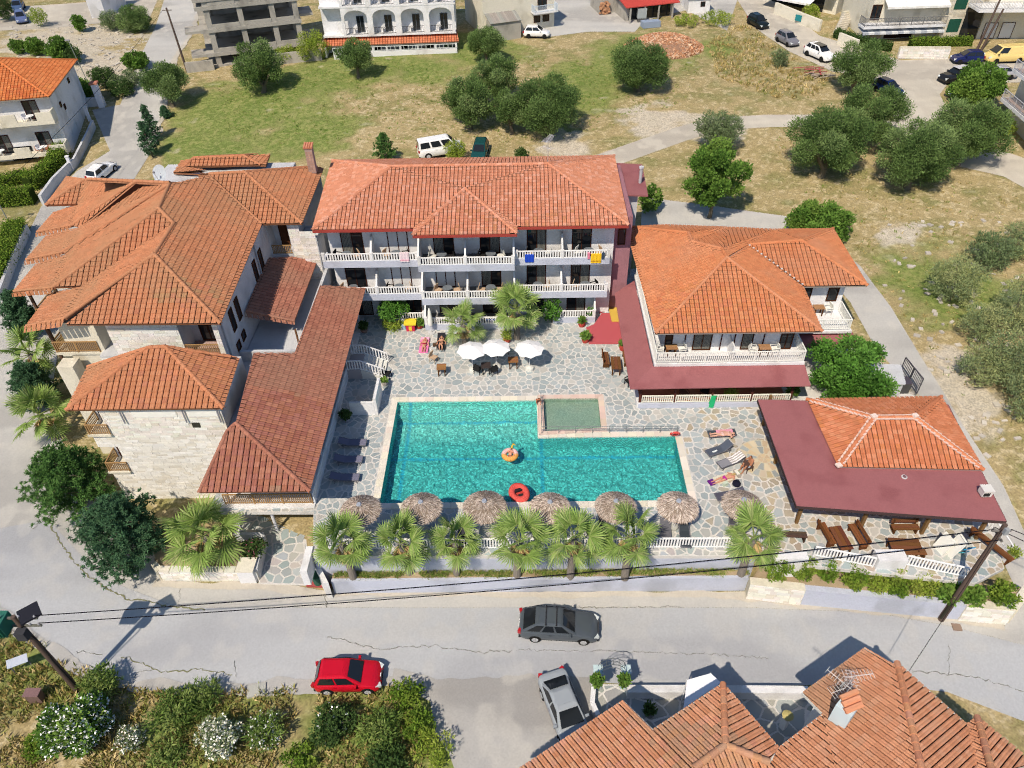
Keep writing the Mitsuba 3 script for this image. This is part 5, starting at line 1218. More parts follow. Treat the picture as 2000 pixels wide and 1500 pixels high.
# front left verge: oleanders and brambles
for i, (px, py, w, h, k, fl, l) in enumerate([
    (165, 1440, 3.9, 3.6, 'broad', ((.84, .85, .84), .30, .15), 'tall oleander covered in white blossom beside the pole'), (262, 1452, 1.7, 1.5, 'olive_pale', ((.8, .72, .64), .45, .12), 'small faded oleander right of the tall one'),
    (440, 1455, 2.6, 2.5, 'olive_pale', ((.84, .79, .62), .55, .13), 'cream flowered oleander in the middle of the verge'), (525, 1440, 2.2, 2.0, 'weed', ((.8, .78, .7), .10, .12), 'half bloomed bush below the red car'),
    (205, 1352, 2.4, 2.2, 'weed', None, 'dark bush on the road edge behind the oleander'), (345, 1400, 3.2, 1.9, 'weed', None, 'feathery green bush left of the cream oleander'), (400, 1376, 2.6, 1.8, 'weed', None, 'bush with tall shoots at the road edge'), (330, 1480, 2.6, 1.3, 'weed', None, 'low bush at the bottom of the verge'),
    (655, 1430, 2.9, 2.2, 'dark', ((.8, .8, .78), .01, .16), 'dark spiky bush under the red car'), (745, 1440, 3.0, 2.0, 'weed', None, 'bush left of the hedge corner'), (795, 1370, 2.2, 1.9, 'hedge', None, 'upper end of the hedge by the gravel'), (818, 1430, 2.2, 2.0, 'hedge', None, 'middle of the hedge by the gravel'), (850, 1478, 2.4, 1.9, 'yellow', None, 'bright lower end of the hedge by the gravel'), (760, 1498, 2.8, 1.6, 'dark', None, 'dark bush at the bottom edge'), (590, 1490, 2.4, 1.2, 'hedge', None, 'low green bush at the bottom edge'), (85, 1460, 2.4, 1.0, 'hedge', None, 'low bush left of the tall oleander')]):
    tree('verge_bush' if fl is None else 'oleander', 'bush', k, px, py, w * .88, h * .8, l, 80 + i, low=0., flower=fl, trunk=fl is not None, dense=.85)
# clipped hedges
def hedge(pix, h, wd, label, seed, kind='hedge'):
    k = thing('hedge', label, 'hedge'); r = np.random.default_rng(seed); tones = np.array(SPECIES[kind][3]); m = MB(); core = MB()
    P = [atg(*p) for p in pix]
    for a, b in zip(P[:-1], P[1:]):
        L = np.linalg.norm(b - a); t = (b - a) / L; s = np.array([-t[1], t[0], 0]); n = int((L * (2 * h + wd)) * 150)
        u, q = r.random(n) * L, r.random(n) * (2 * h + wd)
        off = np.where(q < h, -wd / 2, np.where(q > h + wd, wd / 2, q - h - wd / 2)); z = np.where(q < h, q, np.where(q > h + wd, 2 * h + wd - q, h))
        X = a + t * u[:, None] + s * (off * (1 + .12 * r.normal(size=n)))[:, None]; X[:, 2] += z + .12 * r.normal(size=n) + .25 * (meshkit.noise(X * .8) - .5)
        leaves(m, X, r.normal(size=(n, 3)) + [0, 0, .4], .16, .11, tones[r.integers(len(tones), size=n)] * r.uniform(.7, 1.3, (n, 1)), r)
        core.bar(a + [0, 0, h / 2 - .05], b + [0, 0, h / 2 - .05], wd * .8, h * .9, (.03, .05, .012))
    scene[f'{k}__foliage'] = proto(m, 'leaf'); core.build('branches', 'matte', k)
hedge([(-20, 402), (72, 394)], 1.6, 1.6, 'clipped hedge across the drive at the left edge', 1); hedge([(40, 452), (20, 500), (-8, 560)], 1.5, 1.8, 'bright clipped hedge along the left edge wall', 2)
hedge([(128, 300), (110, 335), (60, 372)], 1.5, 1.5, 'hedge below the balconies of the left house', 3); hedge([(0, 365), (60, 350)], 1.0, 1.6, 'low hedge at the foot of the left house', 4)
hedge([(1630, 72), (1690, 92), (1740, 100)], 1.0, 1.0, 'ivy hedge on the wall of the stone villa', 5, 'dark'); hedge([(1775, 92), (1830, 90), (1895, 88)], 1.0, .9, 'long green hedge in front of the villa', 6)
# pines: needle tufts on whorled branches
def pine(px, py, w, h, label, seed, tones, group=None, z=None, narrow=False):
    k = thing('pine_tree' if not narrow else 'young_conifer', label, 'pine tree' if not narrow else 'conifer', group); r = np.random.default_rng(seed); p = atg(px, py); m, t = MB(), MB(); tones = np.array(tones)
    t.tube([[0, 0, -.2], [.05, 0, h * .5], [0, .05, h * .97]], [.035 * w, .025 * w, .01], 7, (.13, .10, .08)); P, Dr = [], []
    nb = 66 if not narrow else 40
    for b in range(nb):
        f = (b + .5) / nb; zz = h * (.10 + .88 * f); a = b * 2.4 + r.normal() * .3
        R = w / 2 * ((1 - f) ** (.62 if not narrow else .8) * .96 + .06) * r.uniform(.75, 1.12) * (.8 + .4 * (f > .15))
        tip = np.array([math.cos(a) * R, math.sin(a) * R, zz + R * (.22 if not narrow else .1)]); o = np.array([0, 0, zz - .1 * h * .3])
        t.tube([o, tip], [.03, .012], 5, (.13, .10, .08))
        nt = int(7 + R * 13)
        for q in range(nt):
            u = .35 + .65 * (q + r.random()) / nt; c = o + (tip - o) * u + r.normal(size=3) * np.array([.16, .16, .10]) * (.6 + R * .4)
            P.append(c); Dr.append(unit(tip - o) * .6 + [0, 0, .7] + r.normal(size=3) * .3)
    P, Dr = np.array(P), unit(np.array(Dr)); n = len(P); nl = 17
    pp = np.repeat(P, nl, 0); dd = np.repeat(Dr, nl, 0) * .55 + unit(r.normal(size=(n * nl, 3)))
    leaves(m, pp, dd, (.24 if not narrow else .16) * r.uniform(.7, 1.2, n * nl), .062, np.repeat(tones[r.integers(len(tones), size=n)], nl, 0) * r.uniform(.75, 1.25, (n * nl, 1)), r)
    W = xf(p); scene[f'{k}__crown'] = {**proto(m, 'leaf'), 'to_world': W}; scene[f'{k}__trunk'] = {**proto(t), 'to_world': W}
PG, PB = [(.08, .17, .045), (.11, .21, .06), (.065, .14, .04)], [(.065, .14, .07), (.09, .175, .09), (.055, .115, .06)]
pine(160, 985, 5.2, 5.2, 'green pine at the left corner of the stone hotel', 1, PG); pine(262, 1092, 5.6, 5.4, 'blue green pine in the corner planter', 2, PB)
pine(88, 795, 3.2, 4.4, 'dark pine between the two palms on the left', 3, PB); pine(62, 655, 3.0, 4.6, 'bluish pine behind the upper left palm', 4, PB)
pine(303, 276, 2.0, 4.4, 'upper slim conifer at the edge of the field', 5, PB, narrow=True); pine(298, 306, 2.2, 4.2, 'lower slim conifer at the edge of the field', 6, PB, narrow=True); pine(325, 230, 1.3, 1.4, 'little round conifer under the olive', 7, PB, narrow=True); pine(754, 320, 2.6, 3.6, 'pointed conifer behind the white hotel ridge', 8, PG, narrow=True)
# ------------------------------------------------------------------ fan palms
def frond(seed, R=1.0):
    """stalk and fan of blades along +x, drooping at the tips"""
    r = np.random.default_rng(seed); m, st = MB(), MB(); ln = .95
    st.tube([[0, 0, 0], [ln * .5, 0, .06], [ln, 0, .02]], [.028, .02, .016], 5, (.22, .26, .09)); n = 26
    V, F, C = [], [], []; g = np.array([[.20, .30, .075], [.25, .35, .10], [.17, .265, .065], [.31, .38, .14]])
    for k in range(n):
        a = (k - (n - 1) / 2) / (n - 1) * 4.3; L = R * (1 - .10 * abs(a) / 2.1) * r.uniform(.88, 1.1); d = np.array([math.cos(a), math.sin(a), 0]); s = np.array([-d[1], d[0], 0])
        c0 = np.array([ln, 0, .02]); wv = .5 * 4.3 / n; fold = .03 * (1 if k % 2 else -1); droop = r.uniform(.08, .22)
        b = len(V) if not V else sum(len(x) for x in V)
        pts = [c0, c0 + d * L * .35 - s * L * .35 * wv + [0, 0, fold], c0 + d * L * .35 + s * L * .35 * wv + [0, 0, -fold], c0 + d * L * .7 - s * L * .5 * wv + [0, 0, -.05 * L], c0 + d * L * .7 + s * L * .5 * wv + [0, 0, -.05 * L], c0 + d * L + s * r.normal() * .05 + [0, 0, -droop * L]]
        V.append(np.array(pts)); F += [[b, b + 1, b + 2], [b + 1, b + 3, b + 2], [b + 2, b + 3, b + 4], [b + 3, b + 5, b + 4]]
        c = g[r.integers(4)] * r.uniform(.85, 1.2); C.append(np.array([c, c, c, c * 1.1, c * 1.1, c * 1.4 + [.08, .07, .04]]))
    V, C = np.vstack(V), np.vstack(C); m.add(V, np.array(F), C)
    return proto(m, 'leaf'), proto(st)
FRONDS = [frond(s) for s in range(5)]
DRY = MB()
for q in range(10): leaves(DRY, np.array([[.1, 0, 0.]] * 6), np.random.default_rng(q).normal(size=(6, 3)) * [.2, .3, .1] + [.6, 0, -.8], .7, .09, np.array([[.36, .24, .11]] * 6), np.random.default_rng(q + 50))
DRYP = proto(DRY)
def palm(base, h, label, seed, n=24, s=1., group=None):
    k = thing('fan_palm', label, 'palm tree', group); r = np.random.default_rng(seed); t = MB()
    lean = r.normal(size=2) * .05 * h; rings = int(h / .11); pts, rad, cols = [], [], []
    for q in range(rings * 2 + 1):
        f = q / (rings * 2); pts.append([lean[0] * f * f, lean[1] * f * f, -.1 + (h + .1) * f]); rad.append((.215 - .05 * f + (.025 if q % 2 else 0)) * s ** .5)
    t.tube(pts, rad, 10, (.20, .17, .145))
    scene[f'{k}__trunk'] = {**proto(t, 'matte'), 'to_world': xf(base)}
    top = np.array(base) + [lean[0], lean[1], h]
    for q in range(n):
        f = q / n; el = math.radians(80 - 125 * f + r.normal() * 8); az = q * 2.4 + r.normal() * .2
        d = np.array([math.cos(az) * math.cos(el), math.sin(az) * math.cos(el), math.sin(el)]); y = np.array([-math.sin(az), math.cos(az), 0]); ro = r.normal() * .5
        z = np.cross(d, y); y2 = y * math.cos(ro) + z * math.sin(ro); z2 = np.cross(d, y2); M = np.stack([d, y2, z2], 1)
        W = xf(top + d * .08 + [0, 0, .12 * (1 - f)], m=M, s=s * r.uniform(.88, 1.1)); a, b = FRONDS[r.integers(5)]
        fk = numbered('frond', k); scene[fk] = {**a, 'to_world': W}; scene[numbered('stalk', fk)] = {**b, 'to_world': W}
    for q in range(5):
        W = xf(top - [0, 0, .25 + .1 * q], rz=q * 1.3 + seed, s=s); scene[numbered('dry_leaves', k)] = {**DRYP, 'to_world': W}
    return k
ZP = -1.5
for i, (px, py, cx, cy, l) in enumerate([(690, 1128, 665, 1052, 'leftmost fan palm of the row below the pool'), (800, 1118, 790, 1068, 'second fan palm from the left below the pool'), (892, 1120, 888, 1078, 'third fan palm from the left below the pool'), (1010, 1124, 1003, 1050, 'fourth fan palm from the left below the pool'), (1114, 1126, 1118, 1045, 'fifth fan palm from the left below the pool'), (1220, 1128, 1226, 1045, 'sixth fan palm from the left below the pool'), (1447, 1122, 1452, 1048, 'fan palm at the right end of the planter strip')]):
    b = at(px, py, ZP); hh = 2.35; palm(b, {2: 2.7, 3: 3.5, 4: 3.5, 5: 3.6, 6: 3.4}.get(i, 3.2), l, 100 + i, s=[1.06, 1.0, .9, 1.1, 1.04, 1.08, 1.05][i], group='fan palms along the planter below the pool', n=14)
palm(at(908, 672, 0), 1.9, 'left fan palm among the white parasols', 120, s=1.0, n=14); palm(at(1010, 662, 0), 2.9, 'tall fan palm right of the white parasols', 121, s=1.2, n=19)
palm(atg(428, 1095), 2.6, 'big fan palm in the planter before the veranda', 122, s=1.35, n=16); palm(atg(92, 745), 2.8, 'upper fan palm beside the left road', 123, s=1.25, n=14); palm(atg(108, 858), 2.6, 'lower fan palm beside the left road', 124, s=1.3, n=14)
# ------------------------------------------------------------------ grass tufts
def tufts(name, pix, dens, h, tones, label, seed, avoid=()):
    reg = region(pix); r = np.random.default_rng(seed); x0, y0, x1, y1 = reg.bounds; n = int((x1 - x0) * (y1 - y0) * dens); P = np.stack([r.uniform(x0, x1, n), r.uniform(y0, y1, n)], 1)
    for a in avoid: reg = reg.difference(a)
    P = P[shapely.contains_xy(reg, P[:, 0], P[:, 1])]; keep = meshkit.fbm(np.column_stack([P * .5, P[:, :1] * 0]), 3, seed) > .40; P = P[keep]
    n = len(P); nb = 5; Q = np.repeat(np.column_stack([P, gh(P[:, 0], P[:, 1])]), nb, 0); Q[:, :2] += r.normal(size=(n * nb, 2)) * .09; tones = np.array(tones)
    c = np.repeat(tones[r.integers(len(tones), size=n)], nb, 0) * r.uniform(.7, 1.3, (n * nb, 1)); m = MB()
    leaves(m, Q, r.normal(size=(n * nb, 3)) * .6 + [0, 0, 1.], h * r.uniform(.5, 1.3, n * nb), .05 + .09 * h, c, r)
    m.build(name, 'leaf', label=label, kind='stuff')
STRAW, GRS = [(.36, .28, .11), (.50, .40, .20), (.26, .21, .085), (.20, .21, .06)], [(.12, .19, .035), (.17, .24, .05), (.22, .26, .07)]
_roads = road.union(side_road).union(gravel).buffer(.1)
tufts('dry_grass', [(-40, 1180), (60, 1245), (150, 1305), (262, 1350), (380, 1352), (620, 1348), (770, 1342), (860, 1480), (860, 1520), (-40, 1520)], 22, .42, STRAW + [(.20, .23, .06)], 'dry straw grass on the verge at the bottom left', 1, [_roads])
tufts('tall_dry_grass', [(1380, 85), (1450, 45), (1545, 110), (1620, 150), (1600, 200), (1500, 190), (1400, 150)], 5, .5, STRAW, 'tall dry grass below the parked lane cars', 2, [parking])
tufts('green_grass', [(420, 150), (700, 120), (1000, 100), (1250, 130), (1380, 80), (1350, 200), (1050, 290), (700, 280), (450, 290)], 1.6, .22, GRS + STRAW[3:], 'short green grass of the back field', 3)
tufts('slope_weeds', [(1500, 260), (1990, 380), (1990, 900), (1900, 820), (1780, 640), (1660, 500), (1560, 420)], 1.6, .22, STRAW + GRS[1:2], 'dry weeds on the right slope', 4, [path.union(parking)])
# ================================================================== walls, fences and planters along the road
rw = thing('retaining_wall', 'long pale blue wall along the road below the palm planter', 'wall')
YR = at(1050, 1158, -2.88)[1]; XR0, XR1 = at(655, 1158, -2.88)[0], at(1455, 1158, -2.88)[0]
MB().span((XR0, YR, -3.2), (XR1, YR + .2, -1.5)).build('wall', 'plaster_blue', rw)
dw = thing('terrace_wall', 'pale blue wall under the fence at the front edge of the terrace', 'wall')
d0, d1 = at(612, 1086), at(1482, 1086)
MB().span((d0[0], d0[1] - .02, -2.8), (d1[0], d0[1] + .3, -.02)).build('wall', 'plaster_blue', dw)
sp = [np.array([XR0, YR + .2, -1.55]), np.array([XR1, YR + .2, -1.55]), np.array([XR1, at(1050, 1086)[1], -1.55]), np.array([XR0, at(1050, 1086)[1], -1.55])]
MB().prism([p[:2] for p in sp], -2.8, -1.55).build('planter_soil', 'soil_mix', label='strip of dry soil under the fan palms', kind='structure')
r_ = np.random.default_rng(5); n = 2600; X = np.column_stack([r_.uniform(sp[0][0] + .2, sp[1][0], n), r_.uniform(sp[0][1] + .02, sp[3][1], n), np.full(n, -1.55)])
kp = meshkit.fbm(X * .9, 3, 3) + .25 * (X[:, 1] - sp[0][1]) / (sp[3][1] - sp[0][1]) > .56; X = np.repeat(X[kp], 4, 0); gm = MB()
leaves(gm, X + r_.normal(size=X.shape) * [.08, .08, 0], r_.normal(size=X.shape) * .6 + [0, 0, 1], .2, .05, np.array([(.13, .21, .04), (.20, .27, .06), (.34, .30, .13)])[r_.integers(3, size=len(X))], r_); gm.build('planter_grass', 'leaf', label='thin grass in the palm planter', kind='stuff')
we = thing('entrance_wall', 'white sloping wall between the entrance ramp and the palm planter', 'wall')
q0, q1 = np.array([XR0 + .1, YR, -1.5]), at(606, 1075, .0)
m = MB(); a, b = np.array([q0[0] - .3, q0[1] - .3]), np.array([q1[0] - .05, q1[1] + .2]); nn = np.array([.16, .0]); m.prism([a - nn, a + nn, b + nn, b - nn], -3., -1.2); m.prism([b - nn * 1.3, b + nn * 1.3, b + nn * 1.3 - [0, 1.8], b - nn * 1.3 - [0, 1.8]], -1.2, .15); m.build('wall', 'plaster_white', we)
WHT = (.82, .82, .83)
fe = thing('front_fence', 'long white baluster fence above the palm planter', 'fence')
f0, f1 = at(626, 1073), at(1478, 1070)
railing(fe, [f0 * [1, 1, 0] + [0, 0, .01], f1 * [1, 1, 0] + [0, 0, .01]], .95, WHT, gap=.17, bar=.05, rail=.07, post=2.4, each=True, name='frame')
for i, (a, b, l) in enumerate([((1588, 1086), (1703, 1108), 'white baluster fence section left of the white pier'), ((1766, 1104), (1893, 1130), 'white baluster fence section right of the white pier')]):
    f = thing('side_fence', l, 'fence'); p, q = at(*a), at(*b); p[2] = q[2] = .01; railing(f, [p, q], .9, WHT, gap=.17, bar=.05, rail=.07, post=2., each=True, name='frame')
pw = thing('white_pier_wall', 'low white wall block between the two right fence sections', 'wall'); p, q = at(1708, 1110), at(1762, 1104); MB().span((p[0], p[1] - .1, -.9), (q[0], p[1] + .7, .85)).build('wall', 'plaster_white', pw)
pw = thing('corner_pier', 'white stone pier left of the conifer shrubs', 'wall'); p = at(1535, 1092); MB().span((p[0] - .8, p[1] - .4, -1.2), (p[0] + 1.1, p[1] + .1, .55)).build('wall', 'plaster_white', pw)
sw = thing('stone_road_wall', 'road wall of pale blue plaster between white stone ends, below the shrubs', 'wall')
A1, A2, A3, A4, A5 = [at(*p, -2.92) for p in ((1455, 1164), (1560, 1177), (1866, 1207), (1958, 1216), (1985, 1178))]
ZT = -1.35
wline(sw, [A1, A2], -3.1, ZT + .05, .5, 'plaster_cream', 'stone_end'); wline(sw, [A2, A3], -3.1, ZT, .4, 'plaster_blue'); wline(sw, [A3, A4, A5], -3.2, ZT + .05, .5, 'plaster_cream', 'stone_end')
for a, b, u1 in ((A1, A2, 0), (A3, A4, 0)):
    ang = math.atan2(b[1] - a[1], b[0] - a[0]); Wl = Wall(a, ang); cladding(sw, Wl, 0, np.linalg.norm((b - a)[:2]), -3.0, ZT, 90 + int(a[0]), w=.255, limit=60, size=(.5, .24))
MB().prism([A1[:2], A2[:2], A3[:2], A4[:2], A5[:2], at(1905, 1138, -1.4)[:2], at(1600, 1105, -1.4)[:2], at(1490, 1100, -1.4)[:2]], -3., ZT - .05).build('shrub_bed', 'soil_mix', label='planted bed of shrubs above the right road wall', kind='structure')
for i, (px, py, w, h, k, l) in enumerate([(1512, 1132, 1.7, 2.1, 'hedge', 'first conical shrub from the left in the road bed'), (1563, 1130, 1.5, 2.0, 'hedge', 'second conical shrub from the left in the road bed'), (1611, 1132, 1.3, 1.7, 'hedge', 'third conical shrub from the left in the road bed'), (1664, 1142, 1.6, 1.6, 'hedge', 'fourth shrub from the left in the road bed'), (1708, 1150, 1.4, 1.3, 'yellow', 'flowering shrub in the middle of the road bed'), (1745, 1150, 1.9, 1.5, 'hedge', 'wide shrub in front of the white pier block'), (1795, 1156, 1.8, 1.5, 'yellow', 'yellow green shrub in front of the right fence'), (1843, 1165, 1.7, 1.4, 'broad', 'shrub left of the wooden pole'), (1893, 1172, 1.3, 1.3, 'broad', 'shrub just right of the wooden pole'), (1948, 1176, 1.7, 1.7, 'hedge', 'last conical shrub at the road bed corner')]):
    tree('bed_shrub', 'shrub', k, px, py, w, h, l, 130 + i, low=0., trunk=False, z=ZT - .05, dense=1.3)
# stone planter at the left corner of the hotel
sp_ = thing('stone_planter', 'low stone walled planter at the foot of the veranda', 'planter')
S1, S2, S3 = at(300, 1100, -2.), at(312, 1113, -2.), at(503, 1114, -2.)
wline(sp_, [S1, S2], -3, -1.95, .35, 'plaster_cream'); wline(sp_, [S2, S3], -3, -1.95, .35, 'plaster_cream')
cladding(sp_, Wall(S2, math.atan2(S3[1] - S2[1], S3[0] - S2[0])), 0, np.linalg.norm((S3 - S2)[:2]), -2.95, -1.95, 77, w=.18, limit=120, size=(.42, .2))
cp_ = MB()
t_ = (S3 - S2) / np.linalg.norm(S3 - S2); Ls = np.linalg.norm(S3 - S2)
for k in range(9): cp_ = MB().bar(S2 + t_ * (Ls * k / 9 + .02) + [0, 0, .08], S2 + t_ * (Ls * (k + 1) / 9 - .02) + [0, 0, .08], .45, .07, np.array((.70, .66, .58)) * rng.uniform(.9, 1.05)); cp_.build('cap_stone', 'matte', sp_)
MB().prism([S1[:2], S2[:2], S3[:2], at(505, 1060, -2)[:2], at(380, 1050, -2)[:2], at(300, 1070, -2)[:2]], -3, -2.2).build('corner_bed', 'soil_mix', label='bare soil bed behind the stone planter wall', kind='structure')
tree('flower_bush', 'bush', 'dark', 500, 1082, 1.6, 1.1, 'small dark bush with pink flowers by the ramp', 150, low=0., trunk=False, z=-2.2, flower=((.62, .12, .25), .05, .1))
ep = thing('entrance_pier', 'white square pier left of the entrance ramp', 'pier'); p = at(487, 1138, -2.75); MB().span((p[0] - .55, p[1] + .0, -2.9), (p[0] + .45, p[1] + 1.0, -1.65)).build('pier', 'plaster_white', ep); MB().span((p[0] - .6, p[1] - .05, -1.65), (p[0] + .5, p[1] + 1.05, -1.58)).build('cap', 'plaster_cream', ep)
rwl = thing('ramp_wall', 'grey side wall along the left of the entrance ramp', 'wall'); wline(rwl, [at(505, 1135, -2.75) + [0, .2, 0], at(517, 1052, -2.2)], -2.9, -1.75, .22, 'plaster_grey'); wline(rwl, [at(517, 1052, -2.2), at(462, 1050, -2.2)], -2.9, -1.7, .22, 'plaster_grey')
er = sg.Polygon([at(*p, -2.74)[:2] for p in ((505, 1140), (606, 1143), (597, 1040), (590, 985), (440, 985), (455, 1045), (512, 1052))]); MB().prism(er, -2.95, -2.74).build('entrance_paving', 'mortar', label='sunken flagstone ramp into the lower floor of the stone hotel', kind='structure'); flagstones('entrance_paving', er.buffer(-.03), .62, -2.74, 8, STONE)
wb_ = thing('waste_bin', 'dark green bin on the red corner step', 'bin'); p = at(622, 1138, -2.7); MB().tube([p, p + [0, 0, .8]], [.26, .32], 12, (.05, .11, .08)).build('body', 'matte', wb_, smooth=40); MB().tube([p + [0, 0, .8], p + [0, 0, .86]], [.34, .34], 12, (.03, .07, .05)).build('rim', 'matte', wb_, smooth=40)
MB().prism([at(*q, -2.72)[:2] for q in ((598, 1145), (646, 1147), (640, 1108), (606, 1110))], -2.95, -2.7, (.36, .09, .09)).build('red_step', 'matte', label='red painted corner step by the entrance', kind='structure')
# stairs and shower wall beside the lean-to
stt = thing('terrace_stairs', 'short flight of pale steps with white railings up to the veranda', 'stairs')
s0, s1 = at(700, 697, .9), at(752, 745, 0.)
ys0, ys1 = 43.0, 45.0
for k in range(5):
    x = -10.55 - k * .33; MB().span((x - .34, ys0, 0), (x, ys1, .17 * (k + 1)), (.66, .64, .60)).build('step', 'matte', stt)
MB().span((-13.3, ys0, 0), (-12.21, ys1, .86), (.42, .40, .40)).build('landing', 'matte', stt)
for y in (ys0 + .05, ys1 - .05): railing(stt, [(-13.2, y, .86), (-12.2, y, .86), (-10.5, y, .05)], .92, WHT, gap=.2, bar=.045)
sh = thing('shower_wall', 'narrow white wall panel of the poolside shower', 'wall'); MB().span((-10.65, 39.0, 0), (-10.45, 41.3, 1.55)).build('panel', 'plaster_white', sh); MB().span((-12.4, 39.0, 0), (-10.66, 39.15, 1.2)).build('panel', 'plaster_white', sh)
# red ramp floor and yellow step between the two hotels
MB().prism([at(*q, .02)[:2] for q in ((1150, 672), (1145, 640), (1160, 634), (1175, 612), (1200, 612), (1218, 612), (1222, 665), (1218, 672))], 0, .06, (.46, .10, .11)).build('red_ramp', 'matte', label='red painted ramp between the white hotel and the corner hotel', kind='structure')
MB().prism([at(*q, .1)[:2] for q in ((1195, 628), (1188, 600), (1205, 590), (1214, 600), (1214, 628))], .05, .13, (.62, .42, .08)).build('yellow_step', 'matte', label='yellow painted step at the head of the red ramp', kind='structure')
MB().prism([at(*q, .05)[:2] for q in ((1170, 612), (1185, 560), (1215, 560), (1210, 600))], .01, .05, (.30, .05, .06)).build('red_passage', 'matte', label='dark red passage floor between the hotels', kind='structure')
# pool rail and life ring
pr = thing('pool_rail', 'grey metal rail along the paddling pool edge', 'railing')
def rail3(pts, h, key):
    m = MB()
    for a, b in zip(pts[:-1], pts[1:]):
        for hh in (h, h * .55): m.tube([a + [0, 0, hh], b + [0, 0, hh]], .022, 6, (.20, .21, .22))
        n = max(1, round(np.linalg.norm(b - a) / 1.15))
        for k in range(n + 1):
            p = a + (b - a) * k / n; m.tube([p, p + [0, 0, h]], .022, 6, (.20, .21, .22)); m.tube([p + [0, 0, h * .55], p + [.0, .28, 0]], .014, 5, (.20, .21, .22))
    m.build('rail', 'satin', key)
rail3([at(1059, 779, .04) + [-.1, 0, 0], at(1061, 846, .04) + [-.1, 0, 0], at(1322, 845, .04)], .62, pr)
def torus(R, r, n=28, k=10, sx=1.):
    a, b = np.meshgrid(np.linspace(0, 2 * np.pi, n, endpoint=False), np.linspace(0, 2 * np.pi, k, endpoint=False), indexing='ij')
    v = np.stack([(R + r * np.cos(b)) * np.cos(a) * sx, (R + r * np.cos(b)) * np.sin(a), r * np.sin(b)], -1).reshape(-1, 3); i, j = np.meshgrid(np.arange(n), np.arange(k), indexing='ij')
    f = np.stack([i * k + j, ((i + 1) % n) * k + j, ((i + 1) % n) * k + (j + 1) % k, i * k + (j + 1) % k], -1).reshape(-1, 4); return v, f
lr = thing('life_ring', 'red life ring hung on the end of the pool rail', 'life ring'); v, f = torus(.27, .085); p = at(1318, 845, .5); m = MB().add(v @ np.array([[1, 0, 0], [0, .5, .85], [0, -.85, .5]]).T + p + [0, -.1, 0], f, (.62, .09, .07)); m.build('ring', 'matte', lr, smooth=True)
m = MB()
for q in range(4): c = p + [0, -.1, 0] + np.array([[1, 0, 0], [0, .5, .85], [0, -.85, .5]]) @ np.array([.27 * math.cos(q * 1.57 + .8), .27 * math.sin(q * 1.57 + .8), 0]); m.box(c, (.12, .12, .14), (.75, .7, .68), q * 1.57 + .8)
m.build('band', 'matte', lr)
# mosaic sun in the paving
mo = at(1492, 896, .0); ms = numbered('paving_sun'); MB().prism(sg.Point(mo[:2]).buffer(1.75, 24), .0, .02, (.50, .46, .38)).build('paving_sun', 'matte') if False else None
mk = MB().prism(sg.Point(mo[:2]).buffer(1.75, 24), .004, .02, (.52, .48, .40)); v, f, c = mk.arrays(); scene[ms] = shape(v, f, 'matte', False, c); tag(ms, 'round sun pattern laid in tan stones in the bar paving', kind='structure')
for ring, (ra, rb, nst) in enumerate(((0., .42, 6), (.46, 1.1, 14), (1.14, 1.7, 22))):
    for k in range(nst):
        a0, a1 = 2 * math.pi * k / nst + .02, 2 * math.pi * (k + 1) / nst - .02; q = np.linspace(a0, a1, 4); po = [mo[:2] + rb * np.array([math.cos(t), math.sin(t)]) for t in q] + [mo[:2] + max(ra, .03) * np.array([math.cos(t), math.sin(t)]) for t in q[::-1]]
        MB().prism(sg.Polygon(po).buffer(-.015), .02, .03, np.array([(.52, .42, .28), (.34, .36, .36), (.60, .52, .38)][(k + ring) % 3 if ring else 0]) * rng.uniform(.9, 1.1)).build('stone', 'matte', ms)
# ================================================================== poles and wires
def pole(base, top, r, label, name='utility_pole'):
    t = thing(name, label, 'pole'); MB().tube([base - np.array([0, 0, .2]), top], [r * 1.25, r * .8], 10, (.11, .085, .065)).build('mast', 'matte', t, smooth=40); return t
B1 = atg(153, 1348); T1 = np.array([B1[0] - .25, B1[1], 4.4]); p1 = pole(B1, T1, .15, 'dark wooden utility pole with a green transformer at the bottom left')
def on_pole(f): return B1 + (T1 - B1) * f
m = MB(); c = on_pole(.92) + [-.95, -.1, .1]; m.box(c, (1.0, .9, .95), (.035, .16, .11)); tk = m.build('transformer', 'matte', p1)
for k in range(7): MB().box(c + [-.42 + .14 * k, -.48, 0], (.04, .14, .8), (.03, .13, .09)).build('cooling_fin', 'matte', tk)
for k in range(3): MB().tube([c + [-.3 + .3 * k, 0, .47], c + [-.3 + .3 * k, 0, .78]], [.06, .03], 7, (.10, .07, .05)).build('bushing', 'matte', tk)
m = MB(); m.box(on_pole(.95) + [.62, .25, .25], (.95, .95, .1), (.025, .026, .035), .7); m.box(on_pole(.85) + [.1, -.3, 0], (.5, .4, .6), (.05, .052, .06)); m.build('switch_box', 'matte', p1)
m = MB(); m.bar(on_pole(.97) + [-.8, .05, 0], on_pole(.97) + [1.1, .05, 0], .1, .12, (.16, .15, .14)); m.bar(on_pole(.88) + [-.7, .05, 0], on_pole(.88) + [1.0, .05, 0], .1, .1, (.16, .15, .14)); m.build('crossarm', 'matte', p1)
for k, (dx, f_) in enumerate(((-.7, .97), (.2, .97), (1.0, .97), (.9, .88), (.45, .88))): m = MB(); c = on_pole(f_) + [dx, .05, .06]; m.tube([c, c + [0, 0, .09], c + [0, 0, .16]], [.05, .07, .04], 7, (.35, .36, .38)); m.build('insulator', 'satin', p1)
m = MB(); m.tube([on_pole(.9) + [.12, -.12, 0], on_pole(.7) + [.34, -.1, 0], on_pole(.45) + [.2, -.12, 0], on_pole(.1) + [.24, -.12, 0]], .035, 6, (.02, .02, .02)); m.build('cable', 'matte', p1)
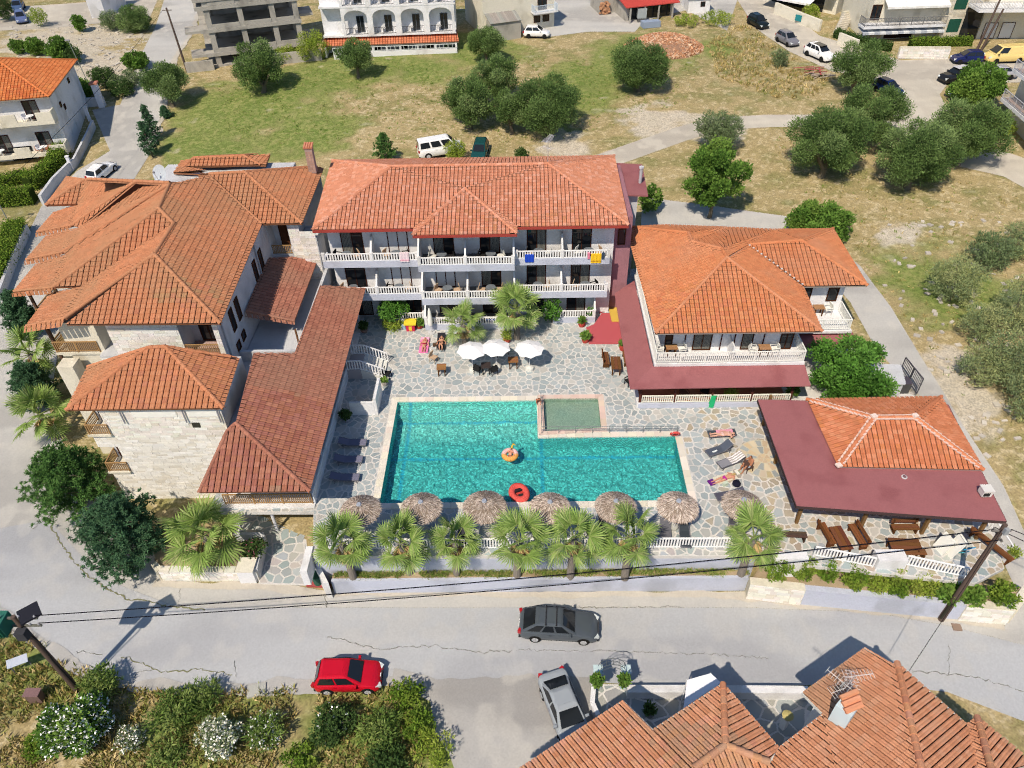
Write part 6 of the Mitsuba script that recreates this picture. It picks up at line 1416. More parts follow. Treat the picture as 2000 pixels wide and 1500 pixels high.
B2 = at(1840, 1206, -2.6); T2 = np.array([B2[0] + .15, B2[1], 5.95]); p2 = pole(B2, T2, .15, 'slanting looking brown wooden pole at the right road wall')
m = MB(); m.bar(T2 + [-.5, 0, -.5], T2 + [.5, 0, -.5], .08, .1, (.2, .19, .18)); m.bar(T2 + [0, -.4, -.9], T2 + [0, .5, -.9], .08, .1, (.2, .19, .18)); m.box(T2 + [.05, -.2, -.3], (.2, .2, .4), (.30, .32, .34)); m.build('crossarm', 'matte', p2)
MB().tube([B2 + [-.14, -.1, .1], B2 + [-.1, -.1, 1.6]], .08, 6, (.04, .035, .03)).build('cable_guard', 'matte', p2)
def wire(a, b, sag, label, r=.022, cat='cable'):
    t = thing('overhead_wire', label, cat); a, b = np.asarray(a, float), np.asarray(b, float); u = np.linspace(0, 1, 25)[:, None]
    P = a + (b - a) * u; P[:, 2] -= (4 * sag * u * (1 - u))[:, 0]; MB().tube(P, r, 5, (.012, .012, .013)).build('strand', 'matte', t)
wire(on_pole(.97) + [1.0, .05, .2], T2 + [-.45, 0, -.4], .55, 'upper black wire strung across the front road', .026); wire(on_pole(.88) + [.9, .05, .2], T2 + [0, -.35, -.8], .6, 'lower black wire strung across the front road', .026)
wire(T2 + [.45, 0, -.4], T2 + [14, -7.5, -.2], .4, 'upper wire leaving to the right edge'); wire(T2 + [0, .45, -.8], T2 + [14, -9, -1.2], .4, 'lower wire leaving to the right edge'); wire(T2 + [0, 0, -.2], q(1752, 1294) + [.2, .1, .3] if callable(q) else at(1776, 1310, 2.), .5, 'thin wire from the right pole down to the bottom house', .016)
B3 = atg(366, 140); p3_ = pole(B3, np.array([B3[0] - .3, B3[1], 11.2]), .13, 'tall pole beside the concrete frame building'); MB().bar(np.array([B3[0] - .9, B3[1], 10.9]), np.array([B3[0] + .3, B3[1], 10.9]), .1, .1, (.2, .18, .16)).build('crossarm', 'matte', p3_)
for i, (b, dx, h) in enumerate((((1908, 97), 1.5, 10.2), ((1916, 98), 1.9, 9.2))):
    b = atg(*b); pole(b, np.array([b[0] + .6 + .3 * i, b[1], h + .4]), .14, ['left of two brown poles before the top right villa', 'right of two brown poles before the top right villa'][i])
for i, (b, h, l) in enumerate((((25, 448), 3.6, 'street lamp in the hedge at the left edge'), ((183, 185), 6.6, 'thin grey lamp post at the gate pier on the left'))):
    b = atg(*b); t = thing('lamp_post', l, 'lamp post'); m = MB(); m.tube([b, b + [-.5 if i == 0 else -.9, .5, h]], [.06, .045], 7, (.22, .23, .22)); m.build('mast', 'matte', t); MB().box(b + [-.75 if i == 0 else -1.0, .5, h], (.6, .2, .12), (.30, .31, .32)).build('lamp', 'matte', t)
# wires over the left road
wire(np.array([B3[0] - .9, B3[1], 10.9]), at(-60, 420, 6.), .9, 'long sagging wire over the left house', .02)
# ================================================================== road cracks
def crack(pix, w, label, seed):
    r = np.random.default_rng(seed); P = np.array([atg(*p)[:2] for p in pix]); u = np.concatenate([[0], np.cumsum(np.linalg.norm(np.diff(P, axis=0), axis=1))]); n = int(u[-1] / .16) + 2; s = np.linspace(0, u[-1], n)
    Q = np.stack([np.interp(s, u, P[:, k]) for k in (0, 1)], 1) + r.normal(size=(n, 2)) * .05; t = np.gradient(Q, axis=0); nn = np.stack([-t[:, 1], t[:, 0]], 1); nn /= np.linalg.norm(nn, axis=1, keepdims=True); ww = (w * .72 * r.uniform(.1, 1.2, n))[:, None]
    L, R = Q + nn * ww / 2, Q - nn * ww / 2; z = gh(Q[:, 0], Q[:, 1])[:, None] + .056
    v = np.vstack([np.hstack([L, z]), np.hstack([R, z])]); i = np.arange(n - 1); k = numbered('road_crack'); scene[k] = shape(v, np.stack([i, i + 1, i + 1 + n, i + n], 1), 'matte', False, np.tile((.17, .165, .15) if w < .1 else (.20, .19, .12), (2 * n, 1))); tag(k, label, kind='structure')
for i, (pix, w) in enumerate([([(95, 1018), (130, 1080), (170, 1125), (210, 1150), (250, 1172), (290, 1175), (318, 1182), (345, 1186), (400, 1192)], .15), ([(62, 1035), (95, 1012), (103, 995)], .06), ([(150, 1272), (175, 1275), (200, 1280)], .06), ([(235, 1282), (280, 1298), (310, 1312), (345, 1312), (390, 1307), (455, 1318)], .11), ([(640, 1245), (700, 1258), (740, 1270), (790, 1265), (850, 1262), (930, 1275), (1000, 1272)], .06), ([(1010, 1270), (1100, 1271), (1200, 1272), (1300, 1276), (1420, 1280), (1500, 1287)], .05), ([(1780, 1313), (1870, 1318), (1930, 1330), (2000, 1352)], .07), ([(458, 1292), (462, 1325)], .04), ([(352, 1186), (350, 1160), (360, 1130)], .05), ([(640, 1188), (636, 1170), (650, 1150)], .07), ([(300, 1310), (270, 1312), (262, 1330)], .04), ([(1115, 1186), (1180, 1187), (1330, 1186)], .07), ([(1852, 1262), (1854, 1290), (1853, 1320)], .035)]): crack(pix, w, 'weathered crack in the pale road surface', i)
md = [at(*p, -2.80) for p in ((1863, 1222), (1877, 1222), (1876, 1232), (1862, 1231))]
tk = thing('drain_cover', 'rusty drain cover at the right road edge', 'drain cover'); c = atg(1868, 1226); MB().box(c + [0, 0, .06], (.5, .45, .05), (.28, .20, .15), -.1).build('cover', 'matte', tk)
# ================================================================== pool furniture
THATCH = np.array([(.40, .345, .30), (.45, .39, .345), (.36, .305, .27), (.50, .445, .39), (.31, .255, .225), (.43, .345, .31)])
def thatch(px, py, label, seed, R=1.3, tone=1.):
    t = thing('thatched_umbrella', label, 'umbrella', 'thatched umbrellas along the pool'); r = np.random.default_rng(seed); c = at(px, py, 2.35); c[2] = 0; h, e = 2.62, 2.02
    m = MB(); n = 36; a = np.linspace(0, 2 * np.pi, n, endpoint=False); ir = np.array([[.04, 1.], [.5, .62], [1., .05]]); V = []
    for q, f in ir: V += [c + [q * R * math.cos(t_), q * R * math.sin(t_), e + (h - e) * f - .04] for t_ in a]
    i = np.arange(n); j = (i + 1) % n; m.add(V, np.vstack([np.stack([k * n + i, (k + 1) * n + i, (k + 1) * n + j, k * n + j], 1) for k in (0, 1)]), (.22, .17, .13))
    ns = 3000; an = r.uniform(0, 2 * np.pi, ns); q0 = np.sqrt(r.random(ns)) * .9; P = np.stack([q0 * R * np.cos(an), q0 * R * np.sin(an), e + (h - e) * (1 - q0) ** 1.05 + .02 + .03 * r.random(ns)], 1) + c
    D = np.stack([np.cos(an + r.normal(size=ns) * .22), np.sin(an + r.normal(size=ns) * .22), -.42 - .25 * q0], 1)
    leaves(m, P, D, r.uniform(.2, .36, ns), .03, THATCH[r.integers(6, size=ns)] * tone * r.uniform(.7, 1.15, (ns, 1)), r); m.build('canopy', 'matte', t)
    MB().tube([c, c + [0, 0, 2.45]], .055, 8, (.62, .62, .60)).build('pole', 'matte', t); MB().tube([c + [0, 0, h - .06], c + [0, 0, h + .03]], [.17, .12], 12, (.34, .37, .42)).build('cap', 'matte', t)
    MB().tube([c, c + [0, 0, .16]], .24, 12, (.45, .44, .42)).build('base', 'matte', t)
ord_ = ['leftmost', 'second from the left', 'third from the left', 'middle', 'third from the right', 'second from the right', 'rightmost']
for i, (px, py) in enumerate(((702, 990), (822, 985), (946, 983), (1074, 985), (1203, 983), (1325, 983), (1452, 980))): thatch(px, py, f'{ord_[i]} thatched straw umbrella of the pool row', 200 + i, 1.22 if i != 2 else 1.3, 1. if i not in (3, 5) else 1.18)
def parasol(px, py, label, rz, R=1.15):
    t = thing('white_parasol', label, 'parasol', 'white parasols'); c = at(px, py, 2.15); c[2] = 0; m = MB(); n = 8; a = np.arange(n) * 2 * np.pi / n + rz
    for k in range(n):
        a0, a1 = a[k], a[k] + 2 * np.pi / n; am = (a0 + a1) / 2; tip = c + [0, 0, 2.45]
        p0, p1, pm = [c + [rr * math.cos(t_), rr * math.sin(t_), z] for t_, rr, z in ((a0, R, 1.98), (a1, R, 1.98), (am, R * .88, 2.0))]; q0, q1 = tip * .5 + p0 * .5 + [0, 0, .03], tip * .5 + p1 * .5 + [0, 0, .03]
        m.add([tip, q0, q1, p0, pm, p1], [[0, 1, 2], [1, 3, 4], [1, 4, 2], [2, 4, 5]], (.84, .84, .84))
    m.build('canopy', 'matte', t); MB().tube([c, c + [0, 0, 2.55]], .03, 7, (.7, .7, .7)).build('pole', 'matte', t)
    b = MB(); b.tube([c, c + [0, 0, .22], c + [0, 0, .34]], [.36, .33, .12], 12, (.62, .60, .56)); b.build('base', 'matte', t, smooth=50)
parasol(921, 681, 'left open white parasol of the trio', .2); parasol(968, 676, 'middle open white parasol of the trio', .5); parasol(1034, 678, 'right open white parasol of the trio', .1)
t = thing('folded_parasol', 'folded white parasol standing by the terrace stairs', 'parasol'); c = at(843, 651); MB().tube([c + [0, 0, .9], c + [0, 0, 1.3], c + [0, 0, 2.2], c + [0, 0, 2.5]], [.20, .22, .12, .03], 10, (.80, .79, .76)).build('canopy', 'matte', t, smooth=60); MB().tube([c, c + [0, 0, .95]], .03, 6, (.6, .6, .6)).build('pole', 'matte', t); MB().tube([c, c + [0, 0, .1]], .3, 12, (.55, .54, .52)).build('base', 'matte', t)
def lounger(px, py, deg, label, col=(.085, .095, .125), frame=(.16, .16, .17), back=.55, towel=None):
    """head end at local +x; the backrest rises from x = .25"""
    t = thing('sun_lounger', label, 'sun lounger', None); W = xf(at(px, py), math.radians(deg)); ca, sa = math.cos(back), math.sin(back)
    def put(nm, mb, mat='matte'): scene[numbered(nm, t)] = {**proto(mb, mat), 'to_world': W}
    m = MB(); m.box((-.33, 0, .30), (1.16, .56, .035), col); put('seat', m)
    m = MB(); m.box((.25 + .36 * ca, 0, .30 + .36 * sa), (.74, .56, .035), col, m=np.array([[ca, 0, -sa], [0, 1, 0], [sa, 0, ca]])); put('backrest', m)
    m = MB()
    for s in (-1, 1): m.bar((-.93, s * .3, .29), (.75, s * .3, .29), .045, .05, frame); m.bar((.25, s * .3, .30), (.25 + .74 * ca, s * .3, .30 + .74 * sa), .04, .04, frame)
    m.bar((-.93, -.3, .29), (-.93, .3, .29), .045, .05, frame); put('frame', m)
    for x, s in ((-.75, -1), (-.75, 1), (.6, -1), (.6, 1)): m = MB(); m.bar((x, s * .3, .29), (x + .06 * np.sign(x), s * .31, 0), .04, .04, frame); put('leg', m)
    return t, W, (ca, sa)
for i, (px, py, dg, l, bk, col) in enumerate([(690, 870, 180, 'grey lounger nearest the shower wall, half in shade', .35, (.17, .18, .23)), (682, 903, 180, 'grey lounger in the middle of the three by the veranda', .35, (.17, .18, .23)), (675, 938, 180, 'grey lounger nearest the thatched umbrella, half in shade', .35, (.17, .18, .23)), (1299, 1045, 84, 'grey lounger left of the pole below the second last umbrella', .3, (.14, .14, .15)), (1336, 1050, 86, 'black lounger right of the pole below the second last umbrella', .3, (.05, .055, .065)), (1403, 884, 22, 'navy lounger with a raised back and sandals on it', .62, (.085, .10, .14)), (1408, 852, 4, 'dark lounger carrying a pink towel and a sunbather', .05, (.06, .065, .085)), (1424, 972, 12, 'lounger half hidden under the rightmost thatched umbrella', .3, (.09, .09, .12)), (1432, 1008, 78, 'second lounger under the rightmost thatched umbrella', .3, (.07, .07, .08)), (905, 1045, 88, 'dark lounger glimpsed between two palms, left', .3, (.06, .06, .07)), (1180, 1040, 90, 'dark lounger glimpsed between two palms, right', .3, (.06, .06, .07))]): lounger(px, py, dg, l, col, back=bk)
def sheet_on(name, label, cat, px, py, deg, z, parts):
    t = thing(name, label, cat); W = xf(at(px, py), math.radians(deg))
    for k, (nm, lo, hi, col) in enumerate(parts): m = MB(); m.span((lo[0], lo[1], z + lo[2]), (hi[0], hi[1], z + hi[2]), col); scene[numbered(nm, t)] = {**proto(m), 'to_world': W}
    return t
lt, lW, _c = lounger(1426, 906, 24, 'grey lounger under a striped beach towel', (.24, .25, .27), back=.45)
tw = thing('striped_towel', 'white and grey striped towel laid over a lounger', 'towel'); ca, sa = math.cos(.45), math.sin(.45)
for k in range(7):
    y = -.3 + .6 * k / 7; m = MB(); col = (.74, .72, .68) if k % 2 == 0 else (.40, .36, .34); m.box((.1 - .05, y + .043, .335), (.34, .084, .02), col); m.box((.25 + .33 * ca, y + .043, .335 + .33 * sa), (.72, .084, .02), col, m=np.array([[ca, 0, -sa], [0, 1, 0], [sa, 0, ca]])); scene[numbered('stripe', tw)] = {**proto(m), 'to_world': lW}
sheet_on('pink_towel', 'pink towel under the sunbather on the dark lounger', 'towel', 1408, 852, 4, .325, [('cloth', (-.35, -.3, 0), (.95, .3, .02), (.70, .33, .42))])
sheet_on('white_towel', 'pale towel under the woman in a purple bikini', 'towel', 1410, 936, 23, .02, [('cloth', (-.5, -.33, 0), (1., .33, .02), (.66, .60, .50)), ('pillow', (-1.0, -.22, .0), (-.6, .22, .08), (.13, .02, .20))])
sheet_on('air_mattress', 'pink air mattress under a sunbather below the white hotel', 'air mattress', 829, 675, 90, .0, [('mattress', (-.95, -.36, 0), (.85, .36, .14), (.78, .22, .46)), ('pillow', (.55, -.34, .14), (.85, .34, .22), (.80, .42, .58))])
lounger(862, 672, 91, 'black lounger of the sunbather right of the pink mattress', (.03, .03, .035), (.04, .04, .04), back=.12)
bg = thing('beach_bag', 'round dark beach bag on the paving beside the pale towel', 'bag'); c = at(1438, 946); MB().tube([c, c + [0, 0, .12], c + [0, 0, .22]], [.26, .28, .16], 12, (.015, .018, .03)).build('bag', 'matte', bg, smooth=50); MB().tube([c + [.15 * math.cos(a), .1 * math.sin(a), .22 + .16 * math.sin(a)] for a in np.linspace(0, 3.14, 9)], .018, 5, (.02, .02, .03)).build('handle', 'matte', bg)
def small_bag(px, py, label, col): b = thing('hand_bag', label, 'bag'); c = at(px, py); MB().box(c + [0, 0, .14], (.34, .18, .26), col, .4).build('bag', 'matte', b); MB().tube([c + [.12 * math.cos(a), .03, .27 + .14 * math.sin(a)] for a in np.linspace(0, 3.14, 8)], .014, 5, col).build('handle', 'matte', b)
small_bag(850, 676, 'brown bag between the two sunbathers', (.12, .07, .05)); small_bag(1416, 948, 'pale green paper bag near the beach bag', (.55, .60, .48))
def sandals(px, py, z, label, col, rz): b = thing('sandals', label, 'sandals'); c = at(px, py, z); [MB().box(c + [.06 * s, .03 * s, .03], (.24, .09, .045), col, rz + s * .2).build('sandal', 'matte', b) for s in (-1, 1)]
sandals(1396, 882, .33, 'pale sandals lying on the navy lounger', (.72, .74, .76), .3)
# tables and chairs
def table(px, py, deg, size, label, col=(.17, .075, .035), h=.74, planks=3, leg=(.10, .045, .025), name='table', z=0., group=None):
    t = thing(name, label, 'table', group); W = xf(at(px, py, z + h) - np.array([0, 0, h]), math.radians(deg)); L, B = size
    for k in range(planks): m = MB(); m.box((0, -B / 2 + B * (k + .5) / planks, h - .025), (L, B / planks - .012, .05), np.array(col) * rng.uniform(.85, 1.15)); scene[numbered('plank' if planks > 1 else 'top', t)] = {**proto(m), 'to_world': W}
    for sx, sy in ((-1, -1), (1, -1), (-1, 1), (1, 1)): m = MB(); m.span((sx * (L / 2 - .12) - .04, sy * (B / 2 - .1) - .04, 0), (sx * (L / 2 - .12) + .04, sy * (B / 2 - .1) + .04, h - .05), leg); scene[numbered('leg', t)] = {**proto(m), 'to_world': W}
    return t
def bench(px, py, deg, L, label, back=True, col=(.17, .075, .035)):
    t = thing('bench', label, 'bench'); W = xf(at(px, py), math.radians(deg))
    for k in range(3): m = MB(); m.box((0, -.15 + .15 * k, .43), (L, .135, .045), np.array(col) * rng.uniform(.85, 1.15)); scene[numbered('plank', t)] = {**proto(m), 'to_world': W}
    if back:
        for k in range(2): m = MB(); m.box((0, .26 + .02 * k, .62 + .17 * k), (L, .04, .14), np.array(col) * rng.uniform(.85, 1.1)); scene[numbered('back_plank', t)] = {**proto(m), 'to_world': W}
    for s in (-1, 1): m = MB(); m.span((s * (L / 2 - .15) - .04, -.2, 0), (s * (L / 2 - .15) + .04, .22, .41), np.array(col) * .6); m.span((s * (L / 2 - .15) - .04, .2, 0), (s * (L / 2 - .15) + .04, .27, .86 if back else .41), np.array(col) * .6); scene[numbered('support', t)] = {**proto(m), 'to_world': W}
table(1203, 708, 88, (1.5, .75), 'wooden picnic table beside the wine red skirt roof'); bench(1183, 708, 90, 1.5, 'bench left of the picnic table by the corner hotel'); bench(1222, 706, -90, 1.5, 'bench right of the picnic table by the corner hotel')
table(1643, 1050, 97, (1.7, .75), 'left wooden table in front of the bar', (.15, .06, .03)); bench(1612, 1050, 98, 1.6, 'bench on the left of the left bar table', col=(.19, .075, .035)); bench(1672, 1054, -82, 1.7, 'bench on the right of the left bar table', col=(.19, .075, .035))
table(1768, 1062, 176, (1.75, .8), 'right wooden table in front of the bar', (.15, .06, .03)); bench(1764, 1038, 0, 1.6, 'bench behind the right bar table'); bench(1778, 1086, 178, 1.5, 'bench in front of the right bar table', False)
bench(1541, 1052, 176, 1.9, 'dark weathered bench alone left of the bar tables', False, (.09, .06, .045)); bench(1932, 1072, 118, 2.6, 'long brown bench along the railing at the right end', True, (.19, .08, .035))
fr = thing('side_railing', 'white handrail behind the long brown bench', 'railing'); railing(fr, [at(1935, 1030), at(1968, 1082)], .8, WHT, gap=3, name='frame')
table(862, 716, 2, (.72, .72), 'small square wooden table left of the parasols', (.30, .145, .06), planks=4); table(1002, 702, 3, (.78, .72), 'small wooden table in the shade of the right parasol', (.26, .12, .055), planks=4); table(949, 713, 2, (.72, .72), 'dark square wicker table below the left parasols', (.045, .04, .04), planks=1, leg=(.03, .03, .03))
_chairs = {}
def chair(p, deg, label, col, kind='wicker', cat='chair', name='chair', group=None):
    k = (tuple(col), kind)
    if k not in _chairs:
        out = []; m = MB(); m.box((0, 0, .43), (.5, .5, .06), col); out.append(('seat', m))
        m = MB(); m.box((0, .25, .68), (.5, .05, .5), col, m=np.array([[1, 0, 0], [0, .96, .26], [0, -.26, .96]]).T); out.append(('backrest', m))
        if kind == 'wicker':
            for s in (-1, 1): m = MB(); m.box((s * .27, .02, .62), (.06, .5, .05), col); m.box((s * .27, -.21, .52), (.05, .05, .2), col); out.append(('armrest', m))
        for sx, sy in ((-1, -1), (1, -1), (-1, 1), (1, 1)): m = MB(); m.bar((sx * .22, sy * .22, .42), (sx * .24, sy * .25, 0), .04, .04, np.array(col) * .7); out.append(('leg', m))
        _chairs[k] = [(a, proto(b)) for a, b in out]
    t = thing(name, label, cat, group); W = xf(p, math.radians(deg))
    for nm, d in _chairs[k]: scene[numbered(nm, t)] = {**d, 'to_world': W}
DKW, BGE = (.022, .021, .022), (.48, .37, .25)
for px, py, dg, l in ((934, 728, 155, 'black wicker chair at the lower left of the dark table'), (964, 730, 205, 'black wicker chair at the lower right of the dark table'), (934, 695, 25, 'black wicker chair under the left white parasol'), (968, 694, -20, 'black wicker chair under the middle white parasol')): chair(at(px, py), dg, l, DKW)
chair(at(848, 706), 60, 'beige sling chair beside the small square table', BGE, 'sling'); chair(at(1228, 752), -60, 'dark chair by the corner hotel terrace', DKW); chair(at(985, 690), 20, 'dark chair behind the small wooden table', DKW); chair(at(757, 737), 80, 'dark iron chair at the foot of the terrace stairs', DKW, 'sling')
# pots with plants
def pot(px, py, r, h, col, pw, ph, label, seed, kind='broad', flower=None, z=0., cat='potted plant'):
    t = thing('potted_plant', label, cat); c = at(px, py, z); m = MB(); m.tube([c, c + [0, 0, h * .5], c + [0, 0, h * .92], c + [0, 0, h]], [r * .72, r * .98, r * .9, r], 14, col); m.build('pot', 'matte', t, smooth=40)
    cr, tr, fl = tree_mesh(kind, pw, ph, seed, 0., 1.6, flower); scene[f'{t}__foliage'] = {**proto(cr, 'leaf'), 'to_world': xf(c + [0, 0, h * .8])}
    if fl: scene[f'{t}__blossom'] = {**proto(fl), 'to_world': xf(c + [0, 0, h * .8])}
RP = (.46, .075, .06)
pot(1136, 637, .3, .45, RP, .55, .45, 'red pot with a small plant at the right terrace', 1); pot(1143, 668, .3, .5, RP, .7, .5, 'red pot with flowers on the left of the red ramp', 2, flower=((.7, .1, .06), .08, .07)); pot(1215, 683, .26, .45, RP, .5, .5, 'red pot on the right of the red ramp', 3); pot(820, 640, .3, .4, (.42, .09, .06), .7, .45, 'wide red pot beside the toy house', 4); pot(1152, 625, .28, .6, (.40, .44, .50), .75, .65, 'pale pot with a clipped ball plant at the terrace corner', 5, 'round'); pot(752, 752, .25, .4, (.40, .36, .34), .45, .3, 'grey pot at the foot of the terrace stairs', 6); pot(990, 668, .3, .35, (.42, .08, .06), .95, .95, 'yellow green croton in a red pot between the parasols', 7, 'yellow'); pot(676, 822, .3, .3, (.34, .34, .36), .9, .75, 'spiky plant in the shade by the shower wall', 8, 'dark'); pot(1424, 782, .3, .45, (.20, .21, .24), .95, .55, 'bright green plant on the corner hotel terrace railing', 9, 'yellow', z=.1); pot(1545, 776, .28, .3, (.30, .30, .3), .8, .7, 'green plant at the right end of the corner hotel terrace', 10, 'broad'); pot(1975, 1088, .3, .3, (.3, .3, .28), .8, .5, 'yellow green plant at the far right corner of the terrace', 11, 'yellow'); pot(1267, 1395, .3, .3, (.2, .2, .2), .7, .6, 'dark plant in the shaded house yard', 12, 'dark', z=-2.75); pot(712, 648, .3, .35, (.3, .2, .15), .8, .7, 'potted plant in the shade beside the lean-to', 13, 'dark')
for i, (px, l) in enumerate(((1165, 'left'), (1218, 'right'))): pot(px, 1338, .22, .3, (.24, .20, .16), .62, .5, f'trailing plant on the {l} pier of the garden arch', 20 + i, 'broad', z=-1.08)
tree('terrace_bush', 'bush', 'round', 772, 632, 2.9, 2.3, 'round bright green bush before the left terrace of the white hotel', 160, low=.3, z=0.); tree('terrace_bush', 'bush', 'yellow', 768, 640, 1.9, .8, 'low green plants at the foot of the left terrace', 161, low=0., z=0., trunk=False); tree('terrace_bush', 'bush', 'round', 1078, 630, 1.9, 2.6, 'leafy green bush right of the tall terrace palm', 162, low=0., z=0.)
ty = thing('toy_house', 'small red and yellow plastic toy house', 'toy'); c = at(803, 643); MB().box(c + [0, 0, .32], (.7, .6, .64), (.55, .04, .08)).build('body', 'matte', ty); m = MB(); m.prism([c[:2] + p for p in ([-.5, -.4], [.5, -.4], [.5, .4], [-.5, .4])], .66, .8, (.80, .60, .05)); m.build('roof', 'matte', ty); MB().box(c + [0, -.31, .3], (.25, .03, .4), (.75, .55, .06)).build('door', 'matte', ty)
pn = thing('paint_boxes', 'small pale blue stool beside the toy house', 'stool'); MB().box(at(789, 641) + [0, 0, .2], (.3, .3, .4), (.35, .50, .62)).build('body', 'matte', pn)
dc = thing('deck_chair', 'blue and white striped folding chair beside the left terrace palm', 'chair'); c = at(960, 641)
for k in range(6): MB().box(c + [-.35 + .14 * k, .1, .6], (.135, .05, .95), (.07, .12, .34) if k % 2 == 0 else (.55, .58, .70), m=np.array([[1, 0, 0], [0, .85, .5], [0, -.5, .85]]).T).build('stripe', 'matte', dc)
MB().bar(c + [-.4, -.25, 0], c + [-.4, .45, 1.0], .04, .04, (.5, .5, .5)).bar(c + [.45, -.25, 0], c + [.45, .45, 1.0], .04, .04, (.5, .5, .5)).build('frame', 'matte', dc)
# boards by the bar: two white A-frames and a blue panel
for i, (px, py, rz, l) in enumerate(((1843, 1072, .25, 'left white folding A-frame board by the bar'), (1865, 1080, .1, 'right taller white folding A-frame board by the bar'))):
    t = thing('folding_board', l, 'board'); c = at(px, py); h = 1.15 + .25 * i
    for s in (-1, 1): m = MB(); m.box((s * .22, 0, h / 2), (.04, .8, h * 1.06), (.80, .79, .76), m=np.array([[math.cos(.36 * s), 0, -math.sin(.36 * s)], [0, 1, 0], [math.sin(.36 * s), 0, math.cos(.36 * s)]])); scene[numbered('panel', t)] = {**proto(m), 'to_world': xf(c, rz)}
t = thing('blue_board', 'leaning blue and turquoise picture panel by the white boards', 'board'); c = at(1877, 1082); m = MB(); m.box(c + [0, 0, .5], (.75, .05, .95), (.03, .28, .50), .2, m=np.array([[1, 0, 0], [0, .8, .6], [0, -.6, .8]]).T); m.build('panel', 'matte', t); MB().box(c + [-.08, -.16, .4], (.5, .04, .4), (.10, .45, .52), .2, m=np.array([[1, 0, 0], [0, .8, .6], [0, -.6, .8]]).T).build('picture', 'matte', t)
# things hanging and floating
t = thing('swim_towel', 'bright green towel hanging on the corner hotel terrace rail', 'towel'); c = at(1397, 790, .9); c[1] = 39.38
m = MB(); V = []
for k in range(7): V += [[c[0] - .16 - .03 * k, c[1] - .03 - .03 * math.sin(k), 1.16 - .2 * k], [c[0] + .2 - .015 * k, c[1] - .05 + .03 * math.sin(k), 1.16 - .2 * k]]
m.add(V, [[2 * k, 2 * k + 2, 2 * k + 3, 2 * k + 1] for k in range(6)], (.03, .42, .17)); m.add(np.array(V) + [0, .02, 0], [[2 * k, 2 * k + 1, 2 * k + 3, 2 * k + 2] for k in range(6)], (.03, .42, .17)); m.build('cloth', 'matte', t)
def hung(px, py, y, w, h, col, label, trim=None):
    t = thing('hung_towel', label, 'towel'); p = at_y(px, py, y); m = MB(); n = 6; V = []
    for k in range(n + 1): V += [[p[0] - w / 2 + w * k / n, y - .02 - .025 * (k % 2), p[2] + h / 2], [p[0] - w / 2 + w * k / n, y - .03 - .04 * (k % 2), p[2] - h / 2]]
    V = np.array(V); f = [[2 * k, 2 * k + 1, 2 * k + 3, 2 * k + 2] for k in range(n)]; m.add(V, f, col); m.add(V + [0, .012, 0], [x[::-1] for x in f], col); m.box((p[0], y + .06, p[2] + h / 2), (w, .2, .03), col); m.build('cloth', 'matte', t)
    if trim: MB().span((p[0] - w / 2, y - .065, p[2] - h * .3), (p[0] + w / 2, y - .05, p[2] - h * .22), trim).build('hem', 'matte', t)
hung(790, 503, 49.82, .7, .75, (.74, .62, .66), 'pale pink towel on the left upper balcony', (.7, .25, .35)); hung(1034, 505, 49.82, .68, .6, (.02, .07, .50), 'blue towel on the right upper balcony'); hung(1164, 505, 49.82, .8, .75, (.80, .50, .03), 'golden yellow towel on the far right upper balcony', (.35, .18, .02)); hung(1150, 500, 49.82, .2, .5, (.7, .25, .35), 'small pink cloth beside the golden towel'); hung(1178, 500, 49.82, .22, .5, (.05, .07, .12), 'dark swimwear beside the golden towel')
# balcony furniture of the white hotel
lab3 = ['first', 'second', 'third', 'fourth', 'fifth', 'sixth']; br_ = np.random.default_rng(4)
bx = [xa + (xb - xa) * .25, xa + (xb - xa) * .75, xb + (xc - xb) * .25, xb + (xc - xb) * .75, xc + (xd - xc) * .25, xc + (xd - xc) * .75]
for fl_, z in (('upper', F2 + .015), ('lower', F1 + .015)):
    for k in range(6):
        w = f'{lab3[k]} {fl_} balcony from the left'; y = 50.4 if k not in (2, 3) else 50.1; p = np.array([bx[k] + br_.normal() * .1, y, z])
        t = thing('balcony_table', f'small round glass table on the {w}', 'table'); m = MB(); m.tube([p + [0, 0, .68], p + [0, 0, .71]], .4, 14, (.16, .18, .19)); m.build('top', 'satin', t); m = MB(); [m.bar(p + [.25 * math.cos(a), .25 * math.sin(a), .68], p + [.32 * math.cos(a), .32 * math.sin(a), 0], .03, .03, (.05, .05, .05)) for a in (0, 2.1, 4.2)]; m.build('leg', 'matte', t)
        cols = [(DKW, 'dark'), (BGE, 'beige'), ((.66, .65, .63), 'white')] if fl_ == 'upper' else [(BGE, 'beige'), (DKW, 'dark'), (BGE, 'beige')]
        for s, sd in ((-1, 'left'), (1, 'right')): c_, nm = cols[(k + (s > 0) * (1 + k % 2)) % 3]; chair(p + [s * .72, .1, 0], -s * 75 + br_.normal() * 10, f'{nm} chair {sd} of the table on the {w}', c_, 'sling' if nm != 'dark' else 'wicker', name='balcony_chair')
hung_ = None
for i, (px, py, l) in enumerate(((1312, 677, 'left brown table on the corner hotel balcony'), (1494, 677, 'right brown table on the corner hotel balcony'), (1600, 599, 'brown table on the side balcony of the corner hotel'))):
    z = zb + .02; table(px, py, 0, (.8, .6), l, (.36, .20, .10), .7, planks=2, z=z)
    c = at(px, py, z + .7)
    for s, sd in ((-1, 'left'), (1, 'right')): chair(np.array([c[0] + s * .75, c[1] + .1, z]), -s * 80, f'white plastic chair {sd} of the {l}', (.74, .73, .70), 'wicker', name='balcony_chair')
for i, (px, py) in enumerate(((1335, 776), (1375, 772))): chair(at(px, py, .08), 20 - 50 * i, f'{["brown", "black"][i]} wicker chair on the corner hotel ground terrace', [(.15, .09, .06), DKW][i])
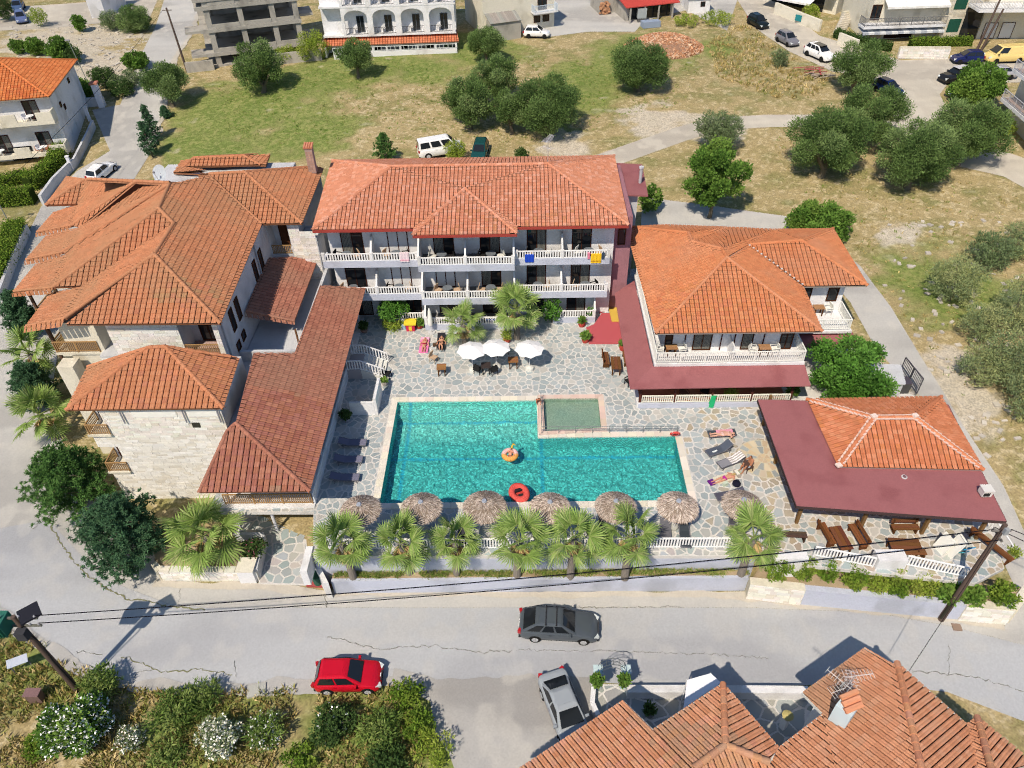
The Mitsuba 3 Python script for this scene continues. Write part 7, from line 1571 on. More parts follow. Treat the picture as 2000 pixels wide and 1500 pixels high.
# ================================================================== people
import manifold3d as m3
def ball(p, r, k=2):
    v = trimesh.creation.icosphere(k).vertices; return np.asarray(p, float) + v * np.asarray(r, float)
def hull(*balls): return m3.Manifold.hull_points(np.vstack(balls).astype(np.float32))
def limb(pts, rad): return [hull(ball(a, ra, 1), ball(b, rb, 1)) for a, b, ra, rb in zip(pts[:-1], pts[1:], rad[:-1], rad[1:])]
def merged(parts, edge, it=6):
    m = m3.Manifold.batch_boolean(parts, m3.OpType.Add).refine_to_length(edge).to_mesh()
    t = trimesh.Trimesh(m.vert_properties[:, :3], m.tri_verts); trimesh.smoothing.filter_taubin(t, iterations=it); return t
def hand(w, d, n, side):
    """palm and five curled fingers from the wrist w along d, the palm facing n"""
    d = np.asarray(d, float) / np.linalg.norm(d); n = np.asarray(n, float); n = n - d * (n @ d); n /= np.linalg.norm(n) + 1e-9; s = np.cross(d, n) * side
    out = [hull(ball(w, .026, 1), ball(w + d * .08 + s * .03, .014, 1), ball(w + d * .085 - s * .03, .013, 1))]
    for k, (o, L) in enumerate(((.032, .072), (.011, .082), (-.011, .076), (-.032, .06))):
        a = w + d * .08 + s * o; b = a + d * L * .5 + n * .012; c = b + d * L * .42 + n * .03; out += [hull(ball(a, .0105, 1), ball(b, .0095, 1)), hull(ball(b, .0095, 1), ball(c, .008, 1))]
    a = w + d * .025 + s * .03; b = a + d * .03 + s * .035; c = b + d * .035 + n * .012; return out + [hull(ball(a, .014, 1), ball(b, .011, 1)), hull(ball(b, .011, 1), ball(c, .009, 1))]
def person(px, py, deg, z, J, label, skin, wear, hair, tilt=None, face=(0, 0, 1.), s=1.):
    """J: joints in metres; face: where the face looks; wear: list of (name, colour, kind)"""
    t = thing('person', label, 'person'); W = xf(at(px, py, z), math.radians(deg), s); J = {k: np.asarray(v, float) for k, v in J.items()}; P = []
    def put(nm, mesh, col, mat='matte'): scene[numbered(nm, t)] = {**shape(np.array(mesh.vertices), np.array(mesh.faces), mat, True, np.tile(np.array(col, float), (len(mesh.vertices), 1))), 'to_world': W}
    pel, che, nk, hd = J['pelvis'], J['chest'], J['neck'], J['head']; up = (che - pel) / np.linalg.norm(che - pel); fc = np.asarray(face, float); side = np.cross(up, fc); side /= np.linalg.norm(side)
    sh = {q: J.get('sh' + q, che + up * .15 + side * .155 * g) for q, g in (('L', 1), ('R', -1))}; hp = {q: pel - up * .04 + side * .095 * g for q, g in (('L', 1), ('R', -1))}
    torso = [hull(ball(pel + side * .075, .105), ball(pel - side * .075, .105), ball(pel + up * .17 + side * .06, .088), ball(pel + up * .17 - side * .06, .088)), hull(ball(pel + up * .17 + side * .06, .088), ball(pel + up * .17 - side * .06, .088), ball(che + side * .085, .105), ball(che - side * .085, .105)), hull(ball(che + side * .085, .105), ball(che - side * .085, .105), ball(sh['L'], .062), ball(sh['R'], .062), ball(nk, .055))]
    P += torso + limb([nk, hd - up * .03], [.055, .05])
    P += [hull(ball(hd, (.075, .075, .075)), ball(hd + (hd - nk) / np.linalg.norm(hd - nk) * .06, .078), ball(hd + fc * .04 - up * .05, .045)), hull(ball(hd + fc * .085 - up * .005, .014, 1), ball(hd + fc * .072 + up * .03, .008, 1))]
    for g in (1, -1): P.append(hull(ball(hd + side * .08 * g, .018, 1), ball(hd + side * .08 * g + up * .03, .016, 1)))
    for q, g in (('L', 1), ('R', -1)):
        P += limb([sh[q], J['el' + q], J['wr' + q]], [.055, .042, .03]); d = J['wr' + q] - J['el' + q]; P += hand(J['wr' + q], d, J.get('palm', fc * -1), g)
        P += limb([hp[q], J['kn' + q], J['an' + q]], [.092, .062, .042]); f = J['an' + q] + J.get('foot', fc) * .15 - up * 0; P += [hull(ball(J['an' + q], .042, 1), ball(f, .03, 1), ball(J['an' + q] - J.get('foot', fc) * .05, .035, 1))]
    put('body', merged(P, .035), skin)
    for nm, col in wear:
        if nm == 'bikini_top': put(nm, merged([hull(ball(che + side * .075 + fc * .06, .066, 1), ball(che + side * .05 + fc * .06, .06, 1)), hull(ball(che - side * .075 + fc * .06, .066, 1), ball(che - side * .05 + fc * .06, .06, 1)), hull(ball(che + side * .16 - fc * .0, .05, 1), ball(che - side * .16, .05, 1))], .04, 2), col)
        else: put(nm, merged([hull(ball(pel + side * .08, .112, 1), ball(pel - side * .08, .112, 1), ball(pel - up * .06 + side * .07, .1, 1), ball(pel - up * .06 - side * .07, .1, 1))] + ([hull(ball(hp[q], .108, 1), ball(hp[q] * .5 + J['kn' + q] * .5, .092, 1)) for q in 'LR'] if nm == 'shorts' else []), .04, 2), col)
    hc, hl = hair; hb = [hull(ball(hd + up * .055 - fc * .02, .083), ball(hd - fc * .045, .075))]
    if hl: hb.append(hull(ball(hd - fc * .06, .06, 1), ball(hd - up * .16 - fc * .07, .045, 1)))
    put('hair', merged(hb, .035, 3), hc)
    e = MB()
    for g in (1, -1): e.tm(trimesh.Trimesh(ball(hd + fc * .074 + side * .03 * g + up * .015, .010, 1), trimesh.creation.icosphere(1).faces), (.03, .02, .015))
    scene[numbered('eyes', t)] = {**proto(e), 'to_world': W}; e = MB(); e.box(hd + fc * .077 - up * .045, (.02, .045, .02), (.40, .12, .10)); scene[numbered('mouth', t)] = {**proto(e), 'to_world': W}
    return t
LIE = dict(anL=(-.80, .09, .06), anR=(-.80, -.1, .06), knL=(-.40, .11, .10), knR=(-.40, -.11, .10), pelvis=(.04, 0, .11), chest=(.42, 0, .12), neck=(.60, 0, .12), head=(.73, 0, .13), elL=(.28, .30, .07), elR=(.28, -.30, .07), wrL=(.06, .33, .07), wrR=(.06, -.34, .07), palm=(0, 0, -1.), foot=(-.15, 0, .95))
SK, TANS = (.56, .30, .20), (.42, .20, .12)
person(829, 675, 90, .14, LIE, 'sunbather lying on a pink air mattress below the white hotel', SK, [('bikini_top', (.30, .02, .05)), ('bikini_bottom', (.30, .02, .05))], ((.10, .05, .03), True))
person(862, 672, 91, .34, {**LIE, 'knL': (-.38, .13, .2)}, 'sunbather in a black bikini on the black lounger', SK, [('bikini_top', (.015, .015, .02)), ('bikini_bottom', (.015, .015, .02))], ((.03, .02, .02), True))
person(1410, 850, 3, .345, {**LIE, 'elR': (.55, -.33, .08), 'wrR': (.72, -.2, .1)}, 'sunbather lying on the pink towel right of the pool', (.60, .36, .26), [('bikini_top', (.68, .45, .42)), ('bikini_bottom', (.68, .45, .42))], ((.09, .03, .02), True))
PRONE = {k: np.asarray(v, float) for k, v in LIE.items()}; PRONE.update(wrL=np.array((.66, .20, .06)), wrR=np.array((.68, -.16, .06)), elL=np.array((.52, .34, .06)), elR=np.array((.54, -.32, .06)), foot=np.array((-.9, 0, .1)))
person(1414, 936, 23, .04, PRONE, 'woman in a purple bikini lying face down reading a magazine', SK, [('bikini_bottom', (.42, .015, .28))], ((.50, .36, .16), True), face=(0, 0, -1.))
mg = thing('magazine', 'open magazine held by the woman in the purple bikini', 'magazine'); c = at(1441, 922, .06); MB().box(c, (.3, .42, .015), (.72, .70, .62), .3).box(c + [.1, .02, .012], (.12, .3, .012), (.35, .42, .30), .3).build('pages', 'matte', mg)
SITC = dict(pelvis=(0, 0, .48), chest=(-.12, 0, .84), neck=(-.08, 0, 1.03), head=(-.02, 0, 1.16), knL=(.44, .13, .50), knR=(.44, -.13, .48), anL=(.50, .14, .10), anR=(.42, -.16, .10), elL=(.05, .28, .78), elR=(.05, -.28, .78), wrL=(.26, .16, .66), wrR=(.26, -.16, .66), foot=(1., 0, -.1), palm=(0, 0, -1.))
person(1459, 918, 205, .0, SITC, 'tanned man in pale shorts sitting on a low chair by the paving sun', TANS, [('shorts', (.42, .50, .58))], ((.08, .04, .02), False), face=(1., 0, .0))
chair(at(1459, 918), 115, 'low dark chair under the tanned man', (.10, .06, .05), 'sling')
CROUCH = dict(pelvis=(0, 0, .22), chest=(.22, 0, .42), neck=(.34, 0, .54), head=(.42, 0, .62), knL=(.28, .16, .30), knR=(.28, -.16, .30), anL=(.06, .15, .06), anR=(.06, -.15, .06), elL=(.34, .24, .26), elR=(.34, -.24, .26), wrL=(.42, .14, .08), wrR=(.42, -.14, .08), foot=(1., 0, -.1), palm=(0, 0, -1.))
person(1051, 784, -80, .04, CROUCH, 'sunburnt child crouching on the corner between the two pools', (.46, .17, .10), [('shorts', (.40, .10, .07))], ((.16, .07, .03), False), face=(.8, 0, -.6), s=.85)
# floats
WZ = -.12
fl = thing('swim_ring', 'pale pink swim ring with a yellow beak floating in the pool', 'swim ring'); c = at(996, 888, WZ + .12); v, f = torus(.40, .19)
m = MB(); col = np.where((v[:, 1] > -.1)[:, None], (.78, .50, .48), (.75, .36, .10)); m.add(v + c, f, col); m.build('ring', 'matte', fl, smooth=True)
m = MB(); m.tube([c + [.12, .42, .1], c + [.16, .50, .38], c + [.24, .46, .55]], [.09, .07, .08], 8, (.62, .45, .08)); m.build('neck', 'matte', fl, smooth=True)
m = MB(); m.tube([c + [.24, .46, .55], c + [.38, .38, .52]], [.06, .02], 8, (.70, .40, .05)); m.build('beak', 'matte', fl, smooth=True)
FLOAT = dict(pelvis=(0, 0, -.05), chest=(-.22, 0, .18), neck=(-.34, 0, .32), head=(-.36, 0, .46), knL=(.38, .12, .22), knR=(.38, -.12, .22), anL=(.62, .14, .02), anR=(.62, -.14, .02), elL=(-.1, .36, .16), elR=(-.1, -.36, .16), wrL=(.14, .40, .20), wrR=(.14, -.40, .20), foot=(.8, 0, .4), palm=(0, 0, -1.))
person(996, 889, -100, WZ + .16, FLOAT, 'child in red swimwear sitting in the pink swim ring', SK, [('bikini_bottom', (.40, .02, .06)), ('bikini_top', (.40, .02, .06))], ((.10, .04, .03), False), face=(.4, 0, .9), s=.72)
ib = thing('inflatable_boat', 'red inflatable boat with a dark seat floating by the umbrellas', 'inflatable boat'); c = at(1014, 963, WZ + .12); v, f = torus(.46, .21, sx=1.0); Rb = rotz(-1.2)
MB().add((v * [1.25, 1., 1.]) @ Rb.T + c, f, (.66, .10, .08)).build('tube', 'matte', ib, smooth=True); m = MB(); m.prism(sg.Point(0, 0).buffer(.42, 12), -.06, -.02, (.50, .06, .05)); vv, ff, _c2 = m.arrays(); MB().add((vv * [1.3, 1, 1]) @ Rb.T + c, ff, (.50, .06, .05)).build('floor', 'matte', ib)
MB().box(c + Rb @ np.array([-.2, 0, .06]), (.22, .62, .12), (.03, .025, .03), -1.2).build('seat', 'matte', ib); MB().box(c + Rb @ np.array([.35, 0, .12]), (.3, .3, .06), (.035, .03, .03), -1.2).build('dashboard', 'matte', ib)
# ================================================================== the buildings behind
def facade(name, label, cat, p0, p1, depth, z1, mat, base=-1.):
    """a wall block standing on the front line p0-p1 (ground points); returns the thing and the wall frame"""
    t = thing(name, label, cat); a, b = np.asarray(p0, float), np.asarray(p1, float); ang = math.atan2(b[1] - a[1], b[0] - a[0]); W = Wall(a, ang); L = np.linalg.norm((b - a)[:2])
    m = MB(); W.box(m, (0, L), (-depth, 0), (a[2] + base, z1)); m.build('wall', mat, t); return t, W, L
def slab_roof(t, W, u, w, z, th=.25, mat='raw_concrete', name='slab'): m = MB(); W.box(m, u, w, (z - th, z)); return m.build(name, mat, t)
# house at the left edge
c0 = atg(141, 300); ang = math.radians(11.5); R_ = np.array([math.cos(ang), math.sin(ang), 0])
H1, W, L = facade('balcony_house', 'white three storey house with cream balconies at the left edge', 'house', c0 - R_ * 16 + [0, 0, 0], c0, 11.5, 7.5, 'plaster_white')
rH = Roof(H1, [(.58, .19, .07), (.62, .22, .085), (.55, .17, .06)], 71, limit=120); e = [W.p(-1, 1.0, 7.55), W.p(L + .5, 1.0, 7.55), W.p(L + .5, -12, 7.55), W.p(-1, -12, 7.55)]; k0_, k1_ = W.p(5.5, -5.5, 10.2), W.p(L - 5.9, -5.5, 10.2)
rH.add([e[0], e[1], k1_, k0_]); rH.add([e[1], e[2], k1_]); rH.add([e[2], e[3], k0_, k1_]); rH.cap(k1_, e[1]); rH.cap(k0_, k1_); rH.cap(k1_, e[2]); rH.build()
for fl_, (zt_, zb_) in enumerate(((W.uz(60, 222, 1.4)[1], W.uz(60, 246, 1.4)[1]), (W.uz(60, 288, 1.4)[1], W.uz(60, 308, 1.4)[1]))):
    m = MB(); W.box(m, (0, L + .1), (0, 1.4), (zb_, zb_ + .22)); W.box(m, (0, L + .1), (1.26, 1.4), (zb_ + .22, zb_ + .45)); W.box(m, (L, L + .12), (0, 1.4), (zb_ + .22, zt_ + .1))
    for u in (2.5, 7., 11.4, 15.2): W.box(m, (u - .8, u + .9), (1.24, 1.42), (zb_ + .45, zt_))
    m.build('balcony', 'plaster_cream', H1)
    for u in (4.3, 8.6, 13.0): window(H1, W, u, u + 1.5, zb_ + .25, zb_ + 2.35, frame=(.06, .025, .02), curtain=(1,) if u > 5 else (), name='balcony_door')
    for u in (9.0, 13.6): 
        p = W.p(u, .8, zb_ + .23); chair(p + [-.6, 0, 0], 60, f'white garden chair left of the table on the left house {["upper", "lower"][fl_]} balcony, {"right" if u > 10 else "left"} bay', (.76, .76, .77), name='balcony_chair'); tb = thing('garden_table', f'white oval table on the left house {["upper", "lower"][fl_]} balcony, {"right" if u > 10 else "left"} bay', 'table'); MB().tube([p + [0, 0, .68], p + [0, 0, .72]], .42, 14, (.78, .78, .78)).build('top', 'matte', tb); MB().tube([p, p + [0, 0, .68]], .05, 6, (.7, .7, .7)).build('stem', 'matte', tb)
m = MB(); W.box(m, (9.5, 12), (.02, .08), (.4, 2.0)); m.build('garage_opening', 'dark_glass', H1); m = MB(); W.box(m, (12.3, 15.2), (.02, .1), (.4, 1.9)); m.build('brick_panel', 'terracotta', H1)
WR = Wall(W.p(L, 0, 0), ang + math.pi / 2)
for u, z in ((2.2, 5.2), (3.2, 4.6), (7.5, 6.2)): window(H1, WR, u, u + .6, z, z + .6, leaves=1)
gw = thing('drive_wall', 'grey boundary wall of the left house along the side road', 'wall')
def gline(key, pix, h, t, mat, nm='wall'):
    P = [atg(*p) for p in pix]; m = MB()
    for a, b in zip(P[:-1], P[1:]):
        d = (b - a)[:2]; Ld = np.linalg.norm(d); nn = np.array([-d[1], d[0], 0]) / Ld * t / 2; v = [a - nn - [0, 0, .4], a + nn - [0, 0, .4], b + nn - [0, 0, .4], b - nn - [0, 0, .4], a - nn + [0, 0, h], a + nn + [0, 0, h], b + nn + [0, 0, h], b - nn + [0, 0, h]]
        m.add(v, [[0, 3, 2, 1], [4, 5, 6, 7], [0, 1, 5, 4], [1, 2, 6, 5], [2, 3, 7, 6], [3, 0, 4, 7]])
    return m.build(nm, mat, key)
gline(gw, [(186, 250), (175, 275), (150, 325), (143, 332)], 1.0, .25, 'plaster_grey'); gline(gw, [(140, 335), (110, 365), (85, 400)], 1.1, .3, 'plaster_grey'); gline(gw, [(58, 455), (30, 520), (4, 590)], 1.0, .3, 'plaster_grey')
pk_ = thing('parking_wall', 'low grey wall with hedge at the end of the left drive', 'wall'); gline(pk_, [(135, 210), (180, 208), (208, 206)], 1.1, .25, 'plaster_grey')
gp = thing('gate_pier', 'white gate pier with a tile cap beside the side road', 'pier'); p = atg(200, 208); MB().box(p + [0, 0, 1.4], (.7, .7, 2.9), (.76, .76, .77), .2).build('pier', 'matte', gp); MB().box(p + [0, 0, 2.95], (.95, .95, .2), (.45, .2, .13), .2).build('cap', 'matte', gp)
for i, (b, l) in enumerate((((176, 236), 'upper'), ((142, 333), 'lower'))): g2 = thing('wall_post', f'small white {l} post on the boundary wall of the left house', 'post'); p = atg(*b); MB().box(p + [0, 0, .8], (.32, .32, 1.7), (.76, .76, .77), .2).build('post', 'matte', g2); MB().box(p + [0, 0, 1.7], (.42, .42, .1), (.7, .7, .7), .2).build('cap', 'matte', g2)
# concrete frame
a_, b_ = atg(415, 133), atg(585, 100); CF = thing('concrete_frame', 'unfinished grey concrete building frame with open bays', 'building'); ang = math.atan2(b_[1] - a_[1], b_[0] - a_[0]); W = Wall(a_, ang)
u1 = W.uz(585, 100)[0]; zl = [W.uz(440, y)[1] for y in (133, 100, 53, 8)] + [12.]
ub = [0., W.uz(475, 90)[0], W.uz(488, 90)[0] + .1, W.uz(556, 70)[0], W.uz(572, 70)[0]]
colu = [W.uz(x, 90)[0] for x in (420, 484, 546)] + [W.uz(585, 60)[0]]
for z in zl[1:]: slab_roof(CF, W, (-.3, colu[-1] + .5), (-7, .3), z, .45)
slab_roof(CF, W, (-.3, colu[-1] + .5), (-7, .2), a_[2] + .35, 1.2)
for u in colu:
    for w in (0., -6.6): m = MB(); W.box(m, (u - .35, u + .35), (w - .35, w + .12), (a_[2] - .5, zl[-1] - .4)); m.build('column', 'raw_concrete', CF)
for i in range(len(zl) - 1):
    for k in range(len(colu) - 1): m = MB(); W.box(m, (colu[k] + .36, colu[k + 1] - .36), (.0, .2), (zl[i] + .02, zl[i] + .5)); m.build('parapet', 'raw_concrete', CF)
m = MB(); W.box(m, (-.3, colu[-1]), (-7.2, -6.95), (a_[2], 12)); m.build('back_wall', 'raw_concrete', CF)
for z in zl[1:3]: slab_roof(CF, W, (-2.2, -.32), (-2.8, .1), z - .1, .3, name='side_slab'); slab_roof(CF, W, (colu[-1] + .52, colu[-1] + 2.3), (-5, -1.2), z + .3, .3, name='side_slab')
gc = thing('concrete_wall', 'low concrete garden wall in front of the frame building', 'wall'); gline(gc, [(366, 142), (420, 136)], 1.3, .3, 'raw_concrete'); gline(gc, [(470, 136), (540, 126), (630, 117)], 1.4, .3, 'raw_concrete')
# arcaded building
a_, b_ = atg(640, 104), atg(893, 90); AR, W, L = facade('arcade_building', 'white building with arched loggias over a tiled canopy', 'building', a_, b_, 9, W.uz(640, 200)[1] if False else 14.5, 'plaster_white')
zc0, zc1 = W.uz(760, 86, 1.9)[1], W.uz(760, 62, .0)[1]
rA2 = Roof(AR, [(.56, .19, .10), (.60, .22, .12), (.53, .17, .085)], 81, limit=0); rA2.add([W.p(-.2, 2.0, zc0), W.p(L + .3, 2.0, zc0), W.p(L + .1, .1, zc1), W.p(.1, .1, zc1)]); rA2.build()
m = MB(); W.box(m, (0, .25), (0, 1.9), (a_[2], zc0)); W.box(m, (L - .25, L), (0, 1.9), (a_[2], zc0)); m.build('side_wall', 'plaster_white', AR)
for x in (728, 755, 782, 816, 850): u = W.uz(x, 90, 1.6)[0]; m = MB(); W.box(m, (u - .12, u + .12), (1.5, 1.74), (a_[2], zc0)); m.build('pillar', 'plaster_white', AR)
for x0, x1 in ((690, 702), (726, 741), (780, 795), (829, 845)): u0, u1_ = W.uz(x0, 85)[0], W.uz(x1, 85)[0]; window(AR, W, u0, u1_, a_[2] + .1, a_[2] + 2.2, leaves=1, name='door')
m = MB(); W.box(m, (1.2, L), (2.3, 2.5), (a_[2] - .3, a_[2] + .75)); m.build('garden_wall', 'plaster_white', AR); railing(AR, [W.p(1.2, 2.42, a_[2] + .75), W.p(L, 2.42, a_[2] + .75)], .6, (.72, .74, .76), gap=.6, post=3)
def arches(z0, zs, zr, n, key, ua, ub_):
    wd = (ub_ - ua) / n
    for k in range(n):
        u0, u1_ = ua + wd * k, ua + wd * (k + 1); g = sg.box(u0, z0, u1_, zr); o = wd * .40; cx = (u0 + u1_) / 2
        op = sg.box(cx - o, z0 - .1, cx + o, zs).union(sg.Polygon([(cx - o, zs)] + [(cx + o * .98 * math.cos(t_), zs + (zr - zs - .35) * math.sin(t_)) for t_ in np.linspace(math.pi, 0, 11)] + [(cx + o, zs)])); q = g.difference(op)
        mm = MB()
        for gg in getattr(q, 'geoms', [q]):
            tmz = trimesh.creation.extrude_polygon(gg, .3, engine='earcut'); v = np.array(tmz.vertices); mm.add(W.o + v[:, :1] * W.R + v[:, 1:2] * [0, 0, 1.] + (1.0 + v[:, 2:3]) * W.N, tmz.faces)
        mm.build('arch', 'plaster_white', key)
        railing(key, [W.p(cx - o, 1.15, z0), W.p(cx + o, 1.15, z0)], .9, (.05, .045, .045), gap=.2, bar=.025, rail=.04, post=5)
        window(key, W, cx - .1, cx + .9, z0 + .05, z0 + 2.1, leaves=2, frame=(.10, .11, .13), name='door'); pt = W.p(cx - .3, .6, z0); m = MB(); m.tube([pt, pt + [0, 0, .7]], .04, 6, (.4, .4, .4)).tube([pt + [0, 0, .68], pt + [0, 0, .72]], .35, 10, (.6, .6, .6)); m.build('terrace_table', 'matte', key)
za = zc1 + .05; zs_ = W.uz(760, 30, 1.2)[1]; zr_ = W.uz(760, 12, 1.2)[1]
ua = W.uz(668, 45, 1.2)[0]; arches(za, zs_, zr_, 4, AR, ua, L - .1)
slab_roof(AR, W, (0, L), (0, 1.3), za, .2, 'plaster_white', 'loggia_floor'); slab_roof(AR, W, (0, L + .05), (0, 1.34), zr_ + .18, .2, 'plaster_white', 'loggia_floor'); arches(zr_ + .2, zr_ + 2., zr_ + 3., 4, AR, ua, L - .1)
wsh = thing('white_shed_wall', 'bright white gable wall at the top left', 'wall'); p0, p1 = atg(180, 36), atg(208, 33); MB().prism([p0[:2], p1[:2], p1[:2] + [1.0, 6], p0[:2] + [0, 6]], 3., 8.).build('wall', 'plaster_white', wsh)
# beige house with lean-to shed, right of the arcades
a_, b_ = atg(945, 74), atg(1082, 52); BH, W, L = facade('cream_house', 'cream house with a small railed balcony and a corrugated shed', 'house', a_, b_, 8, 11, 'plaster_cream')
zb2 = W.uz(1055, 24, 1.)[1]; m = MB(); W.box(m, (L - 3.6, L + .1), (0, 1.2), (zb2 - .2, zb2)); m.build('balcony', 'plaster_white', BH); railing(BH, [W.p(L - 3.5, .05, zb2), W.p(L - 3.5, 1.1, zb2), W.p(L, 1.1, zb2), W.p(L, .05, zb2)], .9, (.55, .62, .68), gap=.16, bar=.03)
window(BH, W, L - 2.6, L - 1.2, zb2 + .05, zb2 + 2.1); window(BH, W, L - 3.2, L - 2.2, a_[2] + 1.1, a_[2] + 2.0, leaves=2); window(BH, W, L - 1.8, L - .8, a_[2] + 1.1, a_[2] + 2.0, leaves=2)
m = MB(); W.box(m, (.4, 4.8), (0, 2.2), (a_[2] - .5, a_[2] + 2.3)); m.build('shed', 'raw_concrete', BH)
for k in range(16): m = MB(); m.bar(W.p(.35 + .29 * k, 2.4, a_[2] + 2.35), W.p(.35 + .29 * k, 0., a_[2] + 3.1), .26, .06, np.array((.33, .31, .28)) * rng.uniform(.85, 1.15)); m.build('roof_sheet', 'matte', BH)
# red roofed workshop and its clutter
a_, b_ = atg(1222, 42), atg(1312, 30); RS, W, L = facade('red_roof_shed', 'open workshop shed with a bright red roof', 'shed', a_, b_, 6, 7.2, 'raw_concrete')
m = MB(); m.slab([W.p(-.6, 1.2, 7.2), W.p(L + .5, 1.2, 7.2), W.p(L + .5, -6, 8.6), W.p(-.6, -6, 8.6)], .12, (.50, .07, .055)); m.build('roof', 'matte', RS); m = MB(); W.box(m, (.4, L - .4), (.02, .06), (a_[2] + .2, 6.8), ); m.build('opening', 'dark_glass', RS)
for k in range(4): m = MB(); W.box(m, (.1 + k * L / 3.3, .3 + k * L / 3.3), (.9, 1.1), (a_[2] - .3, 7.1)); m.build('post', 'raw_concrete', RS)
a_, b_ = atg(1170, 28), atg(1205, 24); WS_, W, L = facade('brick_store', 'small open store of stacked orange bricks beside the red roof', 'shed', a_, b_, 4, 7.2, 'raw_concrete'); m = MB()
for k in range(60): p = W.p(rng.uniform(0, L * .5), rng.uniform(.1, .5), a_[2] + rng.uniform(0, 1.8)); m.box(p, (.35, .25, .2), np.array((.48, .26, .15)) * rng.uniform(.7, 1.2))
m.build('brick', 'matte', WS_, kind='stuff')
a_, b_ = atg(1343, 26), atg(1385, 24); WB, W, L = facade('white_hut', 'small white hut with a flat roof and one window at the top', 'hut', a_, b_, 4, 7.2, 'plaster_white'); window(WB, W, L * .55, L * .55 + .7, 6.0, 6.7, leaves=1); slab_roof(WB, W, (-.2, L + .2), (-4.2, .3), 7.4, .2)
yc = thing('water_tank', 'grey metal tank on a frame in front of the red roofed shed', 'tank'); p = atg(1252, 42); MB().box(p + [0, 0, 1.2], (1.3, 1.1, 1.3), (.34, .36, .37)).build('tank', 'matte', yc); MB().box(p + [0, 0, .3], (1.1, .9, .6), (.12, .12, .12)).build('stand', 'matte', yc)
tp = thing('tarpaulin', 'blue grey tarpaulin over a stack by the shed', 'tarpaulin'); p = atg(1270, 52); MB().box(p + [0, 0, .4], (2.6, 1.3, .8), (.27, .32, .42), .2).build('cover', 'matte', tp)
# heap of broken tiles
hp_ = thing('tile_heap', 'large heap of broken orange roof tiles at the edge of the field', 'heap'); c = atg(1296, 92); r = np.random.default_rng(3); mound = MB(); n = 24; an = np.linspace(0, 2 * np.pi, n, endpoint=False)
V = [c + [0, 0, 1.7]] + [c + [3.2 * math.cos(a), 3.0 * math.sin(a), 1.0] for a in an] + [c + [5.6 * math.cos(a), 4.6 * math.sin(a), -.3] for a in an]; i = np.arange(n); j = (i + 1) % n
mound.add(V, np.vstack([np.stack([i * 0, 1 + i, 1 + j], 1), np.stack([1 + i, 25 + i, 25 + j], 1), np.stack([1 + i, 25 + j, 1 + j], 1)]), (.30, .18, .11)); mound.build('core', 'matte', hp_); bk_ = MB()
for k in range(2600):
    a, q_ = r.uniform(0, 6.283), math.sqrt(r.random()); z = np.interp(q_, [0, .57, 1], [1.7, 1.0, -.1]); bk_.box(c + [5.4 * q_ * math.cos(a), 4.4 * q_ * math.sin(a), z + .05 * r.normal()], (.42, .26, .07), np.array([(.56, .30, .17), (.62, .38, .24), (.46, .22, .12), (.66, .48, .34)][r.integers(4)]) * r.uniform(.7, 1.15), m=trimesh.transformations.random_rotation_matrix(r.random(3))[:3, :3])
bk_.build('broken_tile', 'matte', hp_, kind='stuff')
wd_ = thing('timber_pile', 'pile of weathered planks and red slats in the dry grass', 'heap'); c = atg(1592, 148)
for k in range(16): a = r.uniform(-.5, .5) + (1.2 if k % 4 == 0 else 0); m = MB(); d = np.array([math.cos(a), math.sin(a), r.uniform(-.05, .1)]) * r.uniform(.8, 1.6); p = c + [r.normal() * .6, r.normal() * .7 + (1.2 if k > 10 else 0), .12 + .03 * k]; m.bar(p - d, p + d, .16, .05, np.array((.44, .37, .29) if k <= 10 else (.36, .10, .10)) * r.uniform(.8, 1.15)); m.build('plank', 'matte', wd_)
# villas along the top right
def striped_awning(t, W, u0, u1, w0, w1, z0, z1, n, name='awning', cols=((.72, .71, .69), (.80, .79, .77))):
    key = numbered(name, t); m = MB()
    for k in range(n): a, b = u0 + (u1 - u0) * k / n, u0 + (u1 - u0) * (k + 1) / n; m.slab([W.p(a, w1, z1), W.p(b, w1, z1), W.p(b, w0, z0), W.p(a, w0, z0)], .03, cols[k % 2]); m.box(W.p((a + b) / 2, w1, z1 - .14), (b - a, .03, .26), cols[k % 2], m=W.M)
    v, f, c2 = m.arrays(); scene[key] = shape(v, f, 'matte', False, c2)
a_, b_ = atg(1505, 30), atg(1638, 60); V1, W, L = facade('awning_villa', 'pale villa with two big white awnings above the lane', 'villa', a_ + [1.5, 6.5, 0], b_ + [1.5, 6.5, 0], 8, 13, 'plaster_cream')
striped_awning(V1, W, .5, L - 2.5, 0, 3.6, 7.9, 6.9, 8); m = MB(); W.box(m, (.3, L - 2), (.02, .06), (5.2, 7.6)); m.build('glazed_front', 'dark_glass', V1); m = MB(); W.box(m, (0, L), (0, 2.2), (8.4, 8.6)); m.build('balcony', 'plaster_white', V1); railing(V1, [W.p(0, 2.1, 8.6), W.p(L, 2.1, 8.6)], .9, (.2, .2, .2), gap=.2, bar=.03)
gwl = thing('lane_wall', 'cream stone wall with a teal shutter along the lane', 'wall'); gline(gwl, [(1512, 26), (1560, 46), (1600, 62)], 1.5, .35, 'plaster_cream'); p = atg(1556, 46); MB().box(p + [0, -.22, .8], (1.0, .05, .8), (.03, .22, .24), -.9).build('shutter', 'matte', gwl)
sto = thing('stone_steps', 'pale stone steps rising between the two villas', 'stairs'); p = atg(1640, 62)
for k in range(9): MB().box(p + [.25 * k, .42 * k, .1 + .2 * k], (2.0, .5, .25), np.array((.56, .52, .44)) * r.uniform(.92, 1.06), .5).build('step', 'matte', sto)
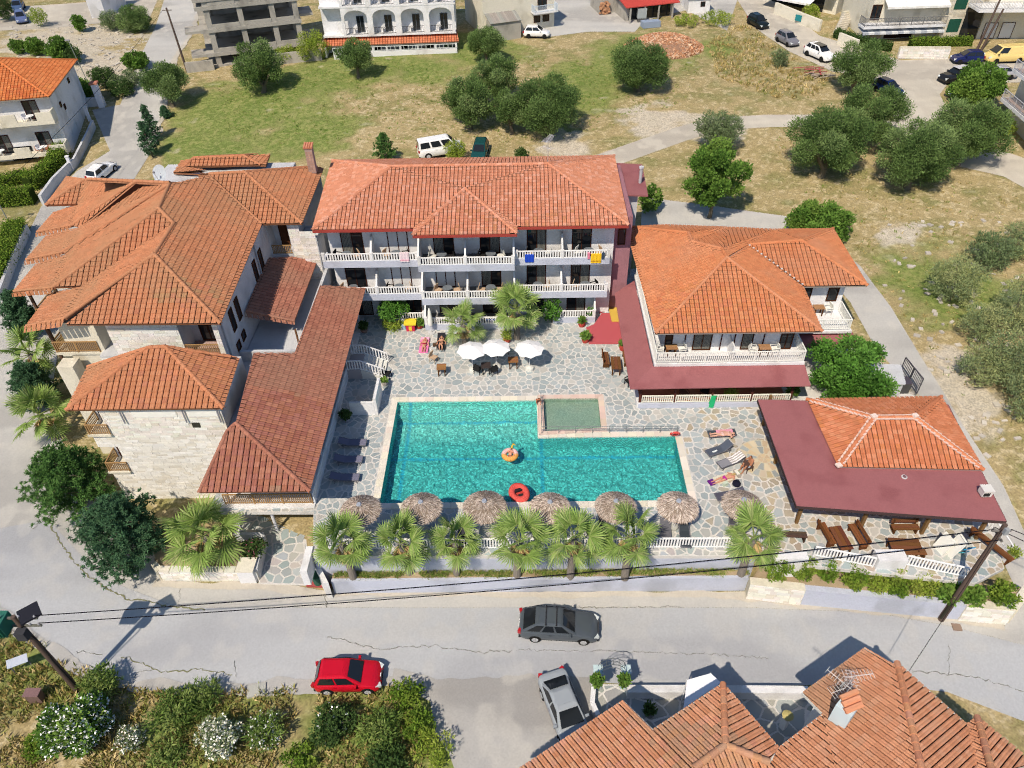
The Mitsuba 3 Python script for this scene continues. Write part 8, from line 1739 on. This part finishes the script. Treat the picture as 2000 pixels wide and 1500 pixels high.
a_, b_ = atg(1700, 92), atg(1848, 84); V2, W, L = facade('stone_villa', 'big stone villa with a striped awning and wraparound balcony', 'villa', a_ + [0, 2.6, 0], b_ + [0, 2.6, 0], 9, 15, 'plaster_cream')
zk = W.uz(1760, 50, 1.8)[1]; m = MB(); W.box(m, (-1.4, L - .5), (0, 1.9), (zk - .3, zk)); m.build('balcony', 'plaster_white', V2); railing(V2, [W.p(-1.3, .1, zk), W.p(-1.3, 1.8, zk), W.p(L - .6, 1.8, zk)], 1.0, (.18, .17, .17), gap=.17, bar=.03)
striped_awning(V2, W, 1.2, L - .6, 0, 1.7, zk + 3.1, zk + 2.3, 9); striped_awning(V2, W, -1.3, L - .5, 0, 1.9, zk - .5, zk - .75, 14, cols=((.42, .45, .50), (.70, .71, .72)))
window(V2, W, 2.6, 6.4, a_[2] + .3, zk - .9, leaves=3, name='garage_door', shutter=(.03, .022, .02)); window(V2, W, -.6, .5, a_[2] + 1.2, zk - 1., leaves=1); window(V2, W, 0., 1.3, zk + .3, zk + 2.2, leaves=2)
cladding(V2, W, .6, 2.2, a_[2] + .2, zk - .4, 31, limit=60, size=(.5, .25), tones=((.55, .48, .36), (.60, .54, .42), (.50, .43, .32)))
W3 = Wall(W.p(L - .5, .0, 0), W.ang); m = MB(); W3.box(m, (0, 4.6), (-8, .9), (a_[2] - .5, 15)); m.build('stone_wing', 'plaster_cream', V2); cladding(V2, W3, 0, 4.6, a_[2] + .2, 13, 32, w=.9, limit=140, size=(.6, .3), tones=((.60, .56, .46), (.66, .61, .50), (.55, .50, .40)))
for z in (W3.uz(1858, 62, .9)[1], W3.uz(1872, 18, .9)[1]): m = MB(); W3.box(m, (.8, 2.4), (.88, .98), (z, z + 1.6), (.025, .085, .055)); m.build('shutter', 'matte', V2)
for k in range(8): m = MB(); W.box(m, (-1.6, -1.45 + .0), (-.2 + .2 * k, 0 + .2 * k), (a_[2], a_[2] + .5), (.6, .56, .47)); 
fw = thing('forecourt_wall', 'pale stone block wall in front of the stone villa', 'wall'); gline(fw, [(1752, 112), (1850, 112)], 1.3, .4, 'plaster_cream'); gline(fw, [(1636, 85), (1672, 100)], 1.4, .35, 'plaster_cream')
pa_, pb_ = atg(1752, 114), atg(1850, 114); cladding(fw, Wall(pa_, math.atan2(pb_[1] - pa_[1], pb_[0] - pa_[0])), 0, np.linalg.norm((pb_ - pa_)[:2]), pa_[2] + .05, pa_[2] + 1.3, 33, w=.22, limit=120, size=(.5, .26))
a_, b_ = atg(1925, 92), atg(2010, 92); V3, W, L = facade('terrace_villa', 'villa with a curved white terrace at the top right corner', 'villa', a_ + [0, 3, 0], b_ + [4, 3, 0], 9, 15, 'plaster_cream'); zk = W.uz(1960, 40, 3)[1]; m = MB(); W.box(m, (-2.5, L), (0, 3.2), (zk + 1.0, zk + 1.35)); m.build('terrace', 'plaster_white', V3); railing(V3, [W.p(-2.4, .1, zk + 1.35), W.p(-2.4, 3.1, zk + 1.35), W.p(L, 3.1, zk + 1.35)], .9, (.5, .5, .5), gap=.18, bar=.03)
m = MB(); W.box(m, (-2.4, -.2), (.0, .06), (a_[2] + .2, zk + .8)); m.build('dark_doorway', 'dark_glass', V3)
for k in range(2): window(V3, W, .6 + 2.2 * k, 2.3 + 2.2 * k, a_[2] + .2, a_[2] + 2.2, leaves=1, shutter=(.70, .70, .68), name='garage_door')
# house at the right edge
c0 = atg(1985, 300); c0 = np.array([c0[0] + 1.8, c0[1] - .5, c0[2]]); ang = -.55
RH, W, L = facade('right_house', 'house with stacked white balconies cut by the right edge', 'house', c0, c0 + np.array([math.cos(-1.25), math.sin(-1.25), 0]) * 14, 9, 10.4, 'plaster_grey')
W2_ = Wall(c0 + np.array([math.cos(-1.25 + math.pi / 2), math.sin(-1.25 + math.pi / 2), 0]) * 9, -1.25)
m = MB()
for z in (c0[2] + 2.8, c0[2] + 5.9):
    q_ = sg.Polygon([(c0 + d)[:2] for d in ([-1.7, -1.0, 0], [-1.0, 8, 0], [3, 8, 0], [3, -4, 0], [-.6, -4, 0])]); k = MB().prism(q_, z, z + .35).build('balcony', 'plaster_white', RH)
    railing(RH, [np.array([*(c0 + [-.6, -4, 0])[:2], z + .35]), np.array([*(c0 + [-1.6, -1., 0])[:2], z + .35]), np.array([*(c0 + [-.95, 7.9, 0])[:2], z + .35])], 1.0, (.45, .47, .48), gap=.2, bar=.03); MB().prism(q_.buffer(-.15), z + .352, z + .37, (.34, .22, .17)).build('floor', 'matte', RH)
MB().prism(sg.Polygon([(c0 + d)[:2] for d in ([.2, -.6, 0], [.4, 8, 0], [3, 8, 0], [3, -4, 0], [.6, -4, 0])]), c0[2] - .5, 10.4).build('wall', 'plaster_cream', RH)
# white markers: satellite sign boards on the verge
sb_ = thing('sign_board', 'small pale tilted sign board on the dry verge', 'sign'); c = atg(48, 1308); MB().box(c + [0, 0, .95], (1.05, .5, .05), (.45, .50, .56), .45, m=np.array([[1, 0, 0], [0, .9, -.4], [0, .4, .9]])).build('panel', 'matte', sb_)
for s_ in (-1, 1): MB().bar(c + [.4 * s_, .2 * s_, 0], c + [.4 * s_, .2 * s_, .95], .05, .05, (.14, .14, .15)).build('leg', 'matte', sb_)
bb_ = thing('brown_box', 'small brown meter box on the verge below the pole', 'box'); c = atg(76, 1368); MB().box(c + [0, 0, .45], (.75, .4, .85), (.17, .11, .10)).build('body', 'matte', bb_); MB().box(c + [0, 0, .9], (.85, .5, .05), (.21, .14, .13)).build('lid', 'matte', bb_)
MB_s = thing('flat_stone', 'flat grey stone slab at the road edge left of the red car', 'stone'); MB().box(atg(502, 1350) + [0, 0, .08], (1.0, .7, .16), (.42, .42, .40), .2).build('slab', 'matte', MB_s)
# litter stones on the right slope and the stony lot
st_ = MB()
for k in range(500):
    px, py = (r.uniform(1720, 1990), r.uniform(430, 900)) if k < 160 else (r.uniform(20, 290), r.uniform(45, 170)); p = atg(px, py)
    if _roads.union(path).contains(sg.Point(p[:2])): continue
    st_.box(p, r.uniform(.15, .5, 3) * [1, 1, .6], np.array((.52, .48, .42)) * r.uniform(.75, 1.15), r.random() * 3, )
st_.build('loose_stones', 'matte', label='loose pale stones scattered on the bare ground', kind='stuff')
